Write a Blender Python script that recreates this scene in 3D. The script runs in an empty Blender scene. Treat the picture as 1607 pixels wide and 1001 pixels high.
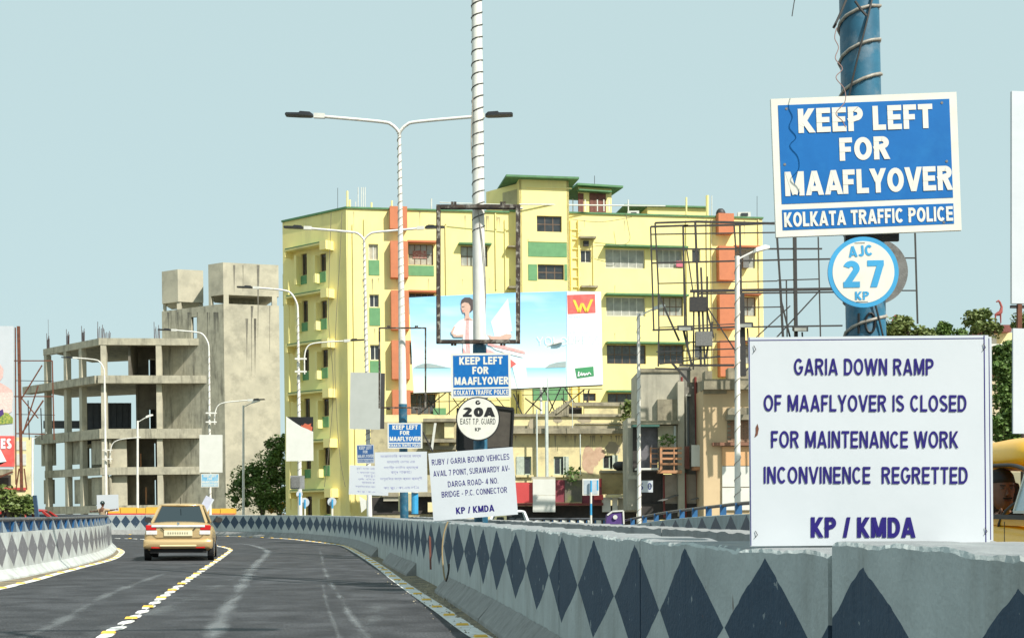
import bpy, bmesh, math, random
from mathutils import Vector, Matrix, Euler
random.seed(7)
sc = bpy.context.scene
C = sc.collection
# ------------------------------------------------------------------ camera
F = 2000.0            # focal length in pixels of a 1607 px wide picture
H = 1.28              # eye height above the carriageway
KY = F / 3300.0
cd = bpy.data.cameras.new("camera"); cam = bpy.data.objects.new("camera", cd); C.objects.link(cam)
cam.location = (0, 0, H); cam.rotation_euler = (math.radians(90), 0, 0)
cd.sensor_width = 36; cd.lens = F / 1607 * 36; cd.shift_y = (803 - 500.5) / 1607
cd.clip_start = .1; cd.clip_end = 6000
sc.camera = cam
# ------------------------------------------------------------------ sky, sun, exposure
SUN = Vector((0.68, -0.73, 0)); SUN.normalize(); EL = math.radians(46)
tosun = Vector((SUN.x * math.cos(EL), SUN.y * math.cos(EL), math.sin(EL)))
wd = bpy.data.worlds.new("World"); sc.world = wd; wd.use_nodes = True
wn, wl = wd.node_tree.nodes, wd.node_tree.links
sky = wn.new('ShaderNodeTexSky'); sky.sky_type = 'NISHITA'; sky.sun_disc = False
sky.sun_elevation = EL; sky.sun_rotation = math.atan2(SUN.x, SUN.y)
sky.air_density = 1.0; sky.dust_density = 1.2; sky.ozone_density = 1.4
mixn = wn.new('ShaderNodeMix'); mixn.data_type = 'RGBA'; mixn.inputs[0].default_value = .9
mixn.inputs[7].default_value = (4.78, 6.25, 6.32, 1)
wl.new(sky.outputs[0], mixn.inputs[6]); wl.new(mixn.outputs[2], wn['Background'].inputs[0])
wn['Background'].inputs[1].default_value = .1
sl = bpy.data.lights.new("sun", 'SUN'); sl.energy = 5.0; sl.angle = math.radians(.5); sl.color = (1, .95, .86)
so = bpy.data.objects.new("sun", sl); C.objects.link(so); so.rotation_euler = tosun.to_track_quat('Z', 'Y').to_euler()
so.location = (20, -30, 40)
sc.view_settings.view_transform = 'Standard'; sc.view_settings.look = 'None'
sc.view_settings.exposure = 0.30; sc.view_settings.gamma = 1; sc.view_settings.use_curve_mapping = False

# ------------------------------------------------------------------ helpers
def P(x, y, D):
    Y = D * KY
    return Vector(((x - 803.5) / F * Y, Y, H + (803 - y) / F * Y))
def G(x, y, z=0.0):
    Y = (H - z) * F / (y - 803)
    return Vector(((x - 803.5) / F * Y, Y, z))
def XD(X, D, z=0.0): return Vector((X, D * KY, z))
def lerp(a, b, t): return a + (b - a) * t
def interp(x, xs, ys):
    if x <= xs[0]: return ys[0]
    for i in range(1, len(xs)):
        if x <= xs[i]: return lerp(ys[i-1], ys[i], (x - xs[i-1]) / (xs[i] - xs[i-1]))
    return ys[-1]
def spline(pts, n=8):
    out = []
    P_ = [pts[0]] + list(pts) + [pts[-1]]
    for i in range(1, len(P_) - 2):
        a, b, c, d = P_[i-1], P_[i], P_[i+1], P_[i+2]
        for k in range(n):
            t = k / n
            out.append(0.5 * ((2*b) + (c - a)*t + (2*a - 5*b + 4*c - d)*t*t + (3*b - a - 3*c + d)*t*t*t))
    out.append(pts[-1].copy()); return out

def mat(name, col, col2=None, scale=4.0, rough=.8, bump=0.0, metal=0.0, stain=None, amt=.5, streak=False, stscale=1.2, bscale=None, spec=None):
    m = bpy.data.materials.new(name); m.use_nodes = True
    n, l = m.node_tree.nodes, m.node_tree.links
    b = n['Principled BSDF']; b.inputs['Roughness'].default_value = rough; b.inputs['Metallic'].default_value = metal
    if spec is not None: b.inputs['Specular IOR Level'].default_value = spec
    tc = n.new('ShaderNodeTexCoord')
    if col2 is None: col2 = tuple(c * .82 for c in col)
    nz = n.new('ShaderNodeTexNoise'); nz.inputs['Scale'].default_value = scale; nz.inputs['Detail'].default_value = 6; nz.inputs['Roughness'].default_value = .62
    l.new(tc.outputs['Object'], nz.inputs['Vector'])
    rp = n.new('ShaderNodeMapRange'); rp.inputs[1].default_value = .35; rp.inputs[2].default_value = .68
    l.new(nz.outputs[0], rp.inputs[0])
    mx = n.new('ShaderNodeMix'); mx.data_type = 'RGBA'; mx.inputs[6].default_value = (*col, 1); mx.inputs[7].default_value = (*col2, 1)
    l.new(rp.outputs[0], mx.inputs[0]); last = mx.outputs[2]
    if stain:
        mp = n.new('ShaderNodeMapping'); l.new(tc.outputs['Object'], mp.inputs[0])
        mp.inputs['Scale'].default_value = (stscale, stscale, stscale * (.16 if streak else 1))
        n2 = n.new('ShaderNodeTexNoise'); n2.inputs['Scale'].default_value = 1; n2.inputs['Detail'].default_value = 7; n2.inputs['Roughness'].default_value = .68
        l.new(mp.outputs[0], n2.inputs['Vector'])
        r2 = n.new('ShaderNodeMapRange'); r2.inputs[1].default_value = .5; r2.inputs[2].default_value = .72; r2.inputs[4].default_value = amt
        l.new(n2.outputs[0], r2.inputs[0])
        m2 = n.new('ShaderNodeMix'); m2.data_type = 'RGBA'; m2.inputs[7].default_value = (*stain, 1)
        l.new(r2.outputs[0], m2.inputs[0]); l.new(last, m2.inputs[6]); last = m2.outputs[2]
    l.new(last, b.inputs['Base Color'])
    if bump:
        bn = n.new('ShaderNodeTexNoise'); bn.inputs['Scale'].default_value = bscale or scale * 6; bn.inputs['Detail'].default_value = 4
        l.new(tc.outputs['Object'], bn.inputs['Vector'])
        bp = n.new('ShaderNodeBump'); bp.inputs['Strength'].default_value = bump; bp.inputs['Distance'].default_value = .02
        l.new(bn.outputs[0], bp.inputs['Height']); l.new(bp.outputs[0], b.inputs['Normal'])
    m['_last'] = last.node.name
    return m

def sock(m):                      # colour going into the shader
    b = m.node_tree.nodes['Principled BSDF']; return b.inputs['Base Color'].links[0].from_socket

def diamond_mat(name, light, dark, lo, hi, wall_top):
    """hand painted diamonds: u of the UV map counts diamonds, v is height in metres"""
    m = mat(name, light, tuple(c*.8 for c in light), 3, .75, .25, stain=(.16, .15, .12), amt=.45, streak=True, stscale=3.0, bscale=40)
    n, l = m.node_tree.nodes, m.node_tree.links; base = sock(m)
    uv = n.new('ShaderNodeUVMap'); uv.uv_map = 'paint'
    sp = n.new('ShaderNodeSeparateXYZ'); l.new(uv.outputs[0], sp.inputs[0])
    nz = n.new('ShaderNodeTexNoise'); nz.inputs['Scale'].default_value = 1.7; nz.inputs['Detail'].default_value = 3; l.new(uv.outputs[0], nz.inputs['Vector'])
    def M_(op, a, b=None):
        k = n.new('ShaderNodeMath'); k.operation = op
        for i, s in enumerate((a, b)):
            if s is None: continue
            if isinstance(s, (int, float)): k.inputs[i].default_value = s
            else: l.new(s, k.inputs[i])
        return k.outputs[0]
    w = M_('MULTIPLY', M_('SUBTRACT', nz.outputs[0], .5), .09)
    u = M_('ADD', sp.outputs[0], w)
    fr = M_('FRACT', u); du = M_('MULTIPLY', M_('ABSOLUTE', M_('SUBTRACT', fr, .5)), 2.0)
    mid = (lo + hi) / 2; hh = (hi - lo) / 2
    dv = M_('DIVIDE', M_('ABSOLUTE', M_('SUBTRACT', M_('ADD', sp.outputs[1], M_('MULTIPLY', w, .6)), mid)), hh)
    d = M_('LESS_THAN', M_('ADD', du, dv), .985)
    nd = n.new('ShaderNodeTexNoise'); nd.inputs['Scale'].default_value = 9; nd.inputs['Detail'].default_value = 8
    tc = n.new('ShaderNodeTexCoord'); l.new(tc.outputs['Object'], nd.inputs['Vector'])
    dk = n.new('ShaderNodeMix'); dk.data_type = 'RGBA'; dk.inputs[6].default_value = (*dark, 1); dk.inputs[7].default_value = (*[c*1.6+.01 for c in dark], 1)
    l.new(nd.outputs[0], dk.inputs[0])
    wear = M_('SUBTRACT', 1.0, M_('MULTIPLY', M_('GREATER_THAN', nd.outputs[0], .68), .5))
    mx = n.new('ShaderNodeMix'); mx.data_type = 'RGBA'; l.new(M_('MULTIPLY', d, wear), mx.inputs[0]); l.new(base, mx.inputs[6]); l.new(dk.outputs[2], mx.inputs[7])
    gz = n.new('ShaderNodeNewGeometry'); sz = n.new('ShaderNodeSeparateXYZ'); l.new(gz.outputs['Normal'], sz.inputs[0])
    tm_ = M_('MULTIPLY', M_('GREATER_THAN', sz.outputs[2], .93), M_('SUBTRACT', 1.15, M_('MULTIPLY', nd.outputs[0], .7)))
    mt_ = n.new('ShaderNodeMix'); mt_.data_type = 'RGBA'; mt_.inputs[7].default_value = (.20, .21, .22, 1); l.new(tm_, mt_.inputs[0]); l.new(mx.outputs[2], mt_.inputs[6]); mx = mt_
    # small rust flecks and chipped bare cement
    mp = n.new('ShaderNodeMapping'); mp.inputs['Scale'].default_value = (26, 26, 7); l.new(tc.outputs['Object'], mp.inputs[0])
    nf = n.new('ShaderNodeTexNoise'); nf.inputs['Scale'].default_value = 1; nf.inputs['Detail'].default_value = 2; l.new(mp.outputs[0], nf.inputs['Vector'])
    rf = n.new('ShaderNodeMapRange'); rf.inputs[1].default_value = .74; rf.inputs[2].default_value = .78; l.new(nf.outputs[0], rf.inputs[0])
    m3 = n.new('ShaderNodeMix'); m3.data_type = 'RGBA'; m3.inputs[7].default_value = (.13, .07, .045, 1); l.new(rf.outputs[0], m3.inputs[0]); l.new(mx.outputs[2], m3.inputs[6])
    l.new(m3.outputs[2], n['Principled BSDF'].inputs['Base Color'])
    return m

LOC = {}
def _loc(parent):
    return LOC.get(parent.name, Vector((0, 0, 0))) if parent else Vector((0, 0, 0))
def setp(o, label=None, cat=None, group=None, kind=None):
    if label: o['label'] = label
    if cat: o['category'] = cat
    if group: o['group'] = group
    if kind: o['kind'] = kind
    return o
def thing(name, loc, label, cat, group=None, rot=(0, 0, 0)):
    o = bpy.data.objects.new(name, None); C.objects.link(o); o.location = loc; o.rotation_euler = rot
    o.empty_display_size = .2; LOC[o.name] = Vector(loc); setp(o, label, cat, group); return o
class M:
    def __init__(s): s.v = []; s.f = []; s.uv = []; s.smooth = False
    def add(s, vs, fs):
        b = len(s.v); s.v += [Vector(v) for v in vs]; s.f += [tuple(b + i for i in f) for f in fs]; return s
    def quad(s, a, b, c, d): return s.add([a, b, c, d], [(0, 1, 2, 3)])
    def frame_box(s, o, ex, ey, ez):
        o, ex, ey, ez = map(Vector, (o, ex, ey, ez))
        vs = [o, o+ex, o+ex+ey, o+ey, o+ez, o+ex+ez, o+ex+ey+ez, o+ey+ez]
        return s.add(vs, [(0,3,2,1), (4,5,6,7), (0,1,5,4), (1,2,6,5), (2,3,7,6), (3,0,4,7)])
    def box(s, x0, x1, y0, y1, z0, z1): return s.frame_box((x0, y0, z0), (x1-x0, 0, 0), (0, y1-y0, 0), (0, 0, z1-z0))
    def beam(s, a, b, w, h=None):
        a, b = Vector(a), Vector(b); h = h or w; d = (b - a)
        if d.length < 1e-6: return s
        up = Vector((0, 0, 1)) if abs(d.normalized().z) < .95 else Vector((0, 1, 0))
        r = d.cross(up).normalized() * w; u = r.cross(d).normalized() * h
        return s.frame_box(a - r/2 - u/2, r, u, d) if True else s
    def tube(s, pts, r, n=8, cap=True):
        pts = [Vector(p) for p in pts]; rs = r if isinstance(r, (list, tuple)) else [r]*len(pts)
        b = len(s.v); ref = None
        for i, p in enumerate(pts):
            d = (pts[min(i+1, len(pts)-1)] - pts[max(i-1, 0)]).normalized()
            if ref is None: ref = Vector((0, 1, 0)) if abs(d.y) < .9 else Vector((1, 0, 0))
            a = (ref - d * ref.dot(d)).normalized(); ref = a; c = d.cross(a)
            for k in range(n):
                t = 2*math.pi*k/n; s.v.append(p + (a*math.cos(t) + c*math.sin(t))*rs[i])
        for i in range(len(pts)-1):
            for k in range(n):
                k2 = (k+1) % n
                s.f.append((b+i*n+k, b+i*n+k2, b+(i+1)*n+k2, b+(i+1)*n+k))
        if cap:
            c0 = len(s.v); s.v += [v.copy() for v in s.v[b:b+n]]; e = b+(len(pts)-1)*n; s.v += [v.copy() for v in s.v[e:e+n]]
            s.f.append(tuple(c0+k for k in range(n))[::-1]); s.f.append(tuple(c0+n+k for k in range(n)))
        return s
    def disc(s, c, r, ny, th, n=32, ax=None):       # disc facing -Y direction "ny"
        c = Vector(c); ny = Vector(ny).normalized(); u = ny.cross(Vector((0, 0, 1))).normalized(); w = u.cross(ny)
        b = len(s.v)
        for k in (0, 1):
            for i in range(n):
                t = 2*math.pi*i/n; s.v.append(c + u*math.cos(t)*r + w*math.sin(t)*r - ny*th*k)
        s.f.append(tuple(b+i for i in range(n))); s.f.append(tuple(b+n+i for i in range(n))[::-1])
        for i in range(n): j = (i+1) % n; s.f.append((b+i, b+n+i, b+n+j, b+j))
        return s
    def loft(s, rings, closed=True, cap=True):
        b = len(s.v); n = len(rings[0])
        for r in rings: s.v += [Vector(p) for p in r]
        for i in range(len(rings)-1):
            for k in range(n if closed else n-1):
                k2 = (k+1) % n; s.f.append((b+i*n+k, b+i*n+k2, b+(i+1)*n+k2, b+(i+1)*n+k))
        if cap: s.f.append(tuple(range(b, b+n))[::-1]); e = b+(len(rings)-1)*n; s.f.append(tuple(range(e, e+n)))
        return s
    def ball(s, c, rx, ry, rz, nu=10, nv=7):
        c = Vector(c)
        rings = []
        for j in range(1, nv):
            ph = math.pi*j/nv - math.pi/2
            rings.append([c + Vector((rx*math.cos(ph)*math.cos(2*math.pi*i/nu), ry*math.cos(ph)*math.sin(2*math.pi*i/nu), rz*math.sin(ph))) for i in range(nu)])
        return s.loft(rings)
    def build(s, name, m, parent=None, label=None, cat=None, group=None, kind=None, smooth=False, local=False, bevel=0, subsurf=0, normals=True):
        off = Vector((0, 0, 0)) if local else _loc(parent)
        if parent is None and kind is None and not local:      # single mesh thing: origin at its base
            lo = Vector((sum(v.x for v in s.v)/len(s.v), sum(v.y for v in s.v)/len(s.v), min(v.z for v in s.v)))
            off = lo
        me = bpy.data.meshes.new(name); me.from_pydata([v - off for v in s.v], [], s.f); me.update()
        if normals and len(s.f) < 20000:
            bm = bmesh.new(); bm.from_mesh(me); bmesh.ops.recalc_face_normals(bm, faces=bm.faces); bm.to_mesh(me); bm.free()
        if m: me.materials.append(m)
        if s.uv:
            uvl = me.uv_layers.new(name='paint')
            for lp in me.loops: uvl.data[lp.index].uv = s.uv[lp.vertex_index]
        if smooth:
            for p in me.polygons: p.use_smooth = len(p.vertices) <= 4      # end caps stay flat
        o = bpy.data.objects.new(name, me); C.objects.link(o)
        if parent: o.parent = parent; LOC[o.name] = off if local else _loc(parent)
        elif kind is None: o.location = off
        if bevel: b = o.modifiers.new('b', 'BEVEL'); b.width = bevel; b.segments = 2; b.limit_method = 'ANGLE'
        if subsurf: b = o.modifiers.new('s', 'SUBSURF'); b.levels = subsurf; b.render_levels = subsurf
        return setp(o, label, cat, group, kind)
def copy_tree(o, loc=None, label=None, parent=None):
    c = o.copy(); C.objects.link(c)
    if loc is not None: c.location = loc
    if label: c['label'] = label
    c.parent = parent
    LOC[c.name] = LOC.get(o.name, Vector((0,0,0)))
    for ch in o.children: copy_tree(ch, parent=c)
    return c

# ---- a plain sans serif, drawn stroke by stroke. Every glyph lives in a box of height 1
def _arc(cx, cz, rx, rz, a0, a1, n=10):
    return [(cx + rx*math.cos(math.radians(lerp(a0, a1, i/n))), cz + rz*math.sin(math.radians(lerp(a0, a1, i/n)))) for i in range(n+1)]
def glyph(ch, t):
    """returns width and a list of (polyline, thickness factor)"""
    h = t/2; w = .62; L, R, T, B = h, w-h, 1-h, h; cx = w/2
    g = {
     'A': (.72, [[(h*.62, -.1), (.36, 1.0 + .0)], [(.72-h*.62, -.1), (.36, 1.0)], [(.17, .27), (.55, .27)]]),
     'B': (w, [[(L, 0), (L, 1)], [(0.0, T), (.34, T)] + _arc(.34, .755, R-.36, .245-h, 90, -90, 8) + [(0, .51)], [(0, .51), (.36, .51)] + _arc(.36, .27+h*.05, R-.36, .255-h*.95, 90, -90, 8) + [(0, B)]]),
     'C': (.66, [_arc(.34, .5, .34-h, .5-h, 42, 318, 18)]),
     'D': (w+.03, [[(L, 0), (L, 1)], [(0, T), (.28, T)] + _arc(.28, .5, .37-h, .5-h, 90, -90, 14) + [(0, B)]]),
     'E': (.56, [[(L, 0), (L, 1)], [(0, T), (.56, T)], [(0, .51), (.52, .51)], [(0, B), (.56, B)]]),
     'F': (.52, [[(L, 0), (L, 1)], [(0, T), (.52, T)], [(0, .49), (.46, .49)]]),
     'G': (.70, [_arc(.35, .5, .35-h, .5-h, 42, 330, 18) + [(.70-h, .46)], [(.40, .46), (.70, .46)]]),
     'H': (w, [[(L, 0), (L, 1)], [(R, 0), (R, 1)], [(0, .51), (w, .51)]]),
     'I': (t, [[(h, 0), (h, 1)]]),
     'J': (.48, [[(.48-h, 1), (.48-h, .30)] + _arc(.24, .26, .24-h, .26-h, 0, -165, 10)]),
     'K': (.66, [[(L, 0), (L, 1)], [(h, .30), (.58, 1.06)], [(.22, .52), (.66-h*.45, -.08)]]),
     'L': (.52, [[(L, 0), (L, 1)], [(0, B), (.52, B)]]),
     'M': (.80, [[(L, 0), (L, 1)], [(.80-h, 0), (.80-h, 1)], [(h*1.0, 1.08), (.40, .06)], [(.80-h, 1.08), (.40, .06)]]),
     'N': (.64, [[(L, 0), (L, 1)], [(.64-h, 0), (.64-h, 1)], [(h*.9, 1.06), (.64-h*.9, -.06)]]),
     'O': (.72, [_arc(.36, .5, .36-h, .5-h, 0, 360, 26)]),
     'P': (.60, [[(L, 0), (L, 1)], [(0, T), (.32, T)] + _arc(.32, .71, .28-h, .29-h, 90, -90, 10) + [(0, .42+h*.0)]]),
     'R': (.65, [[(L, 0), (L, 1)], [(0, T), (.34, T)] + _arc(.34, .73, .28-h, .27-h, 90, -90, 10) + [(0, .46)], [(.32, .5), (.65-h*.8, -.06)]]),
     'S': (.62, [_arc(.31, .735, .30-h, .265-h, 25, 180, 9)[:-1] + _arc(.31, .735, .30-h, .245-h*.8, 180, 262, 5)[:-1] + _arc(.31, .27, .31-h, .245-h*.6, 82, 0, 5)[:-1] + _arc(.31, .27, .31-h, .27-h, 0, -158, 10)]),
     'T': (.58, [[(0, T), (.58, T)], [(.29, 0), (.29, T)]]),
     'U': (.64, [[(L, 1), (L, .32)] + _arc(.32, .32, .32-h, .32-h, 180, 360, 12) + [(.64-h, 1)]]),
     'V': (.68, [[(h*.5, 1.06), (.34, -.0)], [(.68-h*.5, 1.06), (.34, -.0)]]),
     'W': (.98, [[(h*.5, 1.06), (.27, -.03)], [(.49, 1.0), (.27, -.03)], [(.49, 1.0), (.71, -.03)], [(.98-h*.5, 1.06), (.71, -.03)]]),
     'X': (.66, [[(h*.4, -.06), (.66-h*.4, 1.06)], [(h*.4, 1.06), (.66-h*.4, -.06)]]),
     'Y': (.66, [[(h*.5, 1.06), (.33, .42)], [(.66-h*.5, 1.06), (.33, .42)], [(.33, 0), (.33, .50)]]),
     '2': (.56, [_arc(.28, .71, .28-h, .29-h, 165, -25, 12) + [(h*1.1, h+.02)], [(0, B), (.56, B)]]),
     '0': (.58, [_arc(.29, .5, .29-h, .5-h, 0, 360, 22)]),
     '4': (.58, [[(.42, 0), (.42, 1)], [(h, .28), (.42, .98)], [(0.0, .26), (.58, .26)]]),
     '7': (.54, [[(0, T), (.54, T)], [(.54-h*.9, T), (.18, -.06)]]),
     '/': (.34, [[(h*.4, -.06), (.34-h*.4, 1.06)]]),
     '-': (.30, [[(0, .38), (.30, .38)]]),
     '.': (t, [[(h, 0), (h, t*1.02)]]), ',': (t, [[(h, -.14), (h, t*1.02)]]), ' ': (.27, []),
    }
    return g[ch]
def _clip(poly, z, keep_above):
    out = []
    for i in range(len(poly)):
        a, b = poly[i], poly[(i+1) % len(poly)]; ia = (a[1] >= z) == keep_above or a[1] == z; ib = (b[1] >= z) == keep_above or b[1] == z
        if ia: out.append(a)
        if ia != ib and abs(b[1]-a[1]) > 1e-9: k = (z-a[1])/(b[1]-a[1]); out.append((a[0]+(b[0]-a[0])*k, z))
    return out
def _stroke(pl, t, lo=0., hi=1.):
    n = len(pl); closed = n > 3 and abs(pl[0][0]-pl[-1][0]) + abs(pl[0][1]-pl[-1][1]) < 1e-6
    Ls, Rs = [], []
    for i, p in enumerate(pl):
        if closed: a, b = pl[(i-1) % (n-1)] if i else pl[-2], pl[i+1] if i < n-1 else pl[1]
        else: a, b = pl[max(i-1, 0)], pl[min(i+1, n-1)]
        def nm(u, v):
            d = math.hypot(v[0]-u[0], v[1]-u[1]) or 1; return (-(v[1]-u[1])/d, (v[0]-u[0])/d)
        n1 = nm(a, p) if a != p else nm(p, b); n2 = nm(p, b) if b != p else n1
        m = (n1[0]+n2[0], n1[1]+n2[1]); q = max(.35, (m[0]*n1[0]+m[1]*n1[1])); m = (m[0]/q, m[1]/q)
        Ls.append((p[0]+m[0]*t/2, p[1]+m[1]*t/2)); Rs.append((p[0]-m[0]*t/2, p[1]-m[1]*t/2))
    out = []
    for i in range(n-1):
        q = [Ls[i], Rs[i], Rs[i+1], Ls[i+1]]
        if min(v[1] for v in q) < lo: q = _clip(q, lo, True)
        if q and max(v[1] for v in q) > hi: q = _clip(q, hi, False)
        if len(q) >= 3: out.append(q)
    return out
_tc = {}
def text_mesh(body, w, h, off=0.0, res=2):
    """lettering as flat mesh data fitted into w x h, centred at the origin of the x-z plane; off .0 regular, .045 heavy"""
    key = (body, off)
    if key not in _tc and all(ord(c) < 128 for c in body):
        t = .125 + off*2.6; x = 0; vs, fs = [], []
        for ch in body:
            gw, sts = glyph(ch, t); extra = 1 + off*3.2 if ch not in ' I.,/-' else 1
            for si, st in enumerate(sts):
                for q in _stroke(st, t, -.16 if ch == ',' else 0.):
                    b = len(vs); vs += [(x + v[0]*extra, si*.0004, v[1]) for v in q]; fs.append(tuple(range(b, b+len(q))))
            x += gw*extra + (.12 - off)
        x -= (.12 - off)
        _tc[key] = ([(v[0]/x-.5, v[1], v[2]-.5) for v in vs], fs)
    if key not in _tc:
        t = bpy.data.curves.new('t', 'FONT'); t.body = body; t.resolution_u = res
        o = bpy.data.objects.new('t', t); C.objects.link(o)
        dg = bpy.context.evaluated_depsgraph_get(); ev = o.evaluated_get(dg); me = ev.to_mesh()
        vs = [v.co.copy() for v in me.vertices]; fs = [tuple(p.vertices) for p in me.polygons]; ev.to_mesh_clear()
        bpy.data.objects.remove(o); bpy.data.curves.remove(t)
        x0, x1 = min(v.x for v in vs), max(v.x for v in vs); y0, y1 = min(v.y for v in vs), max(v.y for v in vs)
        _tc[key] = ([((v.x-x0)/(x1-x0)-.5, 0, (v.y-y0)/(y1-y0)-.5) for v in vs], fs)
    vs, fs = _tc[key]
    return [Vector((x*w, -y, z*h)) for x, y, z in vs], fs

# ------------------------------------------------------------------ materials
asphalt = mat('asphalt', (.017, .018, .021), (.046, .048, .053), 1.4, .85, .6, stain=(.10, .105, .115), amt=.4, stscale=.35, bscale=60)
def tweak_asphalt(m):
    n, l = m.node_tree.nodes, m.node_tree.links; base = sock(m)
    tc = n.new('ShaderNodeTexCoord'); g = n.new('ShaderNodeTexNoise'); g.inputs['Scale'].default_value = 38; g.inputs['Detail'].default_value = 3
    l.new(tc.outputs['Object'], g.inputs['Vector'])
    r = n.new('ShaderNodeMapRange'); r.inputs[1].default_value = .3; r.inputs[2].default_value = .75; r.inputs[3].default_value = .35; r.inputs[4].default_value = 2.3; l.new(g.outputs[0], r.inputs[0])
    x = n.new('ShaderNodeMix'); x.data_type = 'RGBA'; x.blend_type = 'MULTIPLY'; x.inputs[0].default_value = 1
    cb = n.new('ShaderNodeCombineColor'); [l.new(r.outputs[0], cb.inputs[i]) for i in range(3)]
    l.new(base, x.inputs[6]); l.new(cb.outputs[0], x.inputs[7]); l.new(x.outputs[2], n['Principled BSDF'].inputs['Base Color'])
tweak_asphalt(asphalt)
concrete = mat('concrete', (.36, .34, .29), (.27, .255, .21), 2.0, .9, .3, stain=(.12, .11, .09), amt=.6)
conc_grey = mat('grey_concrete', (.30, .31, .31), (.22, .225, .225), 4, .88, .4, stain=(.10, .10, .09), amt=.5, stscale=3)
barrier_near = diamond_mat('barrier_paint', (.50, .54, .53), (.024, .047, .078), .38, 1.09, 1.12)
barrier_left = diamond_mat('parapet_paint', (.55, .58, .56), (.125, .125, .135), .22, .86, .89)
barrier_right = diamond_mat('ramp_parapet_paint', (.36, .42, .44), (.075, .085, .11), .0, .86, .89)
white_paint = mat('white_line_paint', (.78, .78, .76), (.62, .62, .58), 6, .7, .2, stain=(.25, .24, .22), amt=.4, stscale=6)
yellow_paint = mat('yellow_line_paint', (.80, .50, .07), (.70, .42, .07), 6, .7)
dirt = mat('dirt', (.32, .26, .16), (.11, .10, .08), 3.2, .95, .8, stain=(.06, .06, .06), amt=.8, stscale=2.5, bscale=50)
pole_white = mat('pole_white', (.80, .79, .74), (.70, .69, .63), 3, .5, 0, stain=(.36, .30, .22), amt=.5, stscale=5, streak=True)
pole_bluelit = mat('pole_blue', (.025, .15, .25), (.012, .075, .13), 3, .45, .1, stain=(.25, .28, .30), amt=.5, stscale=9)
rope_m = mat('rope_light', (.42, .38, .32), (.22, .20, .17), 30, .45)
dark_m = mat('dark_metal', (.022, .022, .024), (.04, .035, .03), 8, .55)
lamp_dark = mat('lamp_head_dark', (.02, .022, .026), None, 4, .4)
rust_dark = mat('rusty_black_metal', (.018, .014, .012), (.06, .035, .02), 9, .7, .2, stain=(.55, .52, .45), amt=.75, stscale=7)
rust = mat('rust', (.20, .07, .035), (.10, .04, .025), 6, .85, .2)
board_white = mat('flex_white', (.58, .61, .645), (.54, .575, .61), 1.4, .45, .15, bscale=3)
board_cream = mat('board_cream', (.72, .72, .66), (.66, .66, .60), 2, .6)
board_grey = mat('board_grey', (.46, .48, .45), (.42, .44, .41), 2, .5, .1, bscale=3)
sign_blue = mat('sign_blue', (.008, .145, .44), (.006, .125, .39), 5, .55, 0, stain=(.02, .20, .50), amt=.4, stscale=6, spec=.2)
sign_white = mat('sign_white', (.74, .73, .66), (.68, .66, .58), 8, .4)
ink = mat('ink_blue', (.025, .017, .17), None, 4, .6, spec=.15)
ink_bengali = mat('ink_blue_faded', (.22, .22, .45), (.35, .36, .55), 30, .5)
black_print = mat('black_print', (.012, .012, .013), None, 4, .5)
cyan_print = mat('cyan_print', (.05, .36, .66), None, 5, .4)
galv = mat('galvanised', (.20, .20, .19), (.09, .09, .085), 28, .6, .2, stain=(.32, .32, .31), amt=.5, stscale=14)
yel = mat('yellow_wall', (.92, .80, .34), (.87, .75, .31), .8, .85, .05, stain=(.60, .52, .28), amt=.55, stscale=.9, streak=True)
green = mat('green_paint', (.15, .34, .16), (.12, .28, .13), 3, .8)
green_trim = mat('green_trim', (.11, .26, .12), (.08, .18, .09), 3, .8)
orange = mat('terracotta_paint', (.58, .20, .095), (.52, .175, .085), 2, .8, stain=(.35, .13, .07), amt=.3)
brown_m = mat('brown_shutter', (.20, .07, .05), (.14, .05, .035), 4, .7)
frame_white = mat('window_white', (.68, .68, .62), None, 4, .5)
frame_brown = mat('window_brown', (.13, .075, .045), (.20, .13, .08), 5, .6)
pane_dark = mat('pane_dark', (.022, .026, .03), (.05, .055, .06), 3, .12, spec=.7)
pane_curtain = mat('pane_curtain', (.42, .43, .38), (.24, .25, .23), 2.2, .35)
raw = mat('raw_concrete', (.47, .44, .335), (.33, .31, .24), 1.6, .92, .35, stain=(.10, .095, .075), amt=.9, streak=True, stscale=2.2, bscale=9)
raw2 = mat('raw_render', (.53, .49, .375), (.40, .375, .29), .8, .92, .3, stain=(.20, .19, .15), amt=.6, stscale=.7, bscale=7)
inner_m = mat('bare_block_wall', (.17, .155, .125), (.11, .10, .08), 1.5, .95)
cream_old = mat('old_cream_wall', (.78, .68, .38), (.66, .57, .32), 1.2, .9, .2, stain=(.22, .20, .14), amt=.65, stscale=.9)
mould = mat('mouldy_concrete', (.38, .34, .24), (.20, .18, .13), 1.6, .95, .4, stain=(.05, .05, .04), amt=.6, stscale=1.8, streak=True)
grey_old = mat('stained_grey_wall', (.50, .47, .37), (.37, .35, .28), 1.0, .95, .3, stain=(.07, .07, .06), amt=.75, stscale=.7, streak=True)
peach = mat('peach_wall', (.66, .50, .30), (.60, .45, .27), 1.0, .9, stain=(.36, .29, .19), amt=.45, stscale=.8, streak=True)
brick_m = mat('brick', (.36, .22, .14), (.25, .15, .10), 3, .95, .4)
maroon = mat('maroon_pipe', (.22, .035, .03), (.16, .03, .025), 3, .6)
red_banner = mat('red_banner', (.62, .07, .07), (.54, .06, .06), 1.5, .6)
maroon_banner = mat('maroon_banner', (.20, .03, .05), (.28, .06, .07), 2, .7, stain=(.10, .10, .08), amt=.7, stscale=1)
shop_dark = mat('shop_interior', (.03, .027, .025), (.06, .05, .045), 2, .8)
wood_o = mat('orange_timber', (.58, .27, .13), (.42, .22, .12), 4, .8, .2, stain=(.32, .26, .16), amt=.6, stscale=4)
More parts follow.
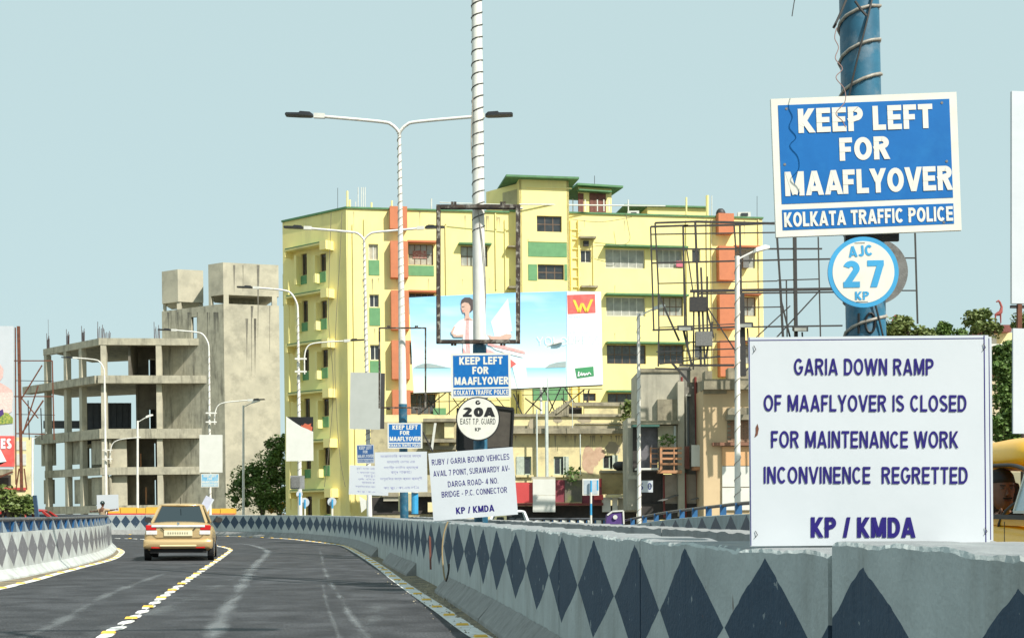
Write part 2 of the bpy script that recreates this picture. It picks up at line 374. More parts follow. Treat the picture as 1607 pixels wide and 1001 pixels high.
tyre = mat('tyre', (.012, .012, .013), None, 9, .85)
leaf = mat('leaf', (.075, .15, .025), (.13, .20, .04), 1.5, .6, stain=(.035, .08, .018), amt=.6, stscale=2.2)
leaf2 = mat('leaf_light', (.11, .17, .035), (.19, .21, .06), 1.2, .6, stain=(.04, .08, .02), amt=.6, stscale=2)
bark = mat('bark', (.12, .09, .06), (.07, .05, .04), 5, .95, .4)
ground_m = mat('city_ground', (.22, .20, .16), (.15, .14, .11), .3, .95)
rail_blue = mat('rail_blue', (.025, .10, .24), (.03, .14, .32), 5, .45)
rail_fin = mat('rail_fin', (.30, .36, .40), (.22, .27, .31), 6, .5)
pipe_grey = mat('rail_pipe', (.10, .11, .125), (.06, .062, .07), 6, .45)
gold = mat('gold_car_paint', (.66, .47, .24), (.64, .455, .23), 30, .26, metal=.5)
taxi_y = mat('taxi_yellow', (.95, .50, .012), (.92, .47, .012), 20, .28)
red_lens = mat('red_lens', (.55, .012, .012), None, 6, .15)
clear_lens = mat('clear_lens', (.75, .72, .70), None, 6, .2)
chrome = mat('chrome', (.75, .76, .78), None, 6, .15, metal=1)
plate_m = mat('plate', (.78, .72, .50), None, 6, .4)
cream_car = mat('white_car_paint', (.72, .74, .74), None, 6, .25)
red_car = mat('red_car_paint', (.40, .03, .025), None, 6, .3)
skin = mat("skin", (.17, .08, .045), (.13, .06, .034), 20, .5)
hair_m = mat('hair', (.008, .007, .007), None, 20, .6)
khaki = mat('khaki_cloth', (.46, .34, .22), (.40, .29, .19), 9, .9)
white_cloth = mat('white_cloth', (.62, .60, .52), None, 9, .9)
dark_cloth = mat('dark_cloth', (.05, .055, .06), None, 9, .9)
purple = mat('purple_cloth', (.07, .03, .16), (.10, .05, .22), 5, .7)
def glass_mat():
    m = bpy.data.materials.new('car_glass'); m.use_nodes = True; n, l = m.node_tree.nodes, m.node_tree.links
    out = n['Material Output']; n.remove(n['Principled BSDF'])
    t = n.new('ShaderNodeBsdfTransparent'); t.inputs[0].default_value = (.62, .68, .69, 1)
    g = n.new('ShaderNodeBsdfGlossy'); g.inputs['Roughness'].default_value = .05; g.inputs[0].default_value = (.16, .18, .19, 1)
    f = n.new('ShaderNodeFresnel'); f.inputs[0].default_value = 1.5; x = n.new('ShaderNodeMixShader')
    l.new(f.outputs[0], x.inputs[0]); l.new(t.outputs[0], x.inputs[1]); l.new(g.outputs[0], x.inputs[2]); l.new(x.outputs[0], out.inputs[0]); return m
car_glass = glass_mat()

# ================================================================== ROAD
outer = [(1.42, 2.0), (1.40, 4.0), (1.30, 5.6), (1.23, 8.15), (.92, 10.5), (.72, 13), (.48, 16), (.24, 19), (.0, 22), (-.35, 26), (-.82, 31), (-1.2, 35),
         (-1.9, 41.8), (-2.4, 46.4), (-3.2, 54), (-3.95, 61), (-4.9, 70), (-5.85, 78), (-7.1, 86), (-8.5, 93), (-10.1, 100), (-12, 105.5),
         (-13.9, 109.5), (-15.8, 113), (-18.5, 117), (-21, 119), (-24, 120), (-28, 121), (-36, 122)]
wall_c = spline([XD(a, b) for a, b in outer], 5)
inner = [(-8.6, 4), (-8.8, 14), (-9.1, 26), (-9.5, 38.5), (-9.95, 44.5), (-10.5, 50.5), (-11.5, 58.7), (-12.9, 67.5), (-14.8, 77.5), (-17, 85.5), (-20, 92), (-26, 98), (-36, 101)]
left_c = spline([XD(a, b) for a, b in inner], 5)
def normals(c):
    out = []
    for i in range(len(c)):
        d = (c[min(i+1, len(c)-1)] - c[max(i-1, 0)]); d.z = 0; d.normalize(); out.append(Vector((d.y, -d.x, 0)))
    return out      # points to the right of the direction of travel
wall_n, left_n = normals(wall_c), normals(left_c)
# ground and decks
M().quad((-3000, -300, -7), (3000, -300, -7), (3000, 5000, -7), (-3000, 5000, -7)).build('ground', ground_m, kind='structure')
def strip(ca, cb, z, name, m, **k):
    s = M()
    vs = [Vector((p.x, p.y, z)) for p in ca] + [Vector((p.x, p.y, z)) for p in cb]; n = len(ca)
    s.add(vs, [(i, n+i, n+i+1, i+1) for i in range(n-1)]); return s.build(name, m, **k)
def resample(c, n):
    L = [0]
    for i in range(1, len(c)): L.append(L[-1] + (c[i]-c[i-1]).length)
    out = []; j = 0
    for k in range(n):
        t = L[-1]*k/(n-1)
        while j < len(L)-2 and L[j+1] < t: j += 1
        out.append(c[j].lerp(c[j+1], (t-L[j])/(L[j+1]-L[j]) if L[j+1] > L[j] else 0))
    return out
ra, rb = resample([p - n_*.35 for p, n_ in zip(left_c, left_n)], 120), resample([p + n_*.5 for p, n_ in zip(wall_c, wall_n)], 120)
ra[0] = Vector((-8.9, -6, 0)); rb[0] = Vector((1.9, -6, 0)); 
road = strip(ra, rb, 0.0, 'road', asphalt, kind='structure')
s = M()
for c in (ra, rb):
    n = len(c); s.add([Vector((p.x, p.y, z)) for z in (-.02, -1.3) for p in c], [(i, i+1, n+i+1, n+i) for i in range(n-1)])
n = len(ra); s.add([Vector((p.x, p.y, -1.3)) for p in ra] + [Vector((p.x, p.y, -1.3)) for p in rb], [(i, n+i, n+i+1, i+1) for i in range(n-1)])
s.build('flyover_deck', conc_grey, kind='structure')
# painted line traced along its course
def pl(px, n=6): return spline([G(x, y) for x, y in px], n)
def ribbon(c, w, z, name, m, parent=None, seg=None, **k):
    ns = normals(c); s = M(); n = len(c)
    ws = w if isinstance(w, list) else [w]*n
    s.add([p - q*ww/2 + Vector((0,0,z)) for p, q, ww in zip(c, ns, ws)] + [p + q*ww/2 + Vector((0,0,z)) for p, q, ww in zip(c, ns, ws)], [(i, n+i, n+i+1, i+1) for i in range(n-1)])
    if m is streak_m:
        s.uv = [(i/(n-1), 0) for i in range(n)] + [(i/(n-1), 1) for i in range(n)]
    return s.build(name, m, parent, **k)
streak_m = None
right_px = [(1250, 1330), (900, 1085), (760, 1003), (730, 984), (701, 963), (681, 949.5), (661, 936), (641, 922.5), (620, 907.5), (600, 892), (580, 878.5), (560, 866.5), (540, 856.5), (512, 852), (484, 848.8), (457, 845.8), (416, 843.4), (375, 841.8), (336, 840.6), (290, 839.7), (250, 839.1), (218, 838.7), (170, 838.4), (120, 838.2)]
left_px = [(-420, 1020), (-180, 960), (0, 923.5), (22, 918), (44, 913), (66, 907), (88, 900.5), (110, 895), (132, 889), (154.5, 883.5), (176.6, 877), (187, 871), (191, 865), (182, 860), (168, 856.5), (150, 853)]
centre_px = [(-200, 1230), (60, 1070), (159, 1003), (211, 969), (236, 951.6), (273.6, 925), (306, 903), (326, 889.5), (343, 878), (357, 868), (362, 863.5), (356, 860), (341, 857), (318, 853.5), (290, 850.5), (255, 847.5), (214, 845.6), (190, 844.9), (169, 844.5), (140, 844)]
rl = pl(right_px); ll = pl(left_px); cl = pl(centre_px)
edge_r = ribbon(rl, .22, .006, 'edge_line', white_paint, kind='structure')
edge_l = ribbon(ll, .18, .006, 'edge_line', white_paint, kind='structure')
def arc_pts(c, step, start=0.):
    out = []; acc = -start
    for i in range(1, len(c)):
        d = (c[i]-c[i-1]); L = d.length
        while acc + L >= step:
            t = (step-acc)/L; c0 = c[i-1].lerp(c[i], t); out.append((c0, d.normalized())); 
            acc -= step
        acc += L
    return out
stud_v = [(-.5,-.5,0),(.5,-.5,0),(.5,.5,0),(-.5,.5,0),(-.42,-.3,1),(.42,-.3,1),(.42,.3,1),(-.42,.3,1)]
stud_f = [(0,3,2,1),(4,5,6,7),(0,1,5,4),(1,2,6,5),(2,3,7,6),(3,0,4,7)]
def stud_mesh(m, sx, sy, sz):
    me = bpy.data.meshes.new('stud'); me.from_pydata([(a*sx, b*sy, c*sz) for a, b, c in stud_v], [], stud_f); me.materials.append(m); return me
ystud = stud_mesh(yellow_paint, .14, .12, .02)
def put(me, p, d, parent, name, z=.007, skew=None):
    o = bpy.data.objects.new(name, me); C.objects.link(o); o.parent = parent
    o.location = (p.x, p.y, z); o.rotation_euler = (0, 0, math.atan2(-d.x, d.y)); return o
for line, st in ((rl, 1.38), (ll, 1.38)):
    par = edge_r if line is rl else edge_l
    for p, d in arc_pts(line, st):
        if 10 < p.y < 74 and (line is ll or p.x > -30): put(ystud, p, d, par, 'stud')
# centre line: hand laid white lozenges with yellow studs between them
centre_root = ribbon(cl[:int(len(cl)*.98)], .012, .005, 'centre_line', white_paint, kind='structure')
loz = bpy.data.meshes.new('paint_block')
_o = [(-.07, -.22), (.015, -.22), (.07, -.06), (.07, .22), (-.015, .22), (-.07, .06)]
loz.from_pydata([(x, y, 0) for x, y in _o] + [(x*.9, y*.96, .012) for x, y in _o], [], [(6,7,8,9,10,11)] + [(i, (i+1)%6, 6+(i+1)%6, 6+i) for i in range(6)]); loz.materials.append(white_paint)
for i, (p, d) in enumerate(arc_pts(cl, .80)):
    if 8 < p.y < 66:
        o = put(loz, p, d, centre_root, 'paint_block'); o.rotation_euler.z += random.uniform(-.05, .05); o.scale = (random.uniform(.9, 1.1), random.uniform(.88, 1.04), 1)
for i, (p, d) in enumerate(arc_pts(cl, 1.85)):
    if 8 < p.y < 66: put(ystud, p, d, centre_root, 'stud', z=.02)
# pale scrape marks on the asphalt
def make_streak(name, thr, col=(.27, .29, .30), br=.6):
    m = bpy.data.materials.new(name); m.use_nodes = True; n, l = m.node_tree.nodes, m.node_tree.links
    b = n['Principled BSDF']; b.inputs['Base Color'].default_value = (*col, 1); b.inputs['Roughness'].default_value = .8
    uv = n.new('ShaderNodeUVMap'); uv.uv_map = 'paint'; sp = n.new('ShaderNodeSeparateXYZ'); l.new(uv.outputs[0], sp.inputs[0])
    def M_(op, a, b=None):
        k = n.new('ShaderNodeMath'); k.operation = op
        for i, s_ in enumerate((a, b)):
            if s_ is None: continue
            if isinstance(s_, (int, float)): k.inputs[i].default_value = s_
            else: l.new(s_, k.inputs[i])
        return k.outputs[0]
    tc = n.new('ShaderNodeTexCoord')
    nz = n.new('ShaderNodeTexNoise'); nz.inputs['Scale'].default_value = 7; nz.inputs['Detail'].default_value = 8; nz.inputs['Roughness'].default_value = .75; l.new(tc.outputs['Object'], nz.inputs['Vector'])
    n2 = n.new('ShaderNodeTexNoise'); n2.inputs['Scale'].default_value = .8; n2.inputs['Detail'].default_value = 3; l.new(tc.outputs['Object'], n2.inputs['Vector'])
    pv = M_('SUBTRACT', 1, M_('MULTIPLY', M_('ABSOLUTE', M_('SUBTRACT', sp.outputs[1], .5)), 2))
    pu = M_('MINIMUM', M_('MULTIPLY', M_('SUBTRACT', 1, M_('MULTIPLY', M_('ABSOLUTE', M_('SUBTRACT', sp.outputs[0], .5)), 2)), 4), 1)
    a = M_('MULTIPLY', M_('MULTIPLY', pv, pu), M_('ADD', M_('MULTIPLY', n2.outputs[0], 1.4), -.1))
    k = n.new('ShaderNodeMapRange'); k.inputs[1].default_value = thr; k.inputs[2].default_value = thr+.35; k.inputs[4].default_value = br
    l.new(M_('ADD', a, M_('MULTIPLY', M_('SUBTRACT', nz.outputs[0], .5), .9)), k.inputs[0])
    t = n.new('ShaderNodeBsdfTransparent'); x = n.new('ShaderNodeMixShader'); l.new(k.outputs[0], x.inputs[0]); l.new(t.outputs[0], x.inputs[1]); l.new(b.outputs[0], x.inputs[2]); l.new(x.outputs[0], n['Material Output'].inputs[0])
    return m
def streak(px, w, thr=.22, br=.6):
    global streak_m
    streak_m = make_streak('worn_streak', thr, br=br); ribbon(pl(px), w, .0035, 'road_wear_mark', streak_m, kind='structure')
streak([(-40, 1040), (42, 998), (88, 978.7), (132, 952), (165.5, 934.5), (199, 921), (240, 906), (275, 893)], .42, .30, .38)
streak([(322, 1035), (333, 1001), (356, 954), (373, 929), (388, 904), (402, 885), (417, 871), (419, 864), (402, 857), (380, 853), (345, 851)], .42, .2, .5)
streak([(498, 850), (504, 870), (510, 896), (520, 916.5), (534, 936.6), (546, 960.6), (562, 980.7), (578, 1001), (590, 1020)], .34, .42, .55)
streak([(505, 905), (511, 940), (519, 965), (532, 1000), (545, 1040)], .24, .45, .45)
streak([(60, 1040), (140, 1000), (240, 960), (330, 925), (420, 880)], 1.3, .5, .3)
streak([(500, 1060), (560, 1000), (590, 960), (600, 930)], 1.2, .55, .3)
# grit strip against the kerbs
streak_m = None
def grit(ca, cb, z, n=140):
    a, b = resample(ca, n), resample(cb, n); s = M()
    s.add([p + Vector((0,0,z)) for p in a] + [p + Vector((0,0,z+.012)) for p in b], [(i, n+i, n+i+1, i+1) for i in range(n-1)]); return s
ia = [i for i, p in enumerate(wall_c) if p.y < 62]
rr = [p for p in rl if p.y < 62]
grit([p + q*.08 for p, q in zip(rr, normals(rr))], [wall_c[i] for i in ia][int(len(ia)*.05):], .004).build('roadside_dirt', dirt, kind='structure')
lll = [p for p in ll if p.y < 52]; ia = [i for i, p in enumerate(left_c) if 8 < p.y < 52]
grit([p - q*.08 for p, q in zip(lll, normals(lll))], [left_c[i] for i in ia], .004).build('roadside_dirt', dirt, kind='structure')
# loose grit, real little stones
s = M()
for _ in range(1500):
    t = random.random(); i = min(int(t*len(rr)), len(rr)-2); p = rr[i].lerp(rr[i+1], random.random()); o_ = random.uniform(-.25, .75) if random.random() < .35 else random.uniform(.1, .55)
    q = normals(rr)[i] if False else Vector((.97, .25, 0))
    c = p + q*o_; r = random.uniform(.006, .02) * (1 + (random.random() < .03)*1.3)
    s.add([c + Vector((math.cos(a)*r*random.uniform(.6, 1.3), math.sin(a)*r*random.uniform(.6, 1.3), .006)) for a in (0, 1.6, 3.1, 4.7)] + [c + Vector((0, 0, .006+r))], [(0,1,4),(1,2,4),(2,3,4),(3,0,4)])
s.build('loose_grit', mat('grit_stone', (.36, .32, .24), (.2, .18, .14), 3, .9), kind='stuff')

# ------------------------------------------------------------------ barriers
def sx(p, z): return 803.5 + F*p.x/p.y
peaks = [1598,1354,1199,1074,996,931,881,842,809,779,758,738,718,703,689,676,665,655,646,638,631,624,618,612,606,600,594,588,581,574,566,558,548,541,533,525,517,507,497,486.5,476,464.5,453,441,429.6,418,406,394,381.6,368,355,340.5,326,311,297,283,269,255,242,228,212.5,197,182.6,168,154,140,126,112]
pk = sorted((x, i) for i, x in enumerate(peaks)); pkx = [a for a, b in pk]; pku = [b + .5 for a, b in pk]
def ucoord(p):
    if p.y < 3.3: return .5 - (3.3 - p.y)*.55
    x = sx(p, 1)
    if x > 1598: return .5 - (x-1598)/244.
    return interp(x, pkx, pku)
def section(c, ns, i0, i1, prof, ufun, gap0=0, gap1=0, jitter=None, fine=None):
    """sweep a cross profile [(offset to the right, z)] along curve points, with paint UVs"""
    s = M(); n = len(prof); pts = [c[i].copy() for i in range(i0, i1+1)]; nn = [ns[i] for i in range(i0, i1+1)]
    pts[0] = pts[0] + (pts[1]-pts[0]).normalized()*gap0; pts[-1] = pts[-1] + (pts[-2]-pts[-1]).normalized()*gap1
    # finer
    fp, fn = [], []
    for i in range(len(pts)-1):
        q = max(4, int((pts[i+1]-pts[i]).length/fine)) if fine else 4
        for k in range(q): fp.append(pts[i].lerp(pts[i+1], k/q)); fn.append(nn[i].lerp(nn[i+1], k/q))
    fp.append(pts[-1]); fn.append(nn[-1])
    rings = []; uv = []
    for p, q in zip(fp, fn):
        u = ufun(p); ring = []
        for o_, z in prof:
            jo, jz = jitter(p, o_, z) if jitter else (0, 0)
            ring.append(p + q*(o_+jo) + Vector((0, 0, z+jz))); uv.append((u, z))
        rings.append(ring)
    s.loft(rings); s.uv = uv; return s
def idx(D): return min(range(len(wall_c)), key=lambda i: (abs(wall_c[i].y - D*KY) + (0 if wall_c[i].x > -22 else 99)))
bar = thing('road_barrier', XD(1.2, 5), 'long grey concrete barrier with dark diamonds, right of the road and round the bend', 'barrier')
J = [idx(d) for d in (2, 8.15, 12.4, 17, 22, 27, 32.5, 39, 46, 54, 63, 73, 84, 95, 105)] + [len(wall_c)-1]
J = sorted(set(J))
def jit(p, o_, z):
    if z > 1.0:
        w_ = .006*math.sin(p.y*5.1) + .004*math.sin(p.y*13.7)
        if o_ < .03: return random.uniform(-.003, .004), w_ + random.uniform(-.004, .001)*(1 + 1.6*(math.sin(p.y*2.3+1) > .6))
        return 0, w_
    return 0, 0
for k in range(len(J)-1):
    top = 1.172 if k == 0 else 1.12
    near = k < 4
    prof = [(0, .0), (0, .25), (.0, .5), (.0, .8), (0, top-.016), (.013, top-.002), (.04, top), (.39, top), (.40, top-.015), (.40, 0)]
    section(wall_c, wall_n, J[k], J[k+1], prof, ucoord, .012, .032 if k == 0 else .012, jit if k < 8 else None, .035 if k < 5 else .15).build('barrier_block', barrier_near, bar)
# splayed toe in precast lengths, a few lengths missing
toe = mat('toe_concrete', (.30, .30, .29), (.22, .22, .215), 5, .9, .4, stain=(.12, .115, .10), amt=.5, stscale=3)
tj = [idx(d) for d in (2, 5.6, 10.5, 14.5, 19, 24, 28.5, 33.6)]; tj2 = [idx(d) for d in (41.8, 46.4, 52)]; tj3 = [idx(d) for d in (59, 66, 75, 84, 93, 100, 105.5, 113)] + [len(wall_c)-1]
for grp in (tj, tj2, tj3):
    for a, b in zip(grp, grp[1:]):
        if b > a: section(wall_c, wall_n, a, b, [(-.20, 0), (-.19, .05), (-.004, .27), (-.004, 0)], lambda p: 0, .01, .01, lambda p, o_, z: (random.uniform(-.006, .006), random.uniform(-.006, .006)) if z else (0, 0)).build('barrier_toe', toe, bar)
# second median barrier just behind
med = [p + q*.86 for p, q in zip(wall_c, wall_n)]
bar2 = thing('road_barrier', XD(2.3, 5), 'second concrete barrier directly behind the diamond painted one, only its top showing', 'barrier')
iend = idx(60); js = list(range(idx(2), iend, 8)) + [iend]
for a, b in zip(js, js[1:]):
    section(med, wall_n, a, b, [(0, 0), (0, 1.14), (.38, 1.14), (.38, 0)], lambda p: p.y*.8, .01, .01, lambda p, o_, z: (0, random.uniform(-.008, .008)) if z else (0, 0)).build('barrier_block', conc_grey, bar2)
# median fill between the two
strip([p + q*.40 for p, q in zip(wall_c[:iend], wall_n)], [p + q*.86 for p, q in zip(wall_c[:iend], wall_n)], .03, 'median_strip', dirt, kind='structure')
# rebars and a dangling cable on the barrier
s = M()
for x, y0, y1, D in ((674, 840, 893, 33), (675.6, 842, 893, 33.2)):
    a, b = P(x, y0, D-.4), P(x+1, y1, D-.4); s.beam(a, b, .014)
s.build('rebar', brown_m, bar)
def dangle(pts, D, r, m, name, label, cat='cable'):
    M().tube(spline([P(x, y, D) for x, y in pts], 5), r, 6).build(name, m, label=label, cat=cat, smooth=True)
dangle([(703, 818), (697, 835), (694, 860), (695, 885), (697.5, 905), (700, 910)], 29.2, .012, mat('cable_tan', (.40, .30, .16), None, 5, .6), 'cable', 'tan cable hanging down the face of the diamond painted barrier below the bus route board')
dangle([(704.5, 884), (704, 895), (702, 905), (700, 912)], 29.0, .014, dark_m, 'cable', 'short black stub of cable at the barrier foot beside the tan cable')

# left parapet with steel rail
lpk = [3.3,22,38.6,54,67.3,82,96.7,108.6,120.3,128.7,137,145.7,152.3,157.5,162,165.5,168,169.5]
def uleft(p):
    x = sx(p, 1)
    if p.y > 41: return 16 + (p.y-41)/1.2
    if x < 3.3: return .5 + (p.y - XD(0, 39.4).y)/.95
    return interp(x, lpk, [i+.5 for i in range(len(lpk))])
par = thing('parapet', left_c[20], 'pale concrete parapet with grey diamonds and blue steel rail on the left of the road', 'parapet')
def rev(c): return c
jl = list(range(0, len(left_c)-1, 7)) + [len(left_c)-1]
for a, b in zip(jl, jl[1:]):
    section(left_c, left_n, a, b, [(.16, 0), (.15, .04), (.03, .16), (.0, .2), (-.02, .5), (-.05, .89), (-.30, .89), (-.32, 0)], uleft, .004, .004).build('parapet_block', barrier_left, par)
rc = [p - q*.16 for p, q in zip(left_c, left_n)]
M().tube([p + Vector((0, 0, 1.13)) for p in rc], .045, 8).build('handrail', pipe_grey, par, smooth=True)
s = M(); n = len(rc); s.add([p - q*.06 + Vector((0,0,z)) for z in (.885, 1.09) for p, q in zip(rc, left_n)], [(i, i+1, n+i+1, n+i) for i in range(n-1)]); s.build('back_plate', rail_blue, par)
post_pts = []
ua = None
for p, q in zip(resample(rc, 400), normals(resample(rc, 400))):
    u = uleft(p + q*.16)
    if ua is not None and math.floor(u) > math.floor(ua) and 14 < p.y < 60: post_pts.append((p, q))
    ua = u
for p, q in post_pts:
    d = Vector((-q.y, q.x, 0))
    M().add([p+q*.11-d*.14+Vector((0,0,.888)), p+q*.11+d*.14+Vector((0,0,.888)), p+q*.05+Vector((0,0,1.12)), p-q*.02+Vector((0,0,.888))], [(0,1,2),(1,3,2),(3,0,2),(0,3,1)]).build('rail_post', rail_fin, par)
    M().beam(p+Vector((0,0,.888)), p+Vector((0,0,1.1)), .05).build('rail_post', rail_blue, par)

# right hand carriageway and its curved ramp parapet
def deck2(name, pts_l, pts_r, m):
    n = len(pts_l); M().add(pts_l + pts_r, [(i, n+i, n+i+1, i+1) for i in range(n-1)]).build(name, m, kind='structure')
iq = list(range(0, idx(100), 4))
deck2('opposite_carriageway', [wall_c[i] + wall_n[i]*1.24 + Vector((0, 0, lerp(.02, -.4, max(0, min(1, (wall_c[i].y-30)/30))))) for i in iq], [Vector((lerp(6.8, 4.3, min(1, wall_c[i].y/58)), wall_c[i].y, lerp(.19, -.6, max(0, min(1, (wall_c[i].y-32)/28))))) for i in iq], asphalt)
rp = [(8.2, 3, .36), (7.3, 14, .36), (6.3, 28, .36), (5.75, 38, .36), (5.3, 47, .36), (5.38, 57, .30), (5.2, 66, .20), (4.92, 73, .08), (4.5, 84.6, -.17), (4.04, 94, -.44), (3.3, 106, -.9)]
rpc = spline([XD(a, b, c) for a, b, c in rp], 5); rpn = normals(rpc)
rpk = sorted([(1171.6, 0), (1147, 1), (1123, 2), (1101.6, 3), (1080.6, 4), (1059.7, 5), (1039.8, 6), (1020.8, 7), (1002.8, 8), (984, 9), (966, 10), (950, 11), (935, 12)])
def uright(p):
    x = sx(p, 1); return -(x-1171.6)/27 + .5 if x > 1171.6 else interp(x, [a for a, b in rpk], [b+.5 for a, b in rpk])
par2 = thing('parapet', rpc[20], 'grey ramp parapet with dark diamonds and blue railing rising behind the white notice board', 'parapet')
jl = list(range(0, len(rpc)-1, 8)) + [len(rpc)-1]
for a, b in zip(jl, jl[1:]):
    S = section(rpc, rpn, a, b, [(0, -.6), (0, .86), (.03, .88), (.26, .88), (.28, -.6)], uright, .004, .004)
    S.uv = [(u, z) for (u, z) in S.uv]; S.build('parapet_block', barrier_right, par2)
rc2 = [p + q*.13 for p, q in zip(rpc, rpn)]
M().tube([p + Vector((0, 0, 1.13)) for p in rc2], .045, 8).build('handrail', mat('rusty_pipe', (.13, .12, .12), (.08, .07, .07), 8, .5), par2, smooth=True)
ua = None; fine = resample(rc2, 500); fn = normals(fine)
for p, q in zip(fine, fn):
    u = uright(p)
    if ua is not None and math.floor(u) > math.floor(ua) and p.y > 15:
        d = Vector((-q.y, q.x, 0))
        M().beam(p + Vector((0,0,.88)), p + Vector((0,0,1.15)), .16, .1).build('rail_post', rail_blue, par2)
        M().box(p.x-.03, p.x+.05, p.y+.25, p.y+.33, p.z+.882, p.z+1.02).build('rail_bracket', pole_white, par2)
    ua = u
def far_rail(name, x0, x1, D0, D1, zt, zc, zb, label, np_):
    a, b = XD((x0-803.5)*D0/3300, D0), XD((x1-803.5)*D1/3300, D1)
    t = thing(name, a + Vector((0,0,zb)), label, 'parapet')
    d = (b-a); q = Vector((d.y, -d.x, 0)).normalized()
    M().frame_box(a + Vector((0,0,zb)), d, -q*.2 if q.y < 0 else q*.2, (0,0,zc-zb)).build('parapet_wall', conc_grey, t)
    M().tube([a + Vector((0,0,zt)), b + Vector((0,0,zt))], .06, 8).build('handrail', pipe_grey, t)
    for i in range(np_):
        p = a.lerp(b, (i+.5)/np_); M().frame_box(p + Vector((-.12, -.02, zc)), (.24, 0, 0), (0, .08, 0), (0, 0, (zt-zc)*.8)).build('rail_post', board_cream, t)
        M().frame_box(p + Vector((-.20, .03, zc)), (.07, 0, 0), (0, .08, 0), (0, 0, (zt-zc)*.9)).build('rail_post', rail_blue, t)
far_rail('parapet', 780, 1035, 122, 118, 1.25, .98, -2, 'upper of the two distant straight railings beyond the median, in front of the shops', 20)
far_rail('parapet', 800, 960, 106, 104, .93, .66, -3, 'lower nearer of the two distant straight railings beyond the median', 12)

# ================================================================== LAMP POSTS
def spiral(a, b, r0, r1, pitch, rr, n=10, z0=0, z1=1):
    a, b = Vector(a), Vector(b); L = (b-a).length; turns = L*(z1-z0)/pitch; N = max(8, int(turns*n)); ax = (b-a).normalized()
    u = ax.cross(Vector((0, 1, 0))).normalized(); w = ax.cross(u); pts = []
    for i in range(N+1):
        t = z0 + (z1-z0)*i/N; th = 2*math.pi*turns*i/N + .25*math.sin(i*.7); r = lerp(r0, r1, t) + rr*.7
        pts.append(a.lerp(b, t) + u*math.cos(th)*r + w*math.sin(th)*r)
    return pts
def led_head(parent, a, b, w=.30):
    """flat dark LED lantern from neck a to tip b"""
    d = (b-a); L = d.length; h = M(); y = Vector((0, w/2, 0)); up = Vector((0, 0, 1))
    rings = []
    for t, hh, ww in ((0, .03, .4), (.1, .075, .9), (.45, .08, 1), (.5, .035, 1), (.95, .03, .9), (1, .01, .7)):
        c = a + d*t; rings.append([c - y*ww - up*.03, c + y*ww - up*.03, c + y*ww + up*hh*.9, c - y*ww + up*hh*.9])
    h.loft(rings); o = h.build('lamp_head', lamp_dark, parent)
    M().beam(a - d.normalized()*.02 - up*.0, a - d.normalized()*.32 - up*.0, .10, .13).build('neck', frame_white, parent)
def big_lamp(D, base, top, r0, r1, label, m=pole_white, arms='Y', zb=0.0, blue_to=None, wrap=True, wrap_from=0.0, arm_px=None, pitch=.3, rope=rope_m, rr=.012, group='tall street lamps along the median'):
    """base and top are pixels of the pole axis; arms in metres"""
    b = P(base[0], base[1], D); tp = P(top[0], top[1], D); d = (tp-b).normalized(); b = b + d*((zb-b.z)/d.z)
    t = thing('street_lamp', b, label, 'street lamp', group)
    jz = tp
    if blue_to is not None:
        zc = P(0, blue_to, D).z; mid = b + d*((zc-b.z)/d.z)
        M().tube([b, mid], [r0*1.06, r0*1.06], 16).build('pole_sleeve', pole_bluelit, t, smooth=True)
        M().tube([mid, tp], [r0, r1], 16).build('pole', m, t, smooth=True)
    else:
        M().tube([b, tp], [r0, r1], 16).build('pole', m, t, smooth=True)
    if wrap:
        M().tube(spiral(b, tp, r0, r1, pitch, rr, z0=wrap_from), rr, 5, cap=False).build('rope_light', rope, t, smooth=True)
    if arms == 'Y':
        for sgn in (-1, 1):
            pts = spline([tp, tp + Vector((sgn*.03, 0, .10)), tp + Vector((sgn*.20, 0, .27)), tp + Vector((sgn*.50, 0, .36)), tp + Vector((sgn*2.05, 0, .50))], 5)
            M().tube(pts, .045, 8).build('arm', m, t, smooth=True)
            e = pts[-1]; led_head(t, e + Vector((sgn*.32, 0, .03)), e + Vector((sgn*1.08, 0, .06)))
            if wrap:
                M().tube([p + Vector((math.sin(i*1.9)*.055, math.cos(i*1.9)*.055, math.cos(i*1.9)*.05)) for i, p in enumerate(spline(pts, 4))], .006, 4).build('rope_light', rope, t)
    if arms == 'L':
        pts = spline([tp, tp + Vector((-.05, 0, .5)), tp + Vector((-.35, 0, 1.0)), tp + Vector((-.8, 0, 1.15)), tp + Vector((-1.9, 0, 1.25))], 5)
        M().tube(pts, .045, 8).build('arm', m, t, smooth=True); e = pts[-1]; led_head(t, e + Vector((-.32, 0, .02)), e + Vector((-1.08, 0, .05)))
    return t, b, d
pole1, b1, d1 = big_lamp(10.15, (1366, 857), (1348, 0), .096, .094, 'thick blue street lamp pole wrapped in rope light, behind the biggest blue sign', m=pole_bluelit, arms=None, pitch=.165, rope=rope_m, rr=.0085)
# the pole runs on up out of the picture to its two arms
tip = b1 + d1*10.4
M().tube([b1 + d1*((P(0,0,10.15).z-b1.z)/d1.z - .02), tip], [.094, .07], 16).build('pole', pole_bluelit, pole1, smooth=True)
for sgn in (-1, 1):
    pts = spline([tip, tip + Vector((sgn*.03, 0, .10)), tip + Vector((sgn*.20, 0, .27)), tip + Vector((sgn*.50, 0, .36)), tip + Vector((sgn*2.05, 0, .50))], 5)
    M().tube(pts, .045, 8).build('arm', pole_bluelit, pole1, smooth=True); led_head(pole1, pts[-1] + Vector((sgn*.32, 0, .03)), pts[-1] + Vector((sgn*1.08, 0, .06)))
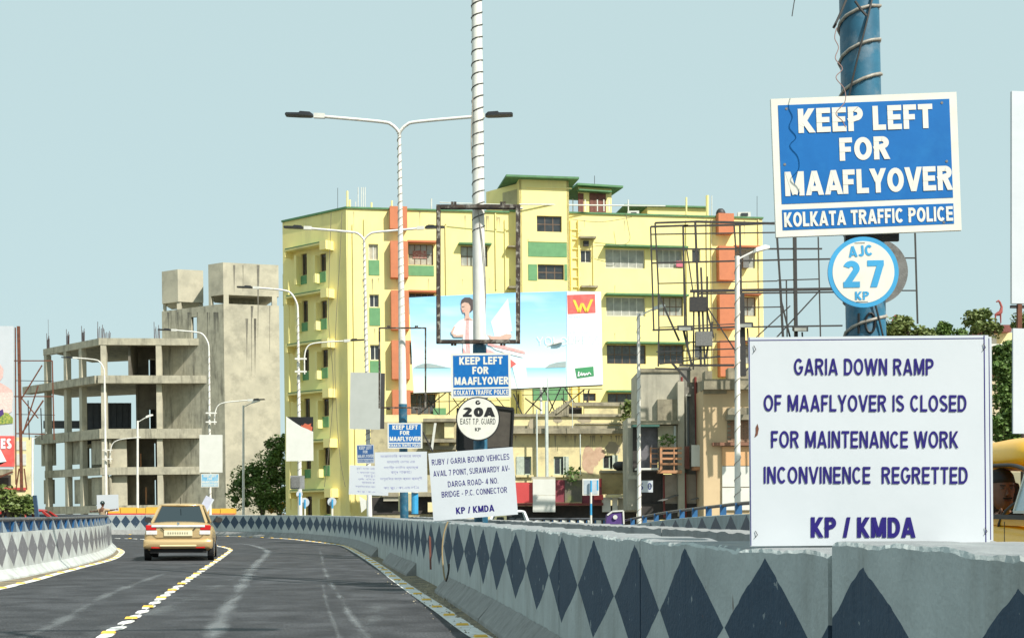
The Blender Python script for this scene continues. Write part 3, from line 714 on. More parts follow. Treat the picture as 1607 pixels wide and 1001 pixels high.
# second rope, ties and a drooping wire on the near pole
s = M(); pp = []
for i in range(60):
    t = i/59; z = lerp(1.9, 3.9, t); c = b1 + d1*(z/d1.z); a = .5 + 5*t
    pp.append(c + Vector((math.cos(a)*.108, -abs(math.sin(a))*.108, 0)))
s.tube(pp, .005, 5); s.build('thin_wire', dark_m, pole1)
def wire(px, D, r, name, m, label, n=6, parent=None):
    return M().tube(spline([P(x, y, D) for x, y in px], n), r, 5).build(name, m, parent, label=None if parent else label, cat=None if parent else 'wire')
wire([(1313, 44), (1310, 60), (1316, 75), (1311, 92), (1322, 108), (1312, 122), (1325, 140), (1326, 160), (1312, 178), (1322, 190), (1327, 200)], 9.4, .0022, 'loose_wire', mat('pink_wire', (.35, .20, .17), None, 5, .5), 'thin pinkish wire dangling from the blue pole over the letters of the biggest sign')
wire([(1336, -20), (1326, 5), (1315, 30), (1308, 44), (1312, 38)], 9.6, .006, 'strap', dark_m, '', parent=pole1)
wire([(1342, 2), (1352, 16), (1360, 25)], 9.6, .006, 'strap', dark_m, '', parent=pole1)
wire([(1249, -10), (1246, 6), (1243, 26)], 12, .003, 'twig_wire', dark_m, 'dark forked end of wire hanging into the sky left of the blue pole')
# painted 10 on the pole
def on_pole(px, D, r):
    out = []
    for x, y in px:
        p = P(x, y, D); c = b1 + d1*((p.z-b1.z)/d1.z); dx = (p.x-c.x); dx = max(-r*.98, min(r*.98, dx)); out.append(Vector((c.x+dx, c.y-math.sqrt(r*r-dx*dx), p.z)))
    return out
one = on_pole([(1354, 488), (1354, 520)], 9.9, .098)
zero = on_pole([(1371 + 7.5*math.cos(a*.45), 504 - 15.5*math.sin(a*.45)) for a in range(15)], 9.9, .098)
s = M(); s.tube(one, .006, 6); s.tube(zero, .006, 6); s.build('painted_number', black_print, pole1)

lamp_pole2, b2, d2 = big_lamp(33.7, (755, 820), (746.3, -200), .105, .075, 'white wrapped lamp pole rising out of the picture through the empty rusty frame', arms='Y', blue_to=541, wrap_from=.50, pitch=.19, rr=.011, rope=mat('rope_dark', (.10, .095, .085), None, 9, .6))
M().tube(spline([b2 + d2*z + Vector((.105*math.cos(z*1.3), -.105*abs(math.sin(z*1.3+.5)), 0)) for z in (4.3, 4.8, 5.4, 6.0, 6.6, 7.2, 7.9)], 6), .009, 5).build('loose_wire', rope_m, lamp_pole2)
big_lamp(57.9, (634.5, 812), (626.5, 212), .11, .045, 'tallest two armed lamp post, its arms against the sky above the yellow roof', arms='Y', blue_to=634, wrap_from=.25, pitch=.22, rr=.013)
big_lamp(82, (580, 808), (571.5, 379), .11, .045, 'two armed lamp post whose lamps hang level with the yellow building parapet', arms='Y', wrap_from=.2, pitch=.24, rr=.014)
def clamped(D, x, ytop, y1, y2, reach, root, px):
    r = .03; a = P(x+9*33/ (3300/D) / 1.0 * 0 + px, y2+4, D); k = 1
    pts = spline([P(px, y2+4, D), P(px, ytop+22, D), P(px+4, ytop+8, D), P(px+14, ytop+2, D), P(px+14+(reach-14)*.5, ytop-.5, D), P(px+reach, ytop-2, D)], 4)
    M().tube(pts, .035, 6).build('side_arm', pole_white, root, smooth=True)
    for yy in (y1, y2): M().beam(P(x-5, yy, D-.4), P(px+3, yy, D-.4), .12, .08).build('clamp', pole_white, root)
    if D < 130: e = P(px+reach, ytop-2, D); led_head(root, e + Vector((.32, 0, .02)), e + Vector((1.0, 0, .06)), .25)
l5, _, _ = big_lamp(103, (471, 808), (467.5, 492), .12, .05, 'lamp post with arm curving left, before the shaded side of the yellow building', arms='L', wrap_from=.3, pitch=.35, rr=.014)
clamped(103, 468, 537, 563, 583, 62, l5, 478)
l6, _, _ = big_lamp(123, (330, 810), (328, 552), .12, .05, 'curved arm lamp post standing in front of the concrete tower', arms='L', zb=-7, wrap_from=.5, pitch=.4, rr=.015)
clamped(123, 328, 630, 648, 662, 52, l6, 337)
l7, _, _ = big_lamp(146, (167, 805), (164, 590), .14, .06, 'white curved arm lamp post in front of the corner column of the unfinished block', arms='L', zb=-7, wrap=False)
clamped(146, 166, 688, 706, 720, 48, l7, 173)
def small_lamp(x, ytop, D, head, label, r=.085, lean=0, wrap=False, group='short street lamps with pale angled heads'):
    b = P(x, 803, D); b.z = -7; tp = P(x+lean, ytop, D); t = thing('street_lamp', b, label, 'street lamp', group)
    M().tube([b, tp], [r*1.3, r*.8], 10).build('pole', pole_white, t, smooth=True)
    k = D*KY/F; hx, hy = head; a = tp + Vector((0, 0, -.12)); e = P(x+lean+hx*.5, ytop-hy*.5, D); f = P(x+lean+hx, ytop-hy, D)
    M().tube([a, e], .035, 6).build('arm', pole_white, t)
    dd = (f-e); y = Vector((0, .13, 0)); u = Vector((0, 0, 1)); rings = []
    for q, hh, ww in ((0, .03, .5), (.15, .10, 1), (.7, .11, 1), (1, .04, .6)):
        c = e + dd*q; rings.append([c-y*ww-u*.05, c+y*ww-u*.05, c+y*ww*.8+u*hh, c-y*ww*.8+u*hh])
    M().loft(rings).build('lamp_head', board_cream, t)
    if wrap: M().tube(spiral(b, tp, r*1.3, r*.8, .55, .015), .015, 4, cap=False).build('rope_light', rope_m, t)
small_lamp(1158, 402, 72, (50, 14), 'pale lamp post in front of the orange panels at the right of the yellow building', .10, -1, True)
small_lamp(1004, 492, 96, (42, 12), 'pale lamp post with angled head before the stained grey concrete building', .09, -2, True)
small_lamp(849, 545, 118, (35, 10), 'pale lamp post with its head over the lettering of the beach advertisement', .09, 0)
small_lamp(692, 590, 150, (20, 6), 'pale lamp post just under the beach advertisement, left of the second blue sign', .10, 0)
small_lamp(382, 636, 150, (26, 8), 'pale lamp post in front of the leafy tree by the concrete tower', .09, 0)
small_lamp(216, 660, 150, (24, 9), 'pale lamp post in front of the dark open bays of the unfinished block', .09, 0)
small_lamp(51, 687, 152, (22, 8), 'pale lamp post beside the red and white billboard at far left', .09, 0)

# ================================================================== SIGNS
LY = [0, .0012, .0024, .0036, .0012, .0024, .0036, .0015, .003, .002, .004]
class Sign:
    def __init__(s, name, cx, cy, D, label, cat, roll=0, yaw=0, group=None):
        s.k = D*KY/F; s.c = P(cx, cy, D)
        s.root = thing(name, s.c, label, cat, group, rot=(0, -math.radians(roll), math.radians(yaw)))
    def rect(s, name, x0, x1, z0, z1, m, layer=0, th=.003, bevel=0):
        k = s.k; y = -LY[layer]
        return M().box(x0*k, x1*k, y, y + (th if layer == 0 else .001), z0*k, z1*k).build(name, m, s.root, local=True, bevel=bevel)
    def poly(s, name, pts, m, layer=0):
        k = s.k; y = -LY[layer]
        return M().add([(x*k, y, z*k) for x, z in pts], [tuple(range(len(pts)))]).build(name, m, s.root, local=True, normals=False)
    def text(s, body, cx, cz, w, h, m, layer=1, off=0.0, roll=0):
        vs, fs = text_mesh(body, w*s.k, h*s.k, off); a = math.radians(roll); c, q = math.cos(a), math.sin(a)
        vs = [Vector((v.x*c - v.z*q + cx*s.k, v.y-LY[layer]-.0005, v.x*q + v.z*c + cz*s.k)) for v in vs]
        me = M(); me.v = vs; me.f = fs; return me.build('lettering', m, s.root, local=True, normals=False)
    def disc(s, name, r, m, layer=0, th=.003, cx=0, cz=0, n=40):
        k = s.k; th = th if layer == 0 else .001; return M().disc((cx*k, -LY[layer]+th, cz*k), r*k, (0, 1, 0), th, n).build(name, m, s.root, local=True)
def keep_left(cx, cy, D, w, h, roll, label, yaw=0, detail=True, white=sign_white, blue=sign_blue):
    S = Sign('traffic_sign', cx, cy, D, label, 'traffic sign', roll, yaw, 'blue keep left signs')
    S.rect('panel', -w/2, w/2, -h/2, h/2, white, 0, max(.004, .02))
    f = w/291.5; g = h/217.
    L = 7
    S.rect('blue_field', -135*f, 134*f, -57*g, 98*g, blue, L, .002); S.rect('blue_field', -135*f, 134*f, -98*g, -66*g, blue, L, .002)
    L = 8
    S.text('KEEP LEFT', 1*f, 72*g, 211*f, 38*g, white, L, .036); S.text('FOR', -2*f, 25*g, 79*f, 36*g, white, L, .036)
    S.text('MAA', -84*f, -26*g, 90*f, 38*g, white, L, .034); S.text('FLYOVER', 48*f, -26*g, 172*f, 38*g, white, L, .036)
    S.text('KOLKATA TRAFFIC POLICE', 0, -82*g, 265*f, 23*g, white, L, .03)
    if detail:
        for x, z in ((-122, 92), (122, 92), (-126, -90), (118, -95), (-128, 5), (126, 0)): S.disc('rivet', 2.2*f, galv, L, .004, x*f, z*g, 8)
    return S
keep_left(1359.5, 258.5, 9.7, 291.5, 217, 2.2, 'largest blue keep left sign with white border on the thick blue pole')
keep_left(754.7, 589, 33.2, 94, 70, .8, 'middle sized blue keep left sign above the round 20A disc')
keep_left(635.5, 683.5, 57, 54.5, 40, .3, 'third largest blue keep left sign above the crisp Bengali notice board', detail=False)
keep_left(573.5, 712, 80, 27, 29, 2, 'small dark blue keep left sign half hidden behind the Bengali boards', yaw=8, detail=False, white=mat('sign_white_dull', (.42, .46, .52), None, 4, .5), blue=mat('sign_navy', (.02, .085, .24), None, 4, .5))
keep_left(329.5, 753.5, 121, 28, 21, 0, 'smallest faded blue keep left sign under the cream board near the tower', detail=False, white=sign_white, blue=mat('sign_blue_faded', (.12, .42, .68), (.4, .58, .66), 3, .5))

S = Sign('number_disc', 1355, 427, 9.6, 'round white disc with blue rim reading AJC 27 KP under the largest sign', 'sign', 1)
S.disc('plate', 55.5, cyan_print, 0, .012, n=64); S.disc('white_field', 48.5, sign_white, 4, .002, n=64)
S.text('AJC', -4, 33, 38, 17, cyan_print, 5, .03, 4)
for ch, cx, w in (('2', -19, 26), ('7', 19, 26)): S.text(ch, cx, -3, w, 42, cyan_print, 5, .035)
S.text('KP', -3, -37, 22, 13, cyan_print, 5, .03)
S.rect('staple', -13, 3, 40+5, 41+5, galv, 5, .002); S.rect('staple', -12, 6, -47, -46, galv, 5, .002)
S = Sign('number_disc', 1373, 426, 10.7, 'back of a rough grey metal disc half hidden behind the AJC 27 disc', 'sign', 0)
S.disc('plate', 52, galv, 0, .012, n=48)
M().box(P(1322,0,10).x, P(1405,0,10).x, P(0,0,9.9).y, P(0,0,9.9).y+.02, P(0,378,9.9).z, P(0,366,9.9).z).build('clamp_band', dark_m, pole1)

S = Sign('number_disc', 750, 657, 33.1, 'round white disc with black rim reading G 20A East T.P. Guard', 'sign', 0)
S.disc('plate', 34.5, black_print, 0, .015, n=48); S.disc('white_field', 32.6, sign_white, 5, .002, n=48)
S.text('G', 0, 25.5, 8, 7, black_print, 6, .05)
for ch, cx, w in (('2', -16.5, 14), ('0', 1, 15), ('A', 18, 17)): S.text(ch, cx, 10.5, w, 15, black_print, 6, .05)
S.text('EAST T.P. GUARD', 0, -4, 55, 9, black_print, 6, .0); S.text('KP', 0, -16.5, 9, 5.5, black_print, 6, .02)

ntc = 'white notice boards about the ramp closure'
S = Sign('notice_board', 1364, 691, 9.55, 'nearest white notice board reading Garia down ramp is closed, standing on the barrier', 'notice board', .5, group=ntc)
S.rect('panel', -188, 188.5, -164, 163.5, board_white, 0, .012)
for a in ((181, 182.5, -163, 163), (-187.5, -186.3, -163, 163), (-186, 181, 158, 159.2)): S.rect('border_line', *a, ink, 4, .001)
for body, x0, x1, y0, y1 in (('GARIA DOWN RAMP', 1247, 1466, 562.5, 588.5), ('OF MAAFLYOVER IS CLOSED', 1199, 1517, 619.5, 645.5), ('FOR MAINTENANCE WORK', 1210, 1504, 676, 702.5), ('INCONVINENCE  REGRETTED', 1198, 1518, 732, 758.5), ('KP / KMDA', 1271, 1435, 811, 843)):
    S.text(body, (x0+x1)/2-1364, 691-(y0+y1)/2, x1-x0, y1-y0, ink, 5, .012 if body[0:2] != 'KP' else .035, -.6)
for x, z in ((-180, 150), (180, 150), (-180, -140), (180, -138)):
    M().tube([(x*S.k, -.004, z*S.k), ((x+3)*S.k, -.008, (z-6)*S.k), ((x-1)*S.k, -.004, (z-11)*S.k)], .0018, 5).build('tie_wire', dark_m, S.root, local=True)
M().add([(x*S.k, -.0015, z*S.k) for x, z in ((-178, 22), (-175, 28), (-173, 20), (-175, 10), (-180, 6), (-178, 14))], [(0, 1, 2, 3, 4, 5)]).build('mud_spot', rust, S.root, local=True, normals=False)
S = Sign('notice_board', 1368, 690, 9.75, 'white board stacked right behind the nearest notice board, only its right edge showing', 'notice board', .5, group=ntc)
S.rect('panel', -186, 189.5, -160, 160, board_white, 0, .012); S.rect('border_line', 184.6, 185.8, -158, 158, ink, 4, .001)
S = Sign('notice_board', 742.5, 759, 32.6, 'tilted white notice board naming Ruby and Garia bound vehicles, below the 20A disc', 'notice board', 4.4, group=ntc)
S.rect('panel', -66.5, 66.5, -53, 53, board_white, 0, .012)
for i, (body, w, cx) in enumerate((('RUBY / GARIA BOUND VEHICLES', 122, -1), ('AVAIL 7 POINT, SURAWARDY AV-', 120, -1), ('DARGA ROAD- 4 NO.', 79, 0), ('BRIDGE - P.C. CONNECTOR', 103, 1), ('KP / KMDA', 60, 0))):
    S.text(body, cx, (38.5, 20.5, 2.5, -13, -40)[i], w, (9, 9, 9, 9, 10.5)[i], ink, 4, .004 if i < 4 else .03, 0)
S = Sign('notice_board', 629.4, 740.5, 56, 'white notice board in faded blue Bengali, hung below the third blue sign', 'notice board', .8, group=ntc)
S.rect('panel', -41, 41, -31.7, 31.7, board_white, 0, .012)
for i, (body, w) in enumerate((('মেরামতির কাজের জন্য', 64), ('মাফ্লাই ওভার এর', 44), ('গড়িয়া ডাউন র‍্যাম্প', 54), ('বন্ধ থাকবে।', 32), ('অসুবিধার জন্য ক্ষমা প্রার্থী', 66), ('কঃ পুঃ / কে.এম.ডি.এ', 55))):
    S.text(body, 0, (25, 16, 7, -1, -10.5, -24.5)[i], w, 6, ink_bengali, 4, 0)
S = Sign('notice_board', 579, 753.5, 78, 'second, paler Bengali notice board, partly covered by the crisper one', 'notice board', -2, group=ntc)
S.rect('panel', -31, 31, -23, 23, board_white, 0, .012)
for i, (body, w) in enumerate((('রুবি / গড়িয়া গামী যানবাহন', 44), ('৭ পয়েন্ট সুরাবর্দি', 42), ('দরগা রোড', 20), ('ব্রিজ - পি.সি. কানেক্টর', 38), ('ব্যবহার করুন', 26), ('অসুবিধার জন্য ক্ষমা প্রার্থী', 46), ('কঃ পুঃ / কে.এম.ডি.এ', 40))):
    S.text(body, 2, (18, 12, 6.5, 1.5, -4, -10, -18)[i], w, 4, ink_bengali, 4, 0)
S = Sign('notice_board', 169, 789, 128, 'small plain white board standing above the policeman at the bend', 'notice board', 1.5, group=ntc)
S.rect('panel', -17, 17, -13, 13, board_white, 0, .02)
S = Sign('notice_board', 322, 793, 112, 'slanted white board leaning beside the blue post behind the gold car', 'notice board', -28, 25, group=ntc)
S.rect('panel', -6, 6, -15, 15, mat('board_shaded', (.50, .52, .62), None, 4, .5), 0, .05); S.rect('edge', 6, 8, -15, 15, board_white, 0, .06)
for px, D in (((169, 802, 806, 12), 128.5), ((321, 806, 812, 12), 112.5)):
    a = P(px[0], px[1], D); M().tube([Vector((a.x, a.y, -1.2)), a], .03, 6).build('post', dark_m, label='thin post carrying the %s' % ('plain white board above the policeman' if D > 120 else 'slanted white board behind the gold car'), cat='post')
# blank boards on the lamp posts
S = Sign('advert_board', 573, 629, 81, 'blank grey advertisement box on the lamp post above the small navy sign', 'billboard', -.8)
S.rect('panel', -24, 24, -44.5, 44.5, board_grey, 0, .03); k = S.k
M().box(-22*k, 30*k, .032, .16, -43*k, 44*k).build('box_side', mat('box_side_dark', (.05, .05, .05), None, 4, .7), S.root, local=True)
S = Sign('advert_board', 470.5, 688, 101, 'white board with a torn curling top corner over a black panel', 'billboard', 0)
S.rect('back_panel', -21, 21, 0, 34, black_print, 0, .02)
S.poly('torn_sheet', [(-21.5, -35.5), (21.5, -34.5), (21, 11), (12, 15), (2, 19), (-6, 24), (-12, 28), (-21.5, 35)], board_cream, 9)
S.poly('torn_print', [(2, 19), (12, 15), (19, 11.5), (20, 18), (17, 20), (18, 24), (13, 22), (8, 24), (4, 20), (3, 22)], mat('print_orange', (.62, .14, .07), None, 4, .6), 10)
S = Sign('advert_board', 331, 711.5, 121, 'cream blank board above the smallest blue sign in front of the unfinished block', 'billboard', 0)
S.rect('panel', -18, 18, -29.5, 29.5, board_cream, 0, .05)
S = Sign('advert_board', 760, 674, 34.6, 'back of a brown board in a dark frame behind the round 20A disc', 'billboard', 0)
brownb = mat('board_back', (.085, .075, .06), (.06, .052, .042), 8, .8)
S.poly('board_back', [(-43, -32), (43, -29), (45, 32), (-2, 37), (-42, 34)], brownb, 0)
for a, b in (((-43, -32), (43, -29)), ((43, -29), (46, 32)), ((46, 32), (0, 38)), ((-43, -32), (-42, 34))):
    k = S.k; M().beam((a[0]*k, -.01, a[1]*k), (b[0]*k, -.01, b[1]*k), .03, .05).build('frame_bar', black_print, S.root, local=True)
S.poly('painted_shade', [(-42, -31), (-10, -30), (-16, 33), (-41, 33)], black_print, 2)  # shade of the board's left side, painted on as a flat black sheet
# empty billboard frames
def empty_frame(x0, y0, x1, y1, D, t, dep, label, lugs=True, m=rust_dark, roll=0):
    cx, cy = (x0+x1)/2, (y0+y1)/2; S = Sign('empty_frame', cx, cy, D, label, 'billboard frame', roll); k = S.k; w, h = (x1-x0)/2*k, (y1-y0)/2*k
    for nm, a in (('frame_bar', (-w, -w+t, -h, h)), ('frame_bar', (w-t, w, -h, h)), ('frame_bar', (-w+t+.002, w-t-.002, h-t*.8, h)), ('frame_bar', (-w+t+.002, w-t-.002, -h, -h+t*.8))):
        M().box(a[0], a[1], 0, dep, a[2], a[3]).build(nm, m, S.root, local=True)
    if lugs:
        for x in (-w*.62, -w*.55, w*.55, w*.62): M().box(x-.02, x+.02, .02, .05, -h-.04, -h-.002).build('lug', m, S.root, local=True); M().box(x-.02, x+.02, .02, .05, h+.002, h+.05).build('lug', m, S.root, local=True)
    return S
S = empty_frame(684.5, 321, 816.5, 538, 33.3, .065, .13, 'empty rusty black billboard frame around the white lamp pole, flaked white paint on its edges')
k = S.k
for x in (-1, 1): M().box((x*62-3)*k, (x*62+2)*k, -.012, -.002, -107*k, 107*k).build('flaked_strip', mat('flaked_paint', (.035, .025, .02), (.05, .03, .02), 6, .7, stain=(.60, .57, .48), amt=1.0, stscale=11), S.root, local=True)
M().tube([(-30*k, .2, 112*k), (70*k, .2, 107*k)], .018, 6).build('cross_pipe', pole_white, S.root, local=True)
empty_frame(594, 513.5, 669, 640.5, 57.3, .045, .05, 'thin empty black frame hanging above the third blue sign')
# round and triangular sign backs, posts
def banded_post(x, y0, y1, D, label_root, blue_first=True, w=.07, band=14):
    a, b = P(x, y0, D), P(x, y1, D); n = max(1, round(abs(y1-y0)/band)); 
    for i in range(n):
        M().tube([a.lerp(b, i/n), a.lerp(b, (i+1)/n - .001)], w/2, 8).build('post_band', cyan_print if (i % 2 == 0) == blue_first else sign_white, label_root)
def sign_back(kind, cx, cy, w, h, D, y1, label):
    c = P(cx, y1, D); t = thing('road_sign', c, label, 'road sign'); k = D*KY/F; ctr = P(cx, cy, D)
    if kind == 'round':
        M().disc(ctr, w/2*k, (0, 1, 0), .02, 28).build('plate', board_white, t)
    elif kind == 'square':
        M().box(ctr.x-w/2*k, ctr.x+w/2*k, ctr.y-.02, ctr.y, ctr.z-h/2*k, ctr.z+h/2*k).build('plate', sign_white, t)
        M().box(ctr.x-(w/2-2)*k, ctr.x+(w/2-2)*k, ctr.y-.03, ctr.y-.022, ctr.z-(h/2-2)*k, ctr.z+(h/2-2)*k).build('back_face', mat('sign_back_grey', (.50, .56, .60), None, 4, .5), t)
        M().box(ctr.x+(w/2-3.5)*k, ctr.x+(w/2-1)*k, ctr.y-.036, ctr.y-.031, ctr.z-(h/2-8)*k, ctr.z+(h/2-2)*k).build('blue_strip', cyan_print, t)
    else:
        s = M(); q = [ctr + Vector((-w/2*k, 0, -h/2*k)), ctr + Vector((w/2*k, 0, -h/2*k)), ctr + Vector((0, 0, h/2*k))]
        s.add(q + [p - Vector((0, .02, 0)) for p in q], [(0,1,2), (3,5,4), (0,3,4,1), (1,4,5,2), (2,5,3,0)]); s.build('plate', board_white, t)
        for a, b in ((0, 1), (1, 2), (2, 0)): M().beam(q[a].lerp(ctr, .08)-Vector((0, .03, 0)), q[b].lerp(ctr, .08)-Vector((0, .03, 0)), .03, .02).build('edge_line', galv, t)
    if kind == 'round' and w > 18:
        s = M(); r = w/2*k*.62; q = [ctr + Vector((0, -.028, r)), ctr + Vector((r, -.028, 0)), ctr + Vector((0, -.028, -r)), ctr + Vector((-r, -.028, 0))]
        for i in range(4): s.beam(q[i], q[(i+1) % 4], .03, .01)
        s.build('bracket', galv, t)
    banded_post(cx + .5, cy - h/2 + 3, y1, D-.25, t, True, .09 if D < 110 else .11, 17)
sign_back('round', 876, 774.5, 20, 20, 116, 804, 'round white sign back on a banded post at the foot of the pale lamp')
sign_back('square', 927, 764, 26, 26, 90, 826, 'square grey sign back with a white rim on a blue and white post')
sign_back('tri', 963.5, 769, 31, 31, 112, 800, 'triangular white sign back on a blue and white post')
sign_back('round', 478, 788, 15, 15, 106, 812, 'small round sign on a post below the grey meter box')
sign_back('round', 521, 787, 14, 14, 112, 812, 'small round sign with blue bar in front of the yellow building corner')
sign_back('round', 470, 775, 10, 10, 101, 812, 'smallest round sign fixed to the lamp post right under the grey box')
t = thing('meter_box', P(467, 767, 101), 'weathered grey electrical box on the lamp post left of the yellow building', 'electrical box')
M().frame_box(P(455.5, 767, 101), (21*101*KY/F, 0, 0), (0, .3, 0), (0, 0, 21*101*KY/F)).build('box_body', conc_grey, t); M().frame_box(P(457, 765, 100.9), (13*.0306, 0, 0), (0, .04, 0), (0, 0, 17*.0306)).build('box_door', galv, t)
M().tube([P(651, 772, 100), P(651, 806, 100)], .17, 10).build('blue_post', cyan_print, label='thick bright blue post right of the cream cabinet', cat='post'); 
M().tube([P(651.5, 772, 99.8)+Vector((0,0,.9)), P(651.5, 773, 99.8)], .16, 10).build('white_post', sign_white, label='white capped post standing above the bright blue one', cat='post')
t = thing('cabinet', P(638, 803, 104), 'tall cream metal cabinet below the Bengali board', 'cabinet'); kk = 104*KY/F
M().frame_box(P(625, 803, 104), (25*kk, 0, 0), (0, .8, 0), (0, 0, 31*kk)).build('cabinet_body', cream_old, t, bevel=.05); M().frame_box(P(628, 801, 103.8), (19*kk, 0, 0), (0, .04, 0), (0, 0, 27*kk)).build('cabinet_door', mat('cab_door', (.60, .52, .30), None, 4, .6), t)
s = M(); s.frame_box(P(1590, 680, 22), (1.6, .3, 0), (0, .03, 0), (0, 0, 165*22*KY/F)); s.build('notice_board', board_white, label='white board cut off by the right edge above the yellow taxi', cat='notice board', group=ntc)
t = thing('hoarding', P(1640, 480, 60), 'large blank pale hoarding cut off by the right edge in the sky', 'billboard')
a = P(1588, 476, 60); kk = 60*KY/F; M().frame_box(a, (6, .6, 0), (0, .12, 0), (0, 0, 333*kk)).build('panel', board_white, t); M().beam(a + Vector((.25, .1, -2.0)), a + Vector((.25, .1, -.01)), .12).build('support', rust, t); M().beam(a + Vector((5.6, .6, -12)), a + Vector((5.6, .6, -.01)), .3).build('support', rust, t)
M().beam(a + Vector((.0, .1, -.08)), a + Vector((6, .7, -.08)), .08).build('rail', dark_m, t)

# ================================================================== BUILDINGS
class Bld:
    """a building whose uprights lean very slightly, as everything in the picture does"""
    def __init__(s, name, xb, D, label, lean=.7, cat='building', yb=None):
        s.D = D; s.xb = xb; s.k = D*KY/F; base = P(xb, 803, D); base.z = -7
        s.yb = 803 + (H+7)/s.k; s.a = math.radians(lean)
        s.root = thing(name, base, label, cat, rot=(0, -s.a, 0))
    def un(s, x, y):
        dx, dy = x - s.xb, y - s.yb; c, q = math.cos(s.a), math.sin(s.a)
        # rotate back: the picture shows tops shifted to the left
        return s.xb + dx*c - dy*q, s.yb + dx*q + dy*c
    def P(s, x, y, D=None):
        x, y = s.un(x, y); return P(x, y, D or s.D)
class Face:
    def __init__(s, b, xl, Dl, xr, Dr, y=600):
        s.b = b; s.A = b.P(xl, y, Dl); s.B = b.P(xr, y, Dr); s.A.z = s.B.z = 0
        s.d = (s.B - s.A); s.L = s.d.length; s.d.normalize(); s.n = Vector((s.d.y, -s.d.x, 0))
        if s.n.y > 0: s.n = -s.n
    def th(s, x, y):
        x, y = s.b.un(x, y); r = Vector(((x-803.5)/F, 1, 0)); den = r.x*s.d.y - r.y*s.d.x
        # A + d*t = r*k
        k = (s.A.x*s.d.y - s.A.y*s.d.x)/den; p = r*k; return (p - s.A).dot(s.d), H + (803-y)/F*k
    def at(s, t, z, o=0): return s.A + s.d*t + s.n*o + Vector((0, 0, z))
    def rect(s, x0, y0, x1, y1):
        xm, ym = (x0+x1)/2, (y0+y1)/2
        return s.th(x0, ym)[0], s.th(x1, ym)[0], s.th(xm, y1)[1], s.th(xm, y0)[1]
    def boxm(s, m, t0, t1, z0, z1, o0, o1): return m.frame_box(s.at(t0, z0, o0), s.d*(t1-t0), s.n*(o1-o0), (0, 0, z1-z0))
    def box(s, name, px, o0, o1, mt, parent=None, **k):
        t0, t1, z0, z1 = s.rect(*px); return s.boxm(M(), t0, t1, z0, z1, o0, o1).build(name, mt, parent or s.b.root, **k)
    def wall(s, name, t0, t1, z0, z1, holes, mt, dep=.28, parent=None):
        ts = sorted(set([t0, t1] + [min(max(v, t0), t1) for h in holes for v in h[:2]])); zs = sorted(set([z0, z1] + [min(max(v, z0), z1) for h in holes for v in h[2:]]))
        m = M()
        for i in range(len(ts)-1):
            for j in range(len(zs)-1):
                tc, zc = (ts[i]+ts[i+1])/2, (zs[j]+zs[j+1])/2
                if any(h[0] < tc < h[1] and h[2] < zc < h[3] for h in holes): continue
                m.quad(s.at(ts[i], zs[j]), s.at(ts[i+1], zs[j]), s.at(ts[i+1], zs[j+1]), s.at(ts[i], zs[j+1]))
        for a, b, c, d in holes:
            q = [(a, c), (b, c), (b, d), (a, d)]
            for i in range(4):
                p, r = q[i], q[(i+1) % 4]; m.quad(s.at(*p), s.at(*r), s.at(*r, -dep), s.at(*p, -dep))
        return m.build(name, mt, parent or s.b.root, normals=False)
    def window(s, R, nx, ny, fm, pm, o=-.14, bar=.05, parent=None, rnd=None, solid=True):
        t0, t1, z0, z1 = R; m = M(); par = parent or s.b.root
        for i in range(nx+1): t = lerp(t0, t1-bar, i/nx); s.boxm(m, t, t+bar, z0, z1, o-.03, o)
        for j in range(ny+1): z = lerp(z0, z1-bar, j/ny); s.boxm(m, t0+.001, t1-.001, z, z+bar, o-.034, o-.004)
        w = m.build('window', fm, par)
        for i in range(nx):
            for j in range(ny):
                a, b = lerp(t0, t1-bar, i/nx)+bar, lerp(t0, t1-bar, (i+1)/nx); c, d = lerp(z0, z1-bar, j/ny)+bar, lerp(z0, z1-bar, (j+1)/ny)
                pmm = pm if not isinstance(pm, (list, tuple)) else pm[(i*3+j*5+int(t0*7)) % len(pm)]
                s.boxm(M(), a, b, c, d, o-.026, o-.016).build('pane', pmm, w)
        s.boxm(M(), t0, t1, z0, z1, -.30, -.285).build('dark_backing', pane_dark, w)  # dark sheet standing in for the unlit room behind the panes
        return w

# ---------------------------------------------------------------- yellow apartment block
Y = Bld('apartment_block', 820, 133, 'bright yellow apartment block with green trim and terracotta panels')
FR = Face(Y, 545, 130, 1196, 137.5, 330); LF = Face(Y, 443, 136.3, 545, 130, 340)
R = Y.root
def prect(f, lst): return [f.rect(*p) for p in lst]
holes = []; wins = []
def W(f, px, nx, ny, fm, pm, hs, **k):
    r = f.rect(*px); hs.append(r); wins.append((f, r, nx, ny, fm, pm, k))
cur = [pane_curtain, pane_curtain, mat('curtain_beige', (.50, .46, .36), (.32, .30, .25), 3, .4)]
drk = [pane_dark, pane_dark, mat('pane_grey', (.12, .13, .13), (.05, .05, .06), 3, .2)]
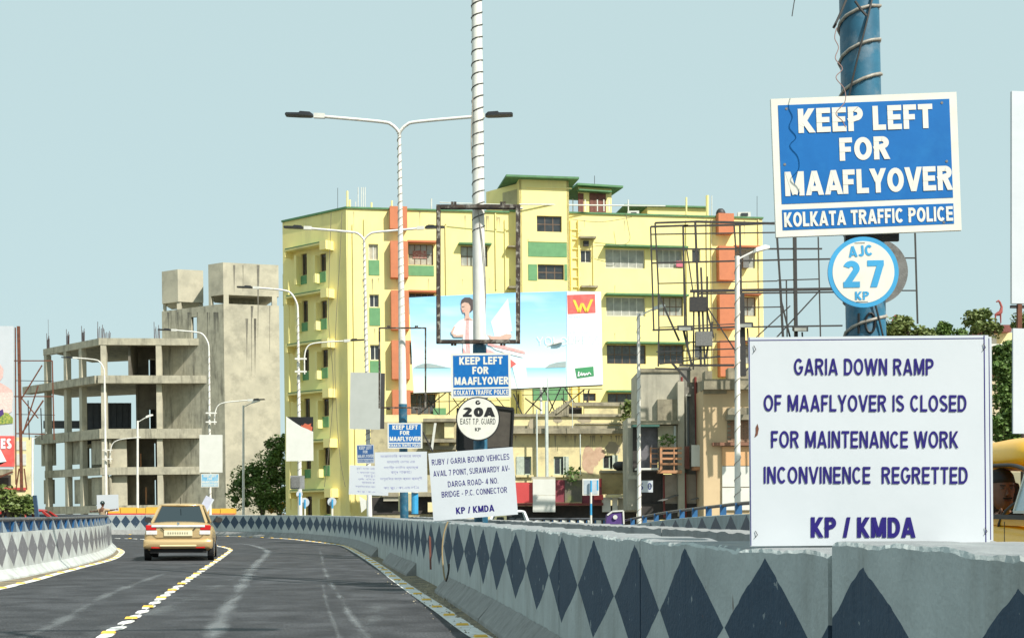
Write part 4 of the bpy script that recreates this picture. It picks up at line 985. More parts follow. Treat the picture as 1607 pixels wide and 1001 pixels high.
# left strip of narrow windows, storey pitch 78 px
for i, (y0, y1) in enumerate(((383, 408), (462, 482), (541, 565), (617, 641), (694, 716))):
    W(FR, (578.5+i*1.2, y0, 593.5+i*1.2, y1), 2, 1, frame_white, drk if i else cur, holes)
for i, (y0, y1) in enumerate(((383, 416), (460, 494), (540, 572), (618, 650), (696, 728))):
    W(FR, (641+i*1.2, y0, 680+i*1.2, y1), 4, 2, frame_brown, cur if i == 0 else drk, holes)
W(FR, (723, 386, 765, 418), 4, 2, frame_brown, cur, holes)
W(FR, (797, 389, 808, 406), 1, 1, frame_white, drk, holes)
for i, y0 in enumerate((391, 466, 541, 617)):
    W(FR, (950+i*1.2, y0, 1012+i*.8, y0+30), 5 if i < 3 else 4, 1 if i < 2 else 2, frame_white if i == 0 else frame_brown if i > 1 else frame_white, cur if i < 2 else drk, holes)
    W(FR, (1031+i*1.2, y0, 1071+i*1.0, y0+30), 4, 1 if i == 0 else 2, frame_white if i == 0 else frame_brown, cur if i < 2 else drk, holes)
    W(FR, (1086+i*2, y0, 1099+i*2, y0+21), 1, 1, frame_white, drk, holes)
    W(FR, (1150+i, y0, 1185+i, y0+30), 3, 2, frame_white if i == 0 else frame_brown, cur, holes)
W(FR, (911, 392, 928, 412), 2, 1, frame_white, drk, holes)
for (x0, y0, x1, y1) in ((812, 618, 828, 640), (915, 617, 935, 629)): W(FR, (x0, y0, x1, y1), 2, 1, frame_brown, drk, holes)
t0, t1 = 0, FR.L
zt_l = FR.th(600, 329)[1]; zt_r = FR.th(1100, 341)[1]; tm = FR.th(800, 400)[0]
FR.wall('wall', t0, tm, -7, zt_l, [h for h in holes if h[1] < tm], yel); FR.wall('wall', tm, t1, -7, zt_r, [h for h in holes if h[0] > tm], yel)
# roof slabs and back of the block
bk = Vector((.8, 5.5, 0))
def plan(zs, name, m, pts):
    mm = M(); n = len(pts); mm.add([Vector((p.x, p.y, z)) for z in zs for p in pts], [tuple(range(n))[::-1], tuple(range(n, 2*n))] + [(i, (i+1) % n, n+(i+1) % n, n+i) for i in range(n)]); return mm.build(name, m, R)
c0, c1, c2 = LF.at(0, 0), FR.at(0, 0), FR.at(t1, 0)
plan((zt_l-.9, zt_l-.6), 'roof', concrete, [c0 + Vector((.3, .3, 0)), c1 + Vector((0, .3, 0)), FR.at(tm, 0, -.3), c2 + Vector((-.3, .3, 0)), c2 + bk, c0 + bk])
M().frame_box(c2 + Vector((-.002, .0, -7)), bk, Vector((-.2, .03, 0)), (0, 0, zt_r+7)).build('side_wall', yel, R)
M().frame_box(c2 + bk + Vector((0, 0, -7)), (c0+bk*1.0) - (c2 + bk), Vector((0, .2, 0)), (0, 0, zt_l+6.5)).build('back_wall', yel, R)
FR.boxm(M(), -.02, tm, zt_l+.001, zt_l+.10, -.30, .10).build('coping', green_trim, R); FR.boxm(M(), tm, t1+.05, zt_r+.001, zt_r+.10, -.30, .10).build('coping', green_trim, R)
FR.boxm(M(), tm-.2, tm, zt_r, zt_l, -.3, -.001).build('parapet_return', yel, R)
# left face
lh = []
for i in range(6):
    y = 395 + 76.7*i + (3 if i == 0 else 0)
    W(LF, (472.5+i*1.6, y, 481.5+i*1.6, y+34), 2, 1, frame_brown, drk, lh); W(LF, (502+i*1.5, y+0, 511.5+i*1.5, y+28), 2, 1, frame_brown, drk, lh)
zl = LF.th(543, 331)[1]
zl0 = LF.th(445, 349)[1]
LF.wall('wall', 0, LF.L, -7, min(zl, zl0)-.0, lh, yel)
mq = M(); mq.add([LF.at(0, min(zl, zl0)), LF.at(LF.L, min(zl, zl0)), LF.at(LF.L, zt_l), LF.at(0, zl0)], [(0, 1, 2, 3)]); mq.build('gable_strip', yel, R)
mq = M(); a0, a1 = LF.at(0, zl0, .10), LF.at(LF.L, zt_l, .10); mq.frame_box(a0, a1-a0, -LF.n*.35, (0, 0, .12)); mq.build('coping', green_trim, R)
for i in range(6):
    y = 395 + 76.7*i + (3 if i == 0 else 0)
    # hood: long thin sun shade with a yellow block at its near end
    t0_, t1_, z0_, z1_ = LF.rect(459+i*1.6, y-7, 514+i*1.5, y-1)
    LF.boxm(M(), t0_, t1_, z1_-.02, z1_+.10, .002, .62).build('sunshade', yel, R); LF.boxm(M(), t0_, t1_, z1_+.101, z1_+.16, .0, .64).build('sunshade_edge', green_trim, R)
    LF.boxm(M(), t1_-.02, t1_+.55, z1_-.38, z1_+.17, .002, .66).build('shade_block', yel, R)
    LF.boxm(M(), t0_-.18, t0_, z1_-.38, z1_+.17, .002, .62).build('shade_block', yel, R)
    for (xa, xb_) in ((472.5, 481.5), (502, 511.5)):
        ra_ = LF.rect(xa+i*1.55, y+(34 if xa < 490 else 28)+.5, xb_+i*1.55, y+48 if xa < 490 else y+45)
        LF.boxm(M(), *ra_, .001, .03).build('spandrel', green, R)
        rb_ = LF.rect(xa-3.5+i*1.55, y+4, xa-.3+i*1.55, y+(50 if xa < 490 else 47)); LF.boxm(M(), *rb_, .001, .40).build('side_fin', yel, R)
# back balconies showing past the left edge
for i, (y0, y1) in enumerate(((430, 478), (508, 555), (575, 628), (650, 776))):
    a = Y.P(444+i*1.5, y1, 138.5); M().frame_box(a, (1.2, 0, 0), (0, 1.2, 0), (0, 0, (y1-y0)*138.5*KY/F)).build('balcony', yel, R)
    a = Y.P(444+i*1.5, y1+2, 138.4); M().frame_box(a, (1.2, 0, 0), (0, 1.2, 0), (0, 0, .08)).build('balcony_edge', green_trim, R)
a, b = Y.P(453, 441, 134.9), Y.P(456, 800, 134.9); M().tube([a, b], .06, 6).build('drain_pipe', yel, R)
# terracotta boxes and hoods
for i, (y0, y1) in enumerate(((327, 362), (381, 438), (458, 519), (536, 596), (613, 671))):
    FR.box('wall_panel', (611+i*1.0, y0, 638+i*1.3, y1), .003, .55, orange)
for i, (y0, y1) in enumerate(((338, 369), (389, 442), (463, 518), (536, 592))):
    FR.box('wall_panel', (1123+i*.9, y0, 1147+i*1.2, y1), .003, .6, orange)
for i, y in enumerate((381, 458.5, 537, 615)): FR.box('sunshade', (638.5+i*1.3, y-1, 684+i*1.3, y+1.8), .002, .55, orange)
for i, y in enumerate((388, 462, 536)): FR.box('sunshade', (1148+i, y, 1189+i, y+2.5), .002, .6, orange)
for i, y in enumerate((388, 463.5, 538.5, 614)): FR.box('sunshade', (947.5+i*1.2, y-.5, 1076+i*1.2, y+2.2), .002, .6, green_trim)
FR.box('sunshade', (719, 383, 770, 385.5), .002, .45, green_trim)
for i, (y0, y1) in enumerate(((408.5, 432), (483, 511), (566, 597), (642, 670))): FR.box('spandrel', (578.5+i*1.2, y0, 595.5+i*1.2, y1), .003, .03, green)
for y0, y1, i in ((417, 433, 0), (651, 668, 3)): FR.box('spandrel', (641+i*1.2, y0, 681+i*1.2, y1), .003, .03, green)
FR.box('spandrel', (680, 640, 700, 672), .003, .03, green)
# stair tower
TW = Face(Y, 815, 131.6, 893, 132.5, 330); th_ = []
def W2(px, nx, ny, fm, pm): r = TW.rect(*px); th_.append(r); wins.append((TW, r, nx, ny, fm, pm, {}))
W2((842.5, 339, 881.5, 364), 3, 2, frame_brown, drk); W2((844, 415, 885, 439), 3, 2, frame_brown, drk)
zt = TW.th(860, 283)[1]
TW.wall('stair_tower', 0, TW.L, -7, zt, th_, yel)
for side in (0, 1): M().frame_box(TW.at(TW.L*side, -7, 0), -TW.n*4, TW.d*(.15 if side == 0 else -.15), (0, 0, zt+7)).build('tower_side', yel, R)
a = TW.at(-.002, 0, 0); 
for px, o in (((826, 294, 897, 296), .05), ((829, 376, 890, 380), .05)): TW.box('string_course', px, .002, o, yel)
TW.box('spandrel', (829, 381, 889.5, 403), .002, .03, green); TW.box('spandrel', (829, 415, 843, 440), .003, .03, green); TW.box('spandrel', (886, 415, 890, 440), .003, .03, green)
TW.box('spandrel', (836, 604, 891, 628), .003, .03, green)
TW.boxm(M(), -.9, TW.L+.55, zt+.001, zt+.13, -5.0, .55).build('roof_slab', green_trim, R)
for x in (897, 909): FR.box('drain_pipe', (x-1.2, 346, x+1.2, 640), .003, .16, yel)
for y in range(360, 600, 15): FR.box('pipe_bracket', (894, y, 911, y+1.5), .004, .1, yel)
# small annex left of tower under the slab
AX = Face(Y, 763, 136, 815, 132.5, 320)
AX.wall('annex_wall', 0, AX.L, FR.th(790, 338)[1]-.5, zt-.1, [], yel)
AX.box('opening_panel', (789, 300, 812, 331), .002, .02, mat('olive_panel', (.50, .44, .24), None, 3, .8))
# roof room with brown shutters
RR = Face(Y, 907, 136, 957, 137, 310); zr = RR.th(930, 295)[1]
RR.wall('roof_room', 0, RR.L, zt_r-.5, zr, [], yel); M().frame_box(RR.at(0, zt_r-.5, 0), RR.d*RR.L, -RR.n*3, (0, 0, zr-zt_r+.5)).build('roof_room_box', yel, R) if False else None
M().frame_box(RR.at(RR.L, zt_r-.5, 0), -RR.n*3, RR.d*.12, (0, 0, zr-zt_r+.5)).build('roof_room_side', yel, R)
RR.boxm(M(), -.2, RR.L+.75, zr+.001, zr+.13, -3.4, .5).build('roof_slab', green_trim, R); RR.box('sunshade', (905, 301, 956, 303), .002, .5, green_trim)
for x0, x1 in ((907, 915.5), (925, 950.5)):
    sh = RR.box('shutter', (x0, 304, x1, 336), .002, .05, brown_m)
    n = 2 if x1-x0 < 12 else 4
    for i in range(n): RR.box('shutter_slat', (lerp(x0, x1, i/n)+.4, 305, lerp(x0, x1, (i+1)/n)-.4, 335), .051, .07, brown_m, sh)
for x in (910, 929, 939, 947, 977): RR.box('railing_post', (x, 319, x+1.6, 337), .9, .95, frame_white)
a, b = Y.P(815, 321, 131), Y.P(1044, 323.5, 136.5); M().tube([a, b], .045, 6).build('roof_railing', frame_white, R)
a, b = Y.P(690, 318, 130), Y.P(815, 322, 131); M().tube([a, b], .03, 6).build('roof_railing', frame_white, R)
# water tank room
B2 = Face(Y, 1016, 139, 1109, 140, 330); z2 = B2.th(1060, 326)[1]
B2.boxm(M(), 0, B2.L, zt_r-.5, z2, -4, 0).build('tank_room', yel, R); B2.boxm(M(), -1.6, B2.L+.05, z2+.001, z2+.1, -4.2, .2).build('roof_slab', green_trim, R)
def roof_pipe(x, y0, y1, r, D=134, m=frame_white): M().tube([Y.P(x, y1, D), Y.P(x, y0, D)], r, 6).build('roof_pipe', m, R)
for x, y0, r in ((545, 300, .07), (549, 314, .07), (562, 294, .03), (567, 294, .03), (570, 294, .03), (573, 294, .03), (558, 317, .03), (583, 318, .06), (615, 315, .06), (677, 312, .05), (1077, 310, .06), (1110, 307, .11), (1117, 307, .03), (899, 312, .03), (952, 310, .03)):
    roof_pipe(x, y0, 345 if x > 800 else 331, r, 134 if x < 800 else 137.5, yel if r > .05 else frame_white)
roof_pipe(530, 295, 330, .015, 132, dark_m); roof_pipe(933, 276, 293, .02, 136, dark_m); roof_pipe(1188, 308, 342, .015, 138, dark_m)
for x0, x1, y0, y1 in ((985, 1003, 331, 338), (1158, 1178, 333, 339)):
    u = Y.P(x0, y1+2, 138); k_ = 138*KY/F; M().frame_box(u, ((x1-x0)*k_, 0, 0), (0, .35, 0), (0, 0, (y1-y0+2)*k_)).build('air_conditioner', frame_white, R)
    M().frame_box(Y.P(x0+5, y1, 137.9), ((x1-x0-9)*k_, 0, 0), (0, .03, 0), (0, 0, 4.6*k_)).build('grille', pane_dark, R)
M().ball(Y.P(1131, 336, 137), .32, .2, .38).build('dish', dark_m, R, smooth=True)
# facade pipes, air conditioner cages
for x, y0, y1 in ((546.5, 331, 803), (556.5, 352, 803), (573, 344, 560), (700, 352, 470), (743, 334, 455), (778, 335, 455), (793, 345, 460), (931, 372, 455), (1078, 346, 580), (1110, 345, 580), (1117, 345, 580), (1191, 345, 580), (598, 600, 800)):
    FR.box('wall_pipe', (x-.8, y0, x+.8, y1), .003, .09, yel if x < 1100 else cream_old)
for (x0, y0, x1, y1) in ((907, 373, 933, 376), (910, 450, 936, 453), (795, 388, 811, 390), (796, 451, 812, 454)): FR.box('ledge', (x0, y0, x1, y1), .003, .5, mould)
FR.boxm(M(), *FR.rect(915, 379, 923, 387), .002, .2).build('exhaust_fan', dark_m, R)
FR.box('hanging_cloth', (1061, 410, 1072, 419), .01, .05, mat('pink_cloth', (.62, .16, .22), None, 4, .8))
FR.box('air_conditioner', (1163, 403, 1172, 422), .01, .4, galv)
FR.box('notice_cloth', (648, 393, 670, 405), -.13, -.11, mat('red_curtain', (.34, .07, .06), (.45, .35, .28), 9, .8))
for f, r, nx, ny, fm, pm, k in wins: f.window(r, nx, ny, fm, pm, **k)
for pts, D in (([(545, 330), (541, 400), (535, 480), (531, 560), (533, 650), (538, 720), (545, 760)], 129), ([(528, 331), (524, 420), (522, 500), (528, 600), (520, 700), (512, 760)], 129.4), ([(990, 336), (994, 360), (996, 378), (985, 386), (940, 388), (932, 394)], 133.5), ([(903, 345), (950, 350), (1000, 343)], 133)):
    wire(pts, D, .018, 'cable', mat('cable_dark', (.16, .14, .10), None, 5, .8), '', parent=R)

# ---------------------------------------------------------------- unfinished concrete block
U = Bld('unfinished_building', 240, 170, 'unfinished concrete frame building with open floors and a bare tower'); R = U.root
UF = Face(U, 157, 169, 352, 171, 540); UL = Face(U, 68, 179.5, 157, 169, 540)
zs = [UF.th(157, y)[1] for y in (530.5, 590, 673, 733, 793)]
TH = [.55, .62, .78, .62, .62]
def storey_slab(k, name, left_ext=0.0, out=0.0):
    z = zs[k]; a = UL.at(-left_ext, 0, out); b = UF.at(-.05, 0, out); c = UF.at(UF.L, 0, out); back = Vector((1.5, 9.5, 0))
    pts = [a, b, c, c + back, a + back*.9]
    m = M(); n = 5; m.add([Vector((p.x, p.y, zz)) for zz in (z-.16, z) for p in pts], [tuple(range(n))[::-1], tuple(range(n, 2*n))] + [(i, (i+1) % n, n+(i+1) % n, n+i) for i in range(n)]); m.build(name, raw, R)
    UF.boxm(M(), -.1, UF.L, z-TH[k], z+.001, -.3, .04+out).build('edge_beam', raw, R)
    UL.boxm(M(), -left_ext, UL.L+.0, z-TH[k], z+.002, -.3, .03+out).build('edge_beam', raw, R)
for k in range(5): storey_slab(k, 'floor_slab', (0, 2.8, 1.4, 0, 0)[k], (0, .5, .15, 0, 0)[k])
def col(face, x, w, y0, y1, dep=.45): 
    t, z1 = face.th(x, y0); z0 = face.th(x, y1)[1]; face.boxm(M(), t-w/2, t+w/2, z0, z1, -dep, .06).build('column', raw2, R)
for k in range(5):
    ztop = zs[k]-TH[k]; zbot = zs[k+1] if k < 4 else -7
    for t in (.25, UF.th(249, 560)[0]): UF.boxm(M(), t-.22, t+.22, zbot, ztop, -.5, .0).build('column', raw2, R)
    for x in (72, 103, 127): t = UL.th(x, 570)[0]; UL.boxm(M(), t-.36, t+.08, zbot, ztop, -.45, .0).build('column', raw2, R)
    # rear columns
    for t in (2.0, 5.5): UF.boxm(M(), t-.25, t+.25, zbot, ztop, -8.4, -8.0).build('column', raw2, R)
# rear block walls with dark doorways, left bay of upper floors is open to the sky
for k in range(5):
    zt_, zb_ = zs[k]-.16, zs[k+1] if k < 4 else -7
    x0 = 201 if k < 2 else 160
    ta = UF.th(x0, 560)[0]; ho = []
    for (a, w, hgt, bot) in (((3.1, .55, 1.9, .05), (7.2, 1.0, 2.0, .05)) if k < 2 else ((1.2, .8, 2.0, .05), (3.6, 1.0, 2.1, .05), (7.4, 1.1, 2.1, .05))):
        if a > ta: ho.append((a, a+w, zb_+bot, zb_+hgt))
    g = Face.__new__(Face); g.b = U; g.A = UF.A - UF.n*(4.2 if k < 2 else 3.4); g.B = g.A + UF.d*UF.L; g.d = UF.d; g.n = UF.n; g.L = UF.L
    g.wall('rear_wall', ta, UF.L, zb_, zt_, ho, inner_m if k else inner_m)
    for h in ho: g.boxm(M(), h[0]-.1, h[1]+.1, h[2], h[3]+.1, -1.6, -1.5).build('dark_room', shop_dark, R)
    UF.boxm(M(), UF.L-.2, UF.L-.02, zb_, zt_, -4.5, -.5).build('cross_wall', raw, R)
    if k < 2: g.boxm(M(), ta-.1, ta+.08, zb_, zt_, -.1, 3.6 if k == 0 else .1).build('wall_stub', inner_m, R)
# infill walls low on the left side
for (x0, y0, x1, y1) in ((135, 690, 163, 728), (100, 690, 122, 728), (56, 692, 76, 730), (108, 752, 122, 790), (135, 748, 163, 792), (60, 752, 74, 790)):
    UL.box('infill_wall', (x0, y0, x1, y1), -.7, -.5, raw)
deep = Face.__new__(Face); deep.b = U; deep.A = UL.A - UL.n*3.2; deep.d = UL.d; deep.n = UL.n; deep.L = UL.L; deep.B = UL.B
for k, (za, zb2) in enumerate(((zs[3], zs[2]-TH[2]), (zs[4], zs[3]-TH[3]))):
    dh2 = [(1.2, 2.0, za+.0, za+2.0), (4.3, 5.1, za+.8, za+1.9)] if k == 0 else [(2.2, 3.3, za+.0, za+2.0), (6.0, 6.6, za+.9, za+1.8)]
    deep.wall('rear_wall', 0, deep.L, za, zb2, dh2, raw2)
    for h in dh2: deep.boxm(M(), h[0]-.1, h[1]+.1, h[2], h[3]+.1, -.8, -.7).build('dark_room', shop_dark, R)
    UF.boxm(M(), .55, 1.9, za, za + (zb2-za)*.98, -.6, -.45).build('infill_wall', raw2, R)
for k, tt_, z0_, z1_ in ((1, 6.4, .1, 2.3), (2, 2.6, .1, 1.2), (2, 7.3, .1, 2.4), (3, 3.0, .1, 1.5)):
    UF.boxm(M(), tt_, tt_+.12, zs[k+1]+z0_, zs[k+1]+z1_, -2.6, -2.5).build('prop', wood_o, R)
# reinforcement bars on the column heads
rb = mat('rebar_rust', (.10, .04, .03), (.05, .03, .03), 6, .9)
for f, x in ((UL, 72), (UL, 103), (UL, 127), (UF, 157), (UF, 246), (UF, 168)):
    t = f.th(x, 540)[0]
    for dx, hgt in ((-.22, 1.35), (-.16, .8), (-.05, .95), (.06, .8), (.15, 1.1), (.2, .85)):
        M().beam(f.at(t+dx, zs[0], -.2), f.at(t+dx+random.uniform(-.04, .04), zs[0]+hgt*(1 if x != 168 else .55), -.2), .035).build('rebar', rb, R)
M().beam(UL.at(.5, zs[0], -.2), UL.at(.5, zs[0]+2.5, -.2), .02).build('rebar', rb, R)
# tower
TA, TB, TC = U.P(254, 500, 174), U.P(351, 500, 168.2), U.P(437, 500, 170.5)
tl = Face(U, 254, 174, 351, 168.2, 500); tr = Face(U, 351, 168.2, 438, 170.5, 500)
zb1 = tr.th(390, 478)[1]; zt1 = tr.th(351, 412)[1]; zo = tr.th(390, 464)[1]
dh = tl.rect(300, 497, 309, 531)
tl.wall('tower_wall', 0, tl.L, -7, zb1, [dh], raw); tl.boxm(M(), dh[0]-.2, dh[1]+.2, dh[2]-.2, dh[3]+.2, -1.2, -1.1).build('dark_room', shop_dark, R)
tr.wall('tower_wall', 0, tr.L, -7, zb1, [], raw2)
M().frame_box(tr.at(tr.L, -7, -.001), -tr.n*6, -tr.d*.2, (0, 0, zb1+7)).build('tower_wall', raw2, R)
tr.boxm(M(), 0, tr.L, zb1-.15, zb1-.001, -6, -.3).build('tower_floor', raw, R)
# right water tank box raised on stub columns
ta2 = tl.th(327, 440)[0]
m = M(); A_, B_, C_ = tl.at(ta2, 0), tr.at(0, 0), tr.at(tr.L, 0); D_ = C_ + Vector((-2.2, 5, 0)); E_ = A_ + Vector((-.2, 3.0, 0))
def prism(pts, z0, z1, name, mt):
    m = M(); n = len(pts); m.add([Vector((p.x, p.y, z)) for z in (z0, z1) for p in pts], [tuple(range(n))[::-1], tuple(range(n, 2*n))] + [(i, (i+1) % n, n+(i+1) % n, n+i) for i in range(n)]); return m.build(name, mt, R)
prism([A_, B_, C_, D_, E_], zo, zt1, 'tank_box', raw2)
for q, w in ((tr, .22), (tr, tr.L-.35)): tr.boxm(M(), w-.2, w+.2, zb1, zo-.001, -.4, 0).build('stub_column', raw2, R)
tl.boxm(M(), ta2, ta2+.25, zb1, zo-.001, -.3, 0).build('stub_column', raw2, R)
tr.boxm(M(), .5, tr.L*.66, zb1, zo-.001, -2.4, -2.2).build('inner_wall', raw, R)
# left tank box
ta3, tb3 = 0, tl.th(279, 450)[0]; zo2 = tl.th(266, 475)[1]; zt3 = tl.th(279, 422.5)[1]
P1, P2 = tl.at(.05, 0, .0), tl.at(tb3, 0, 0); P3 = U.P(319, 450, 173.5); P3.z = 0
prism([P1, P2, P3, P3 + Vector((-1, 2.4, 0)), P1 + Vector((0, 3, 0))], zo2, zt3, 'tank_box', raw2)
for a, w in ((P1 + Vector((.15, .1, 0)), .22), (P2 + Vector((.05, .12, 0)), .35), (P3 + Vector((-.3, .2, 0)), .3)): M().box(a.x-w/2, a.x+w/2, a.y, a.y+.3, zb1-.4, zo2).build('stub_column', raw2, R)
# things seen through and behind the frame
t = thing('tin_shed', P(170, 803, 186), 'dark corrugated sheet wall seen through the open left bays of the unfinished block', 'shed')
kk = 186*KY/F
for i in range(16):
    a = P(132+i*4.6, 668, 186); M().frame_box(a + Vector((0, (i % 2)*.05, -2)), (4.6*kk, 0, 0), (0, .05, 0), (0, 0, 36*kk+2)).build('sheet', mat('tin_dark', (.055, .06, .07), (.08, .085, .095), 2, .6) if i == 0 else bpy.data.materials['tin_dark'], t)
M().frame_box(P(68, 672, 186), (62*kk, 0, 0), (0, .2, 0), (0, 0, 12*kk)).build('low_sheet', bpy.data.materials['tin_dark'], t)

# ================================================================== BEACH ADVERTISEMENT
A = Bld('advert_hoarding', 795, 117, 'large beach advertisement with a woman in white and pink, red square at its right', cat='billboard'); R = A.root
A.root.location = P(795, 640, 117); LOC[R.name] = A.root.location.copy(); A.yb = 640
HF = Face(A, 642, 115.5, 945, 119, 540)
def adv(pts, name, m, o, par=None): 
    v = [HF.at(*HF.th(x, y), o) for x, y in pts]; return M().add(v, [tuple(range(len(v)))]).build(name, m, par or R, normals=False)
def grad_mat(name, stops, z0, z1, noise=.0):
    m = bpy.data.materials.new(name); m.use_nodes = True; n, l = m.node_tree.nodes, m.node_tree.links
    tc = n.new('ShaderNodeTexCoord'); sp = n.new('ShaderNodeSeparateXYZ'); l.new(tc.outputs['Object'], sp.inputs[0]); mr = n.new('ShaderNodeMapRange'); mr.inputs[1].default_value = z0; mr.inputs[2].default_value = z1
    l.new(sp.outputs[2], mr.inputs[0]); cr = n.new('ShaderNodeValToRGB'); l.new(mr.outputs[0], cr.inputs[0]); e = cr.color_ramp.elements
    for i, (p, c) in enumerate(stops):
        q = e[i] if i < 2 else e.new(p); q.position = p; q.color = (*c, 1)
    nz = n.new('ShaderNodeTexNoise'); nz.inputs['Scale'].default_value = .35; mp = n.new('ShaderNodeMapping'); mp.inputs['Scale'].default_value = (1, 1, 4); l.new(tc.outputs['Object'], mp.inputs[0]); l.new(mp.outputs[0], nz.inputs['Vector'])
    k = n.new('ShaderNodeMapRange'); k.inputs[1].default_value = .5; k.inputs[2].default_value = .8; k.inputs[4].default_value = noise; l.new(nz.outputs[0], k.inputs[0])
    x = n.new('ShaderNodeMix'); x.data_type = 'RGBA'; x.inputs[7].default_value = (.82, .88, .92, 1); l.new(k.outputs[0], x.inputs[0]); l.new(cr.outputs[0], x.inputs[6]); l.new(x.outputs[2], n['Principled BSDF'].inputs['Base Color']); n['Principled BSDF'].inputs['Roughness'].default_value = .45
    return m
zb_, zt_ = HF.th(800, 615)[1]-R.location.z, HF.th(800, 460)[1]-R.location.z
skyprint = grad_mat('print_sky', [(0, (.60, .80, .84)), (1, (.22, .52, .84)), (.28, (.70, .86, .92)), (.6, (.42, .70, .90))], zb_, zt_, .35)
seaprint = grad_mat('print_sea', [(0, (.80, .84, .74)), (1, (.26, .60, .76)), (.45, (.66, .84, .84))], HF.th(800, 612)[1]-R.location.z, HF.th(800, 577)[1]-R.location.z, .2)
p_white = mat('print_white', (.80, .83, .84), (.76, .80, .82), 1, .5); p_red = mat('print_red', (.72, .09, .08), (.76, .16, .14), 3, .5); p_yel = mat('print_yellow', (.86, .62, .06), None, 3, .5)
p_green = mat('print_green', (.05, .30, .12), None, 3, .5); p_skin = mat('print_skin', (.62, .42, .34), (.56, .36, .29), 4, .5); p_hair = mat('print_hair', (.08, .06, .06), None, 3, .5); p_pink = mat('print_pink', (.80, .30, .30), (.84, .50, .48), 6, .5)
p_text = mat('print_pale_text', (.55, .74, .80), None, 3, .5); p_hill = mat('print_hill', (.28, .36, .38), (.36, .44, .42), 4, .5)
corners = [(642, 467), (700, 464), (765, 461), (800, 459.5), (890, 457), (943, 458), (946, 603.5), (889, 606), (800, 610), (720, 614), (649, 616.5)]
v = [HF.at(*HF.th(x, y), o) for o in (-.08, 0) for x, y in corners]; n = len(corners)
M().add(v, [tuple(range(n)), tuple(range(n, 2*n))] + [(i, (i+1) % n, n+(i+1) % n, n+i) for i in range(n)]).build('panel', skyprint, R)
e = [.012*i for i in range(12)]
adv([(648.4, 578), (760, 577.5), (800, 577), (888, 577), (889, 606), (800, 610), (720, 614), (649, 616.5)], 'sea_print', seaprint, e[1])
adv([(649, 577), (655, 573.5), (662, 571), (672, 570), (684, 572), (700, 576), (715, 577)], 'hill_print', p_hill, e[2]); adv([(855, 577.5), (862, 572), (874, 568.5), (888, 567), (888, 576)], 'hill_print', p_hill, e[2])
adv([(889.5, 457), (943, 458), (946, 603.5), (889.5, 606)], 'white_field', p_white, e[2])
adv([(782, 520), (797, 468), (804, 520), (802, 600), (815, 608), (830, 609), (820, 560), (810, 520)][:3], 'sail_print', mat('print_pale', (.74, .86, .92), None, 3, .5), e[2])
adv([(770, 505), (797, 468.5), (803, 536), (778, 536)], 'sail_print', bpy.data.materials['print_pale'], e[1]*1.5); adv([(800, 560), (824, 562), (829, 609), (812, 609.5)], 'sail_print', bpy.data.materials['print_pale'], e[3])
# the woman, a flat print: hair, face, neck, kurta, arms, flared hem, scarf
adv([(723, 477), (724, 471), (729, 467), (737, 467), (743, 471), (745, 478), (743, 485), (738, 490), (735, 484), (728, 478)], 'hair_print', p_hair, e[4])
adv([(724, 477), (729, 474.5), (735, 476), (738, 481), (738, 487), (736, 491), (736, 497), (742, 503), (728, 503), (730, 495), (729, 491), (726, 491), (724.5, 487), (723.5, 483)], 'face_print', p_skin, e[5])
adv([(724.5, 481.5), (728.5, 480.8), (728.5, 481.8), (724.8, 482.4)], 'brow_print', p_hair, e[6])
adv([(725, 487.6), (728, 487.4), (727.5, 488.6), (725.5, 488.6)], 'lip_print', p_red, e[6])
adv([(728, 500), (744, 501), (752, 507), (762, 524), (768, 532), (760, 537), (756, 535), (758, 560), (760, 580), (724, 582), (726, 560), (726, 530), (716, 528), (707, 524), (712, 512), (720, 504)], 'kurta_print', p_white, e[4])
adv([(731, 500), (735.5, 500), (736, 530), (738, 556), (746, 580), (737, 580), (732, 556), (730, 530)], 'trim_print', p_pink, e[5])
adv([(707, 521), (712, 512), (714, 513), (710, 523), (716, 526), (727, 525), (727, 529), (712, 529)], 'arm_print', p_skin, e[6]); adv([(763, 525), (772, 528), (784, 528), (794, 524), (802, 525), (803, 529), (797, 533), (786, 533), (770, 533)], 'arm_print', p_skin, e[6])
adv([(726, 545), (733, 556), (741, 579), (729, 580)], 'skirt_print', p_pink, e[6]); adv([(757, 545), (766, 548), (781, 556), (775, 560), (765, 562), (760, 575)], 'skirt_print', p_pink, e[6])
adv([(760, 537), (790, 541), (815, 548), (824, 554), (821, 561), (800, 556), (778, 549)], 'scarf_print', p_white, e[3]); adv([(764, 539), (792, 543), (823, 551), (824, 555.5), (792, 548), (766, 542)], 'scarf_trim', p_pink, e[5]); adv([(800, 563), (810, 571), (801, 577)], 'scarf_tip', p_red, e[5])
adv([(890, 463), (933.5, 461.5), (934.5, 491), (891, 493)], 'red_square', p_red, e[3])
def stroke_print(pts, w, m, o):
    for a, b in zip(pts, pts[1:]):
        a, b = HF.at(*HF.th(*a), o), HF.at(*HF.th(*b), o); M().frame_box(a - HF.d*w/2, HF.d*w, HF.n*.006, b-a).build('lettering', m, R)
stroke_print([(900.5, 471), (908.5, 490.5), (913, 476)], .16, p_yel, e[4]); stroke_print([(913.5, 476), (920, 490), (928.5, 470)], .16, p_yel, e[5])
def adv_text(body, x0, x1, y0, y1, m, off, o=None, sl=0.0):
    t0, z1 = HF.th(x0, (y0+y1)/2); t1, _ = HF.th(x1, (y0+y1)/2); z0 = HF.th((x0+x1)/2, y1)[1]; zz = HF.th((x0+x1)/2, y0)[1]
    vs, fs = text_mesh(body, t1-t0, zz-z0, off); mm = M(); mm.v = [HF.at((t0+t1)/2+v.x, (z0+zz)/2+v.z, (o or e[5]) - v.y) for v in vs]; mm.f = fs; mm.build('lettering', m, R, normals=False)
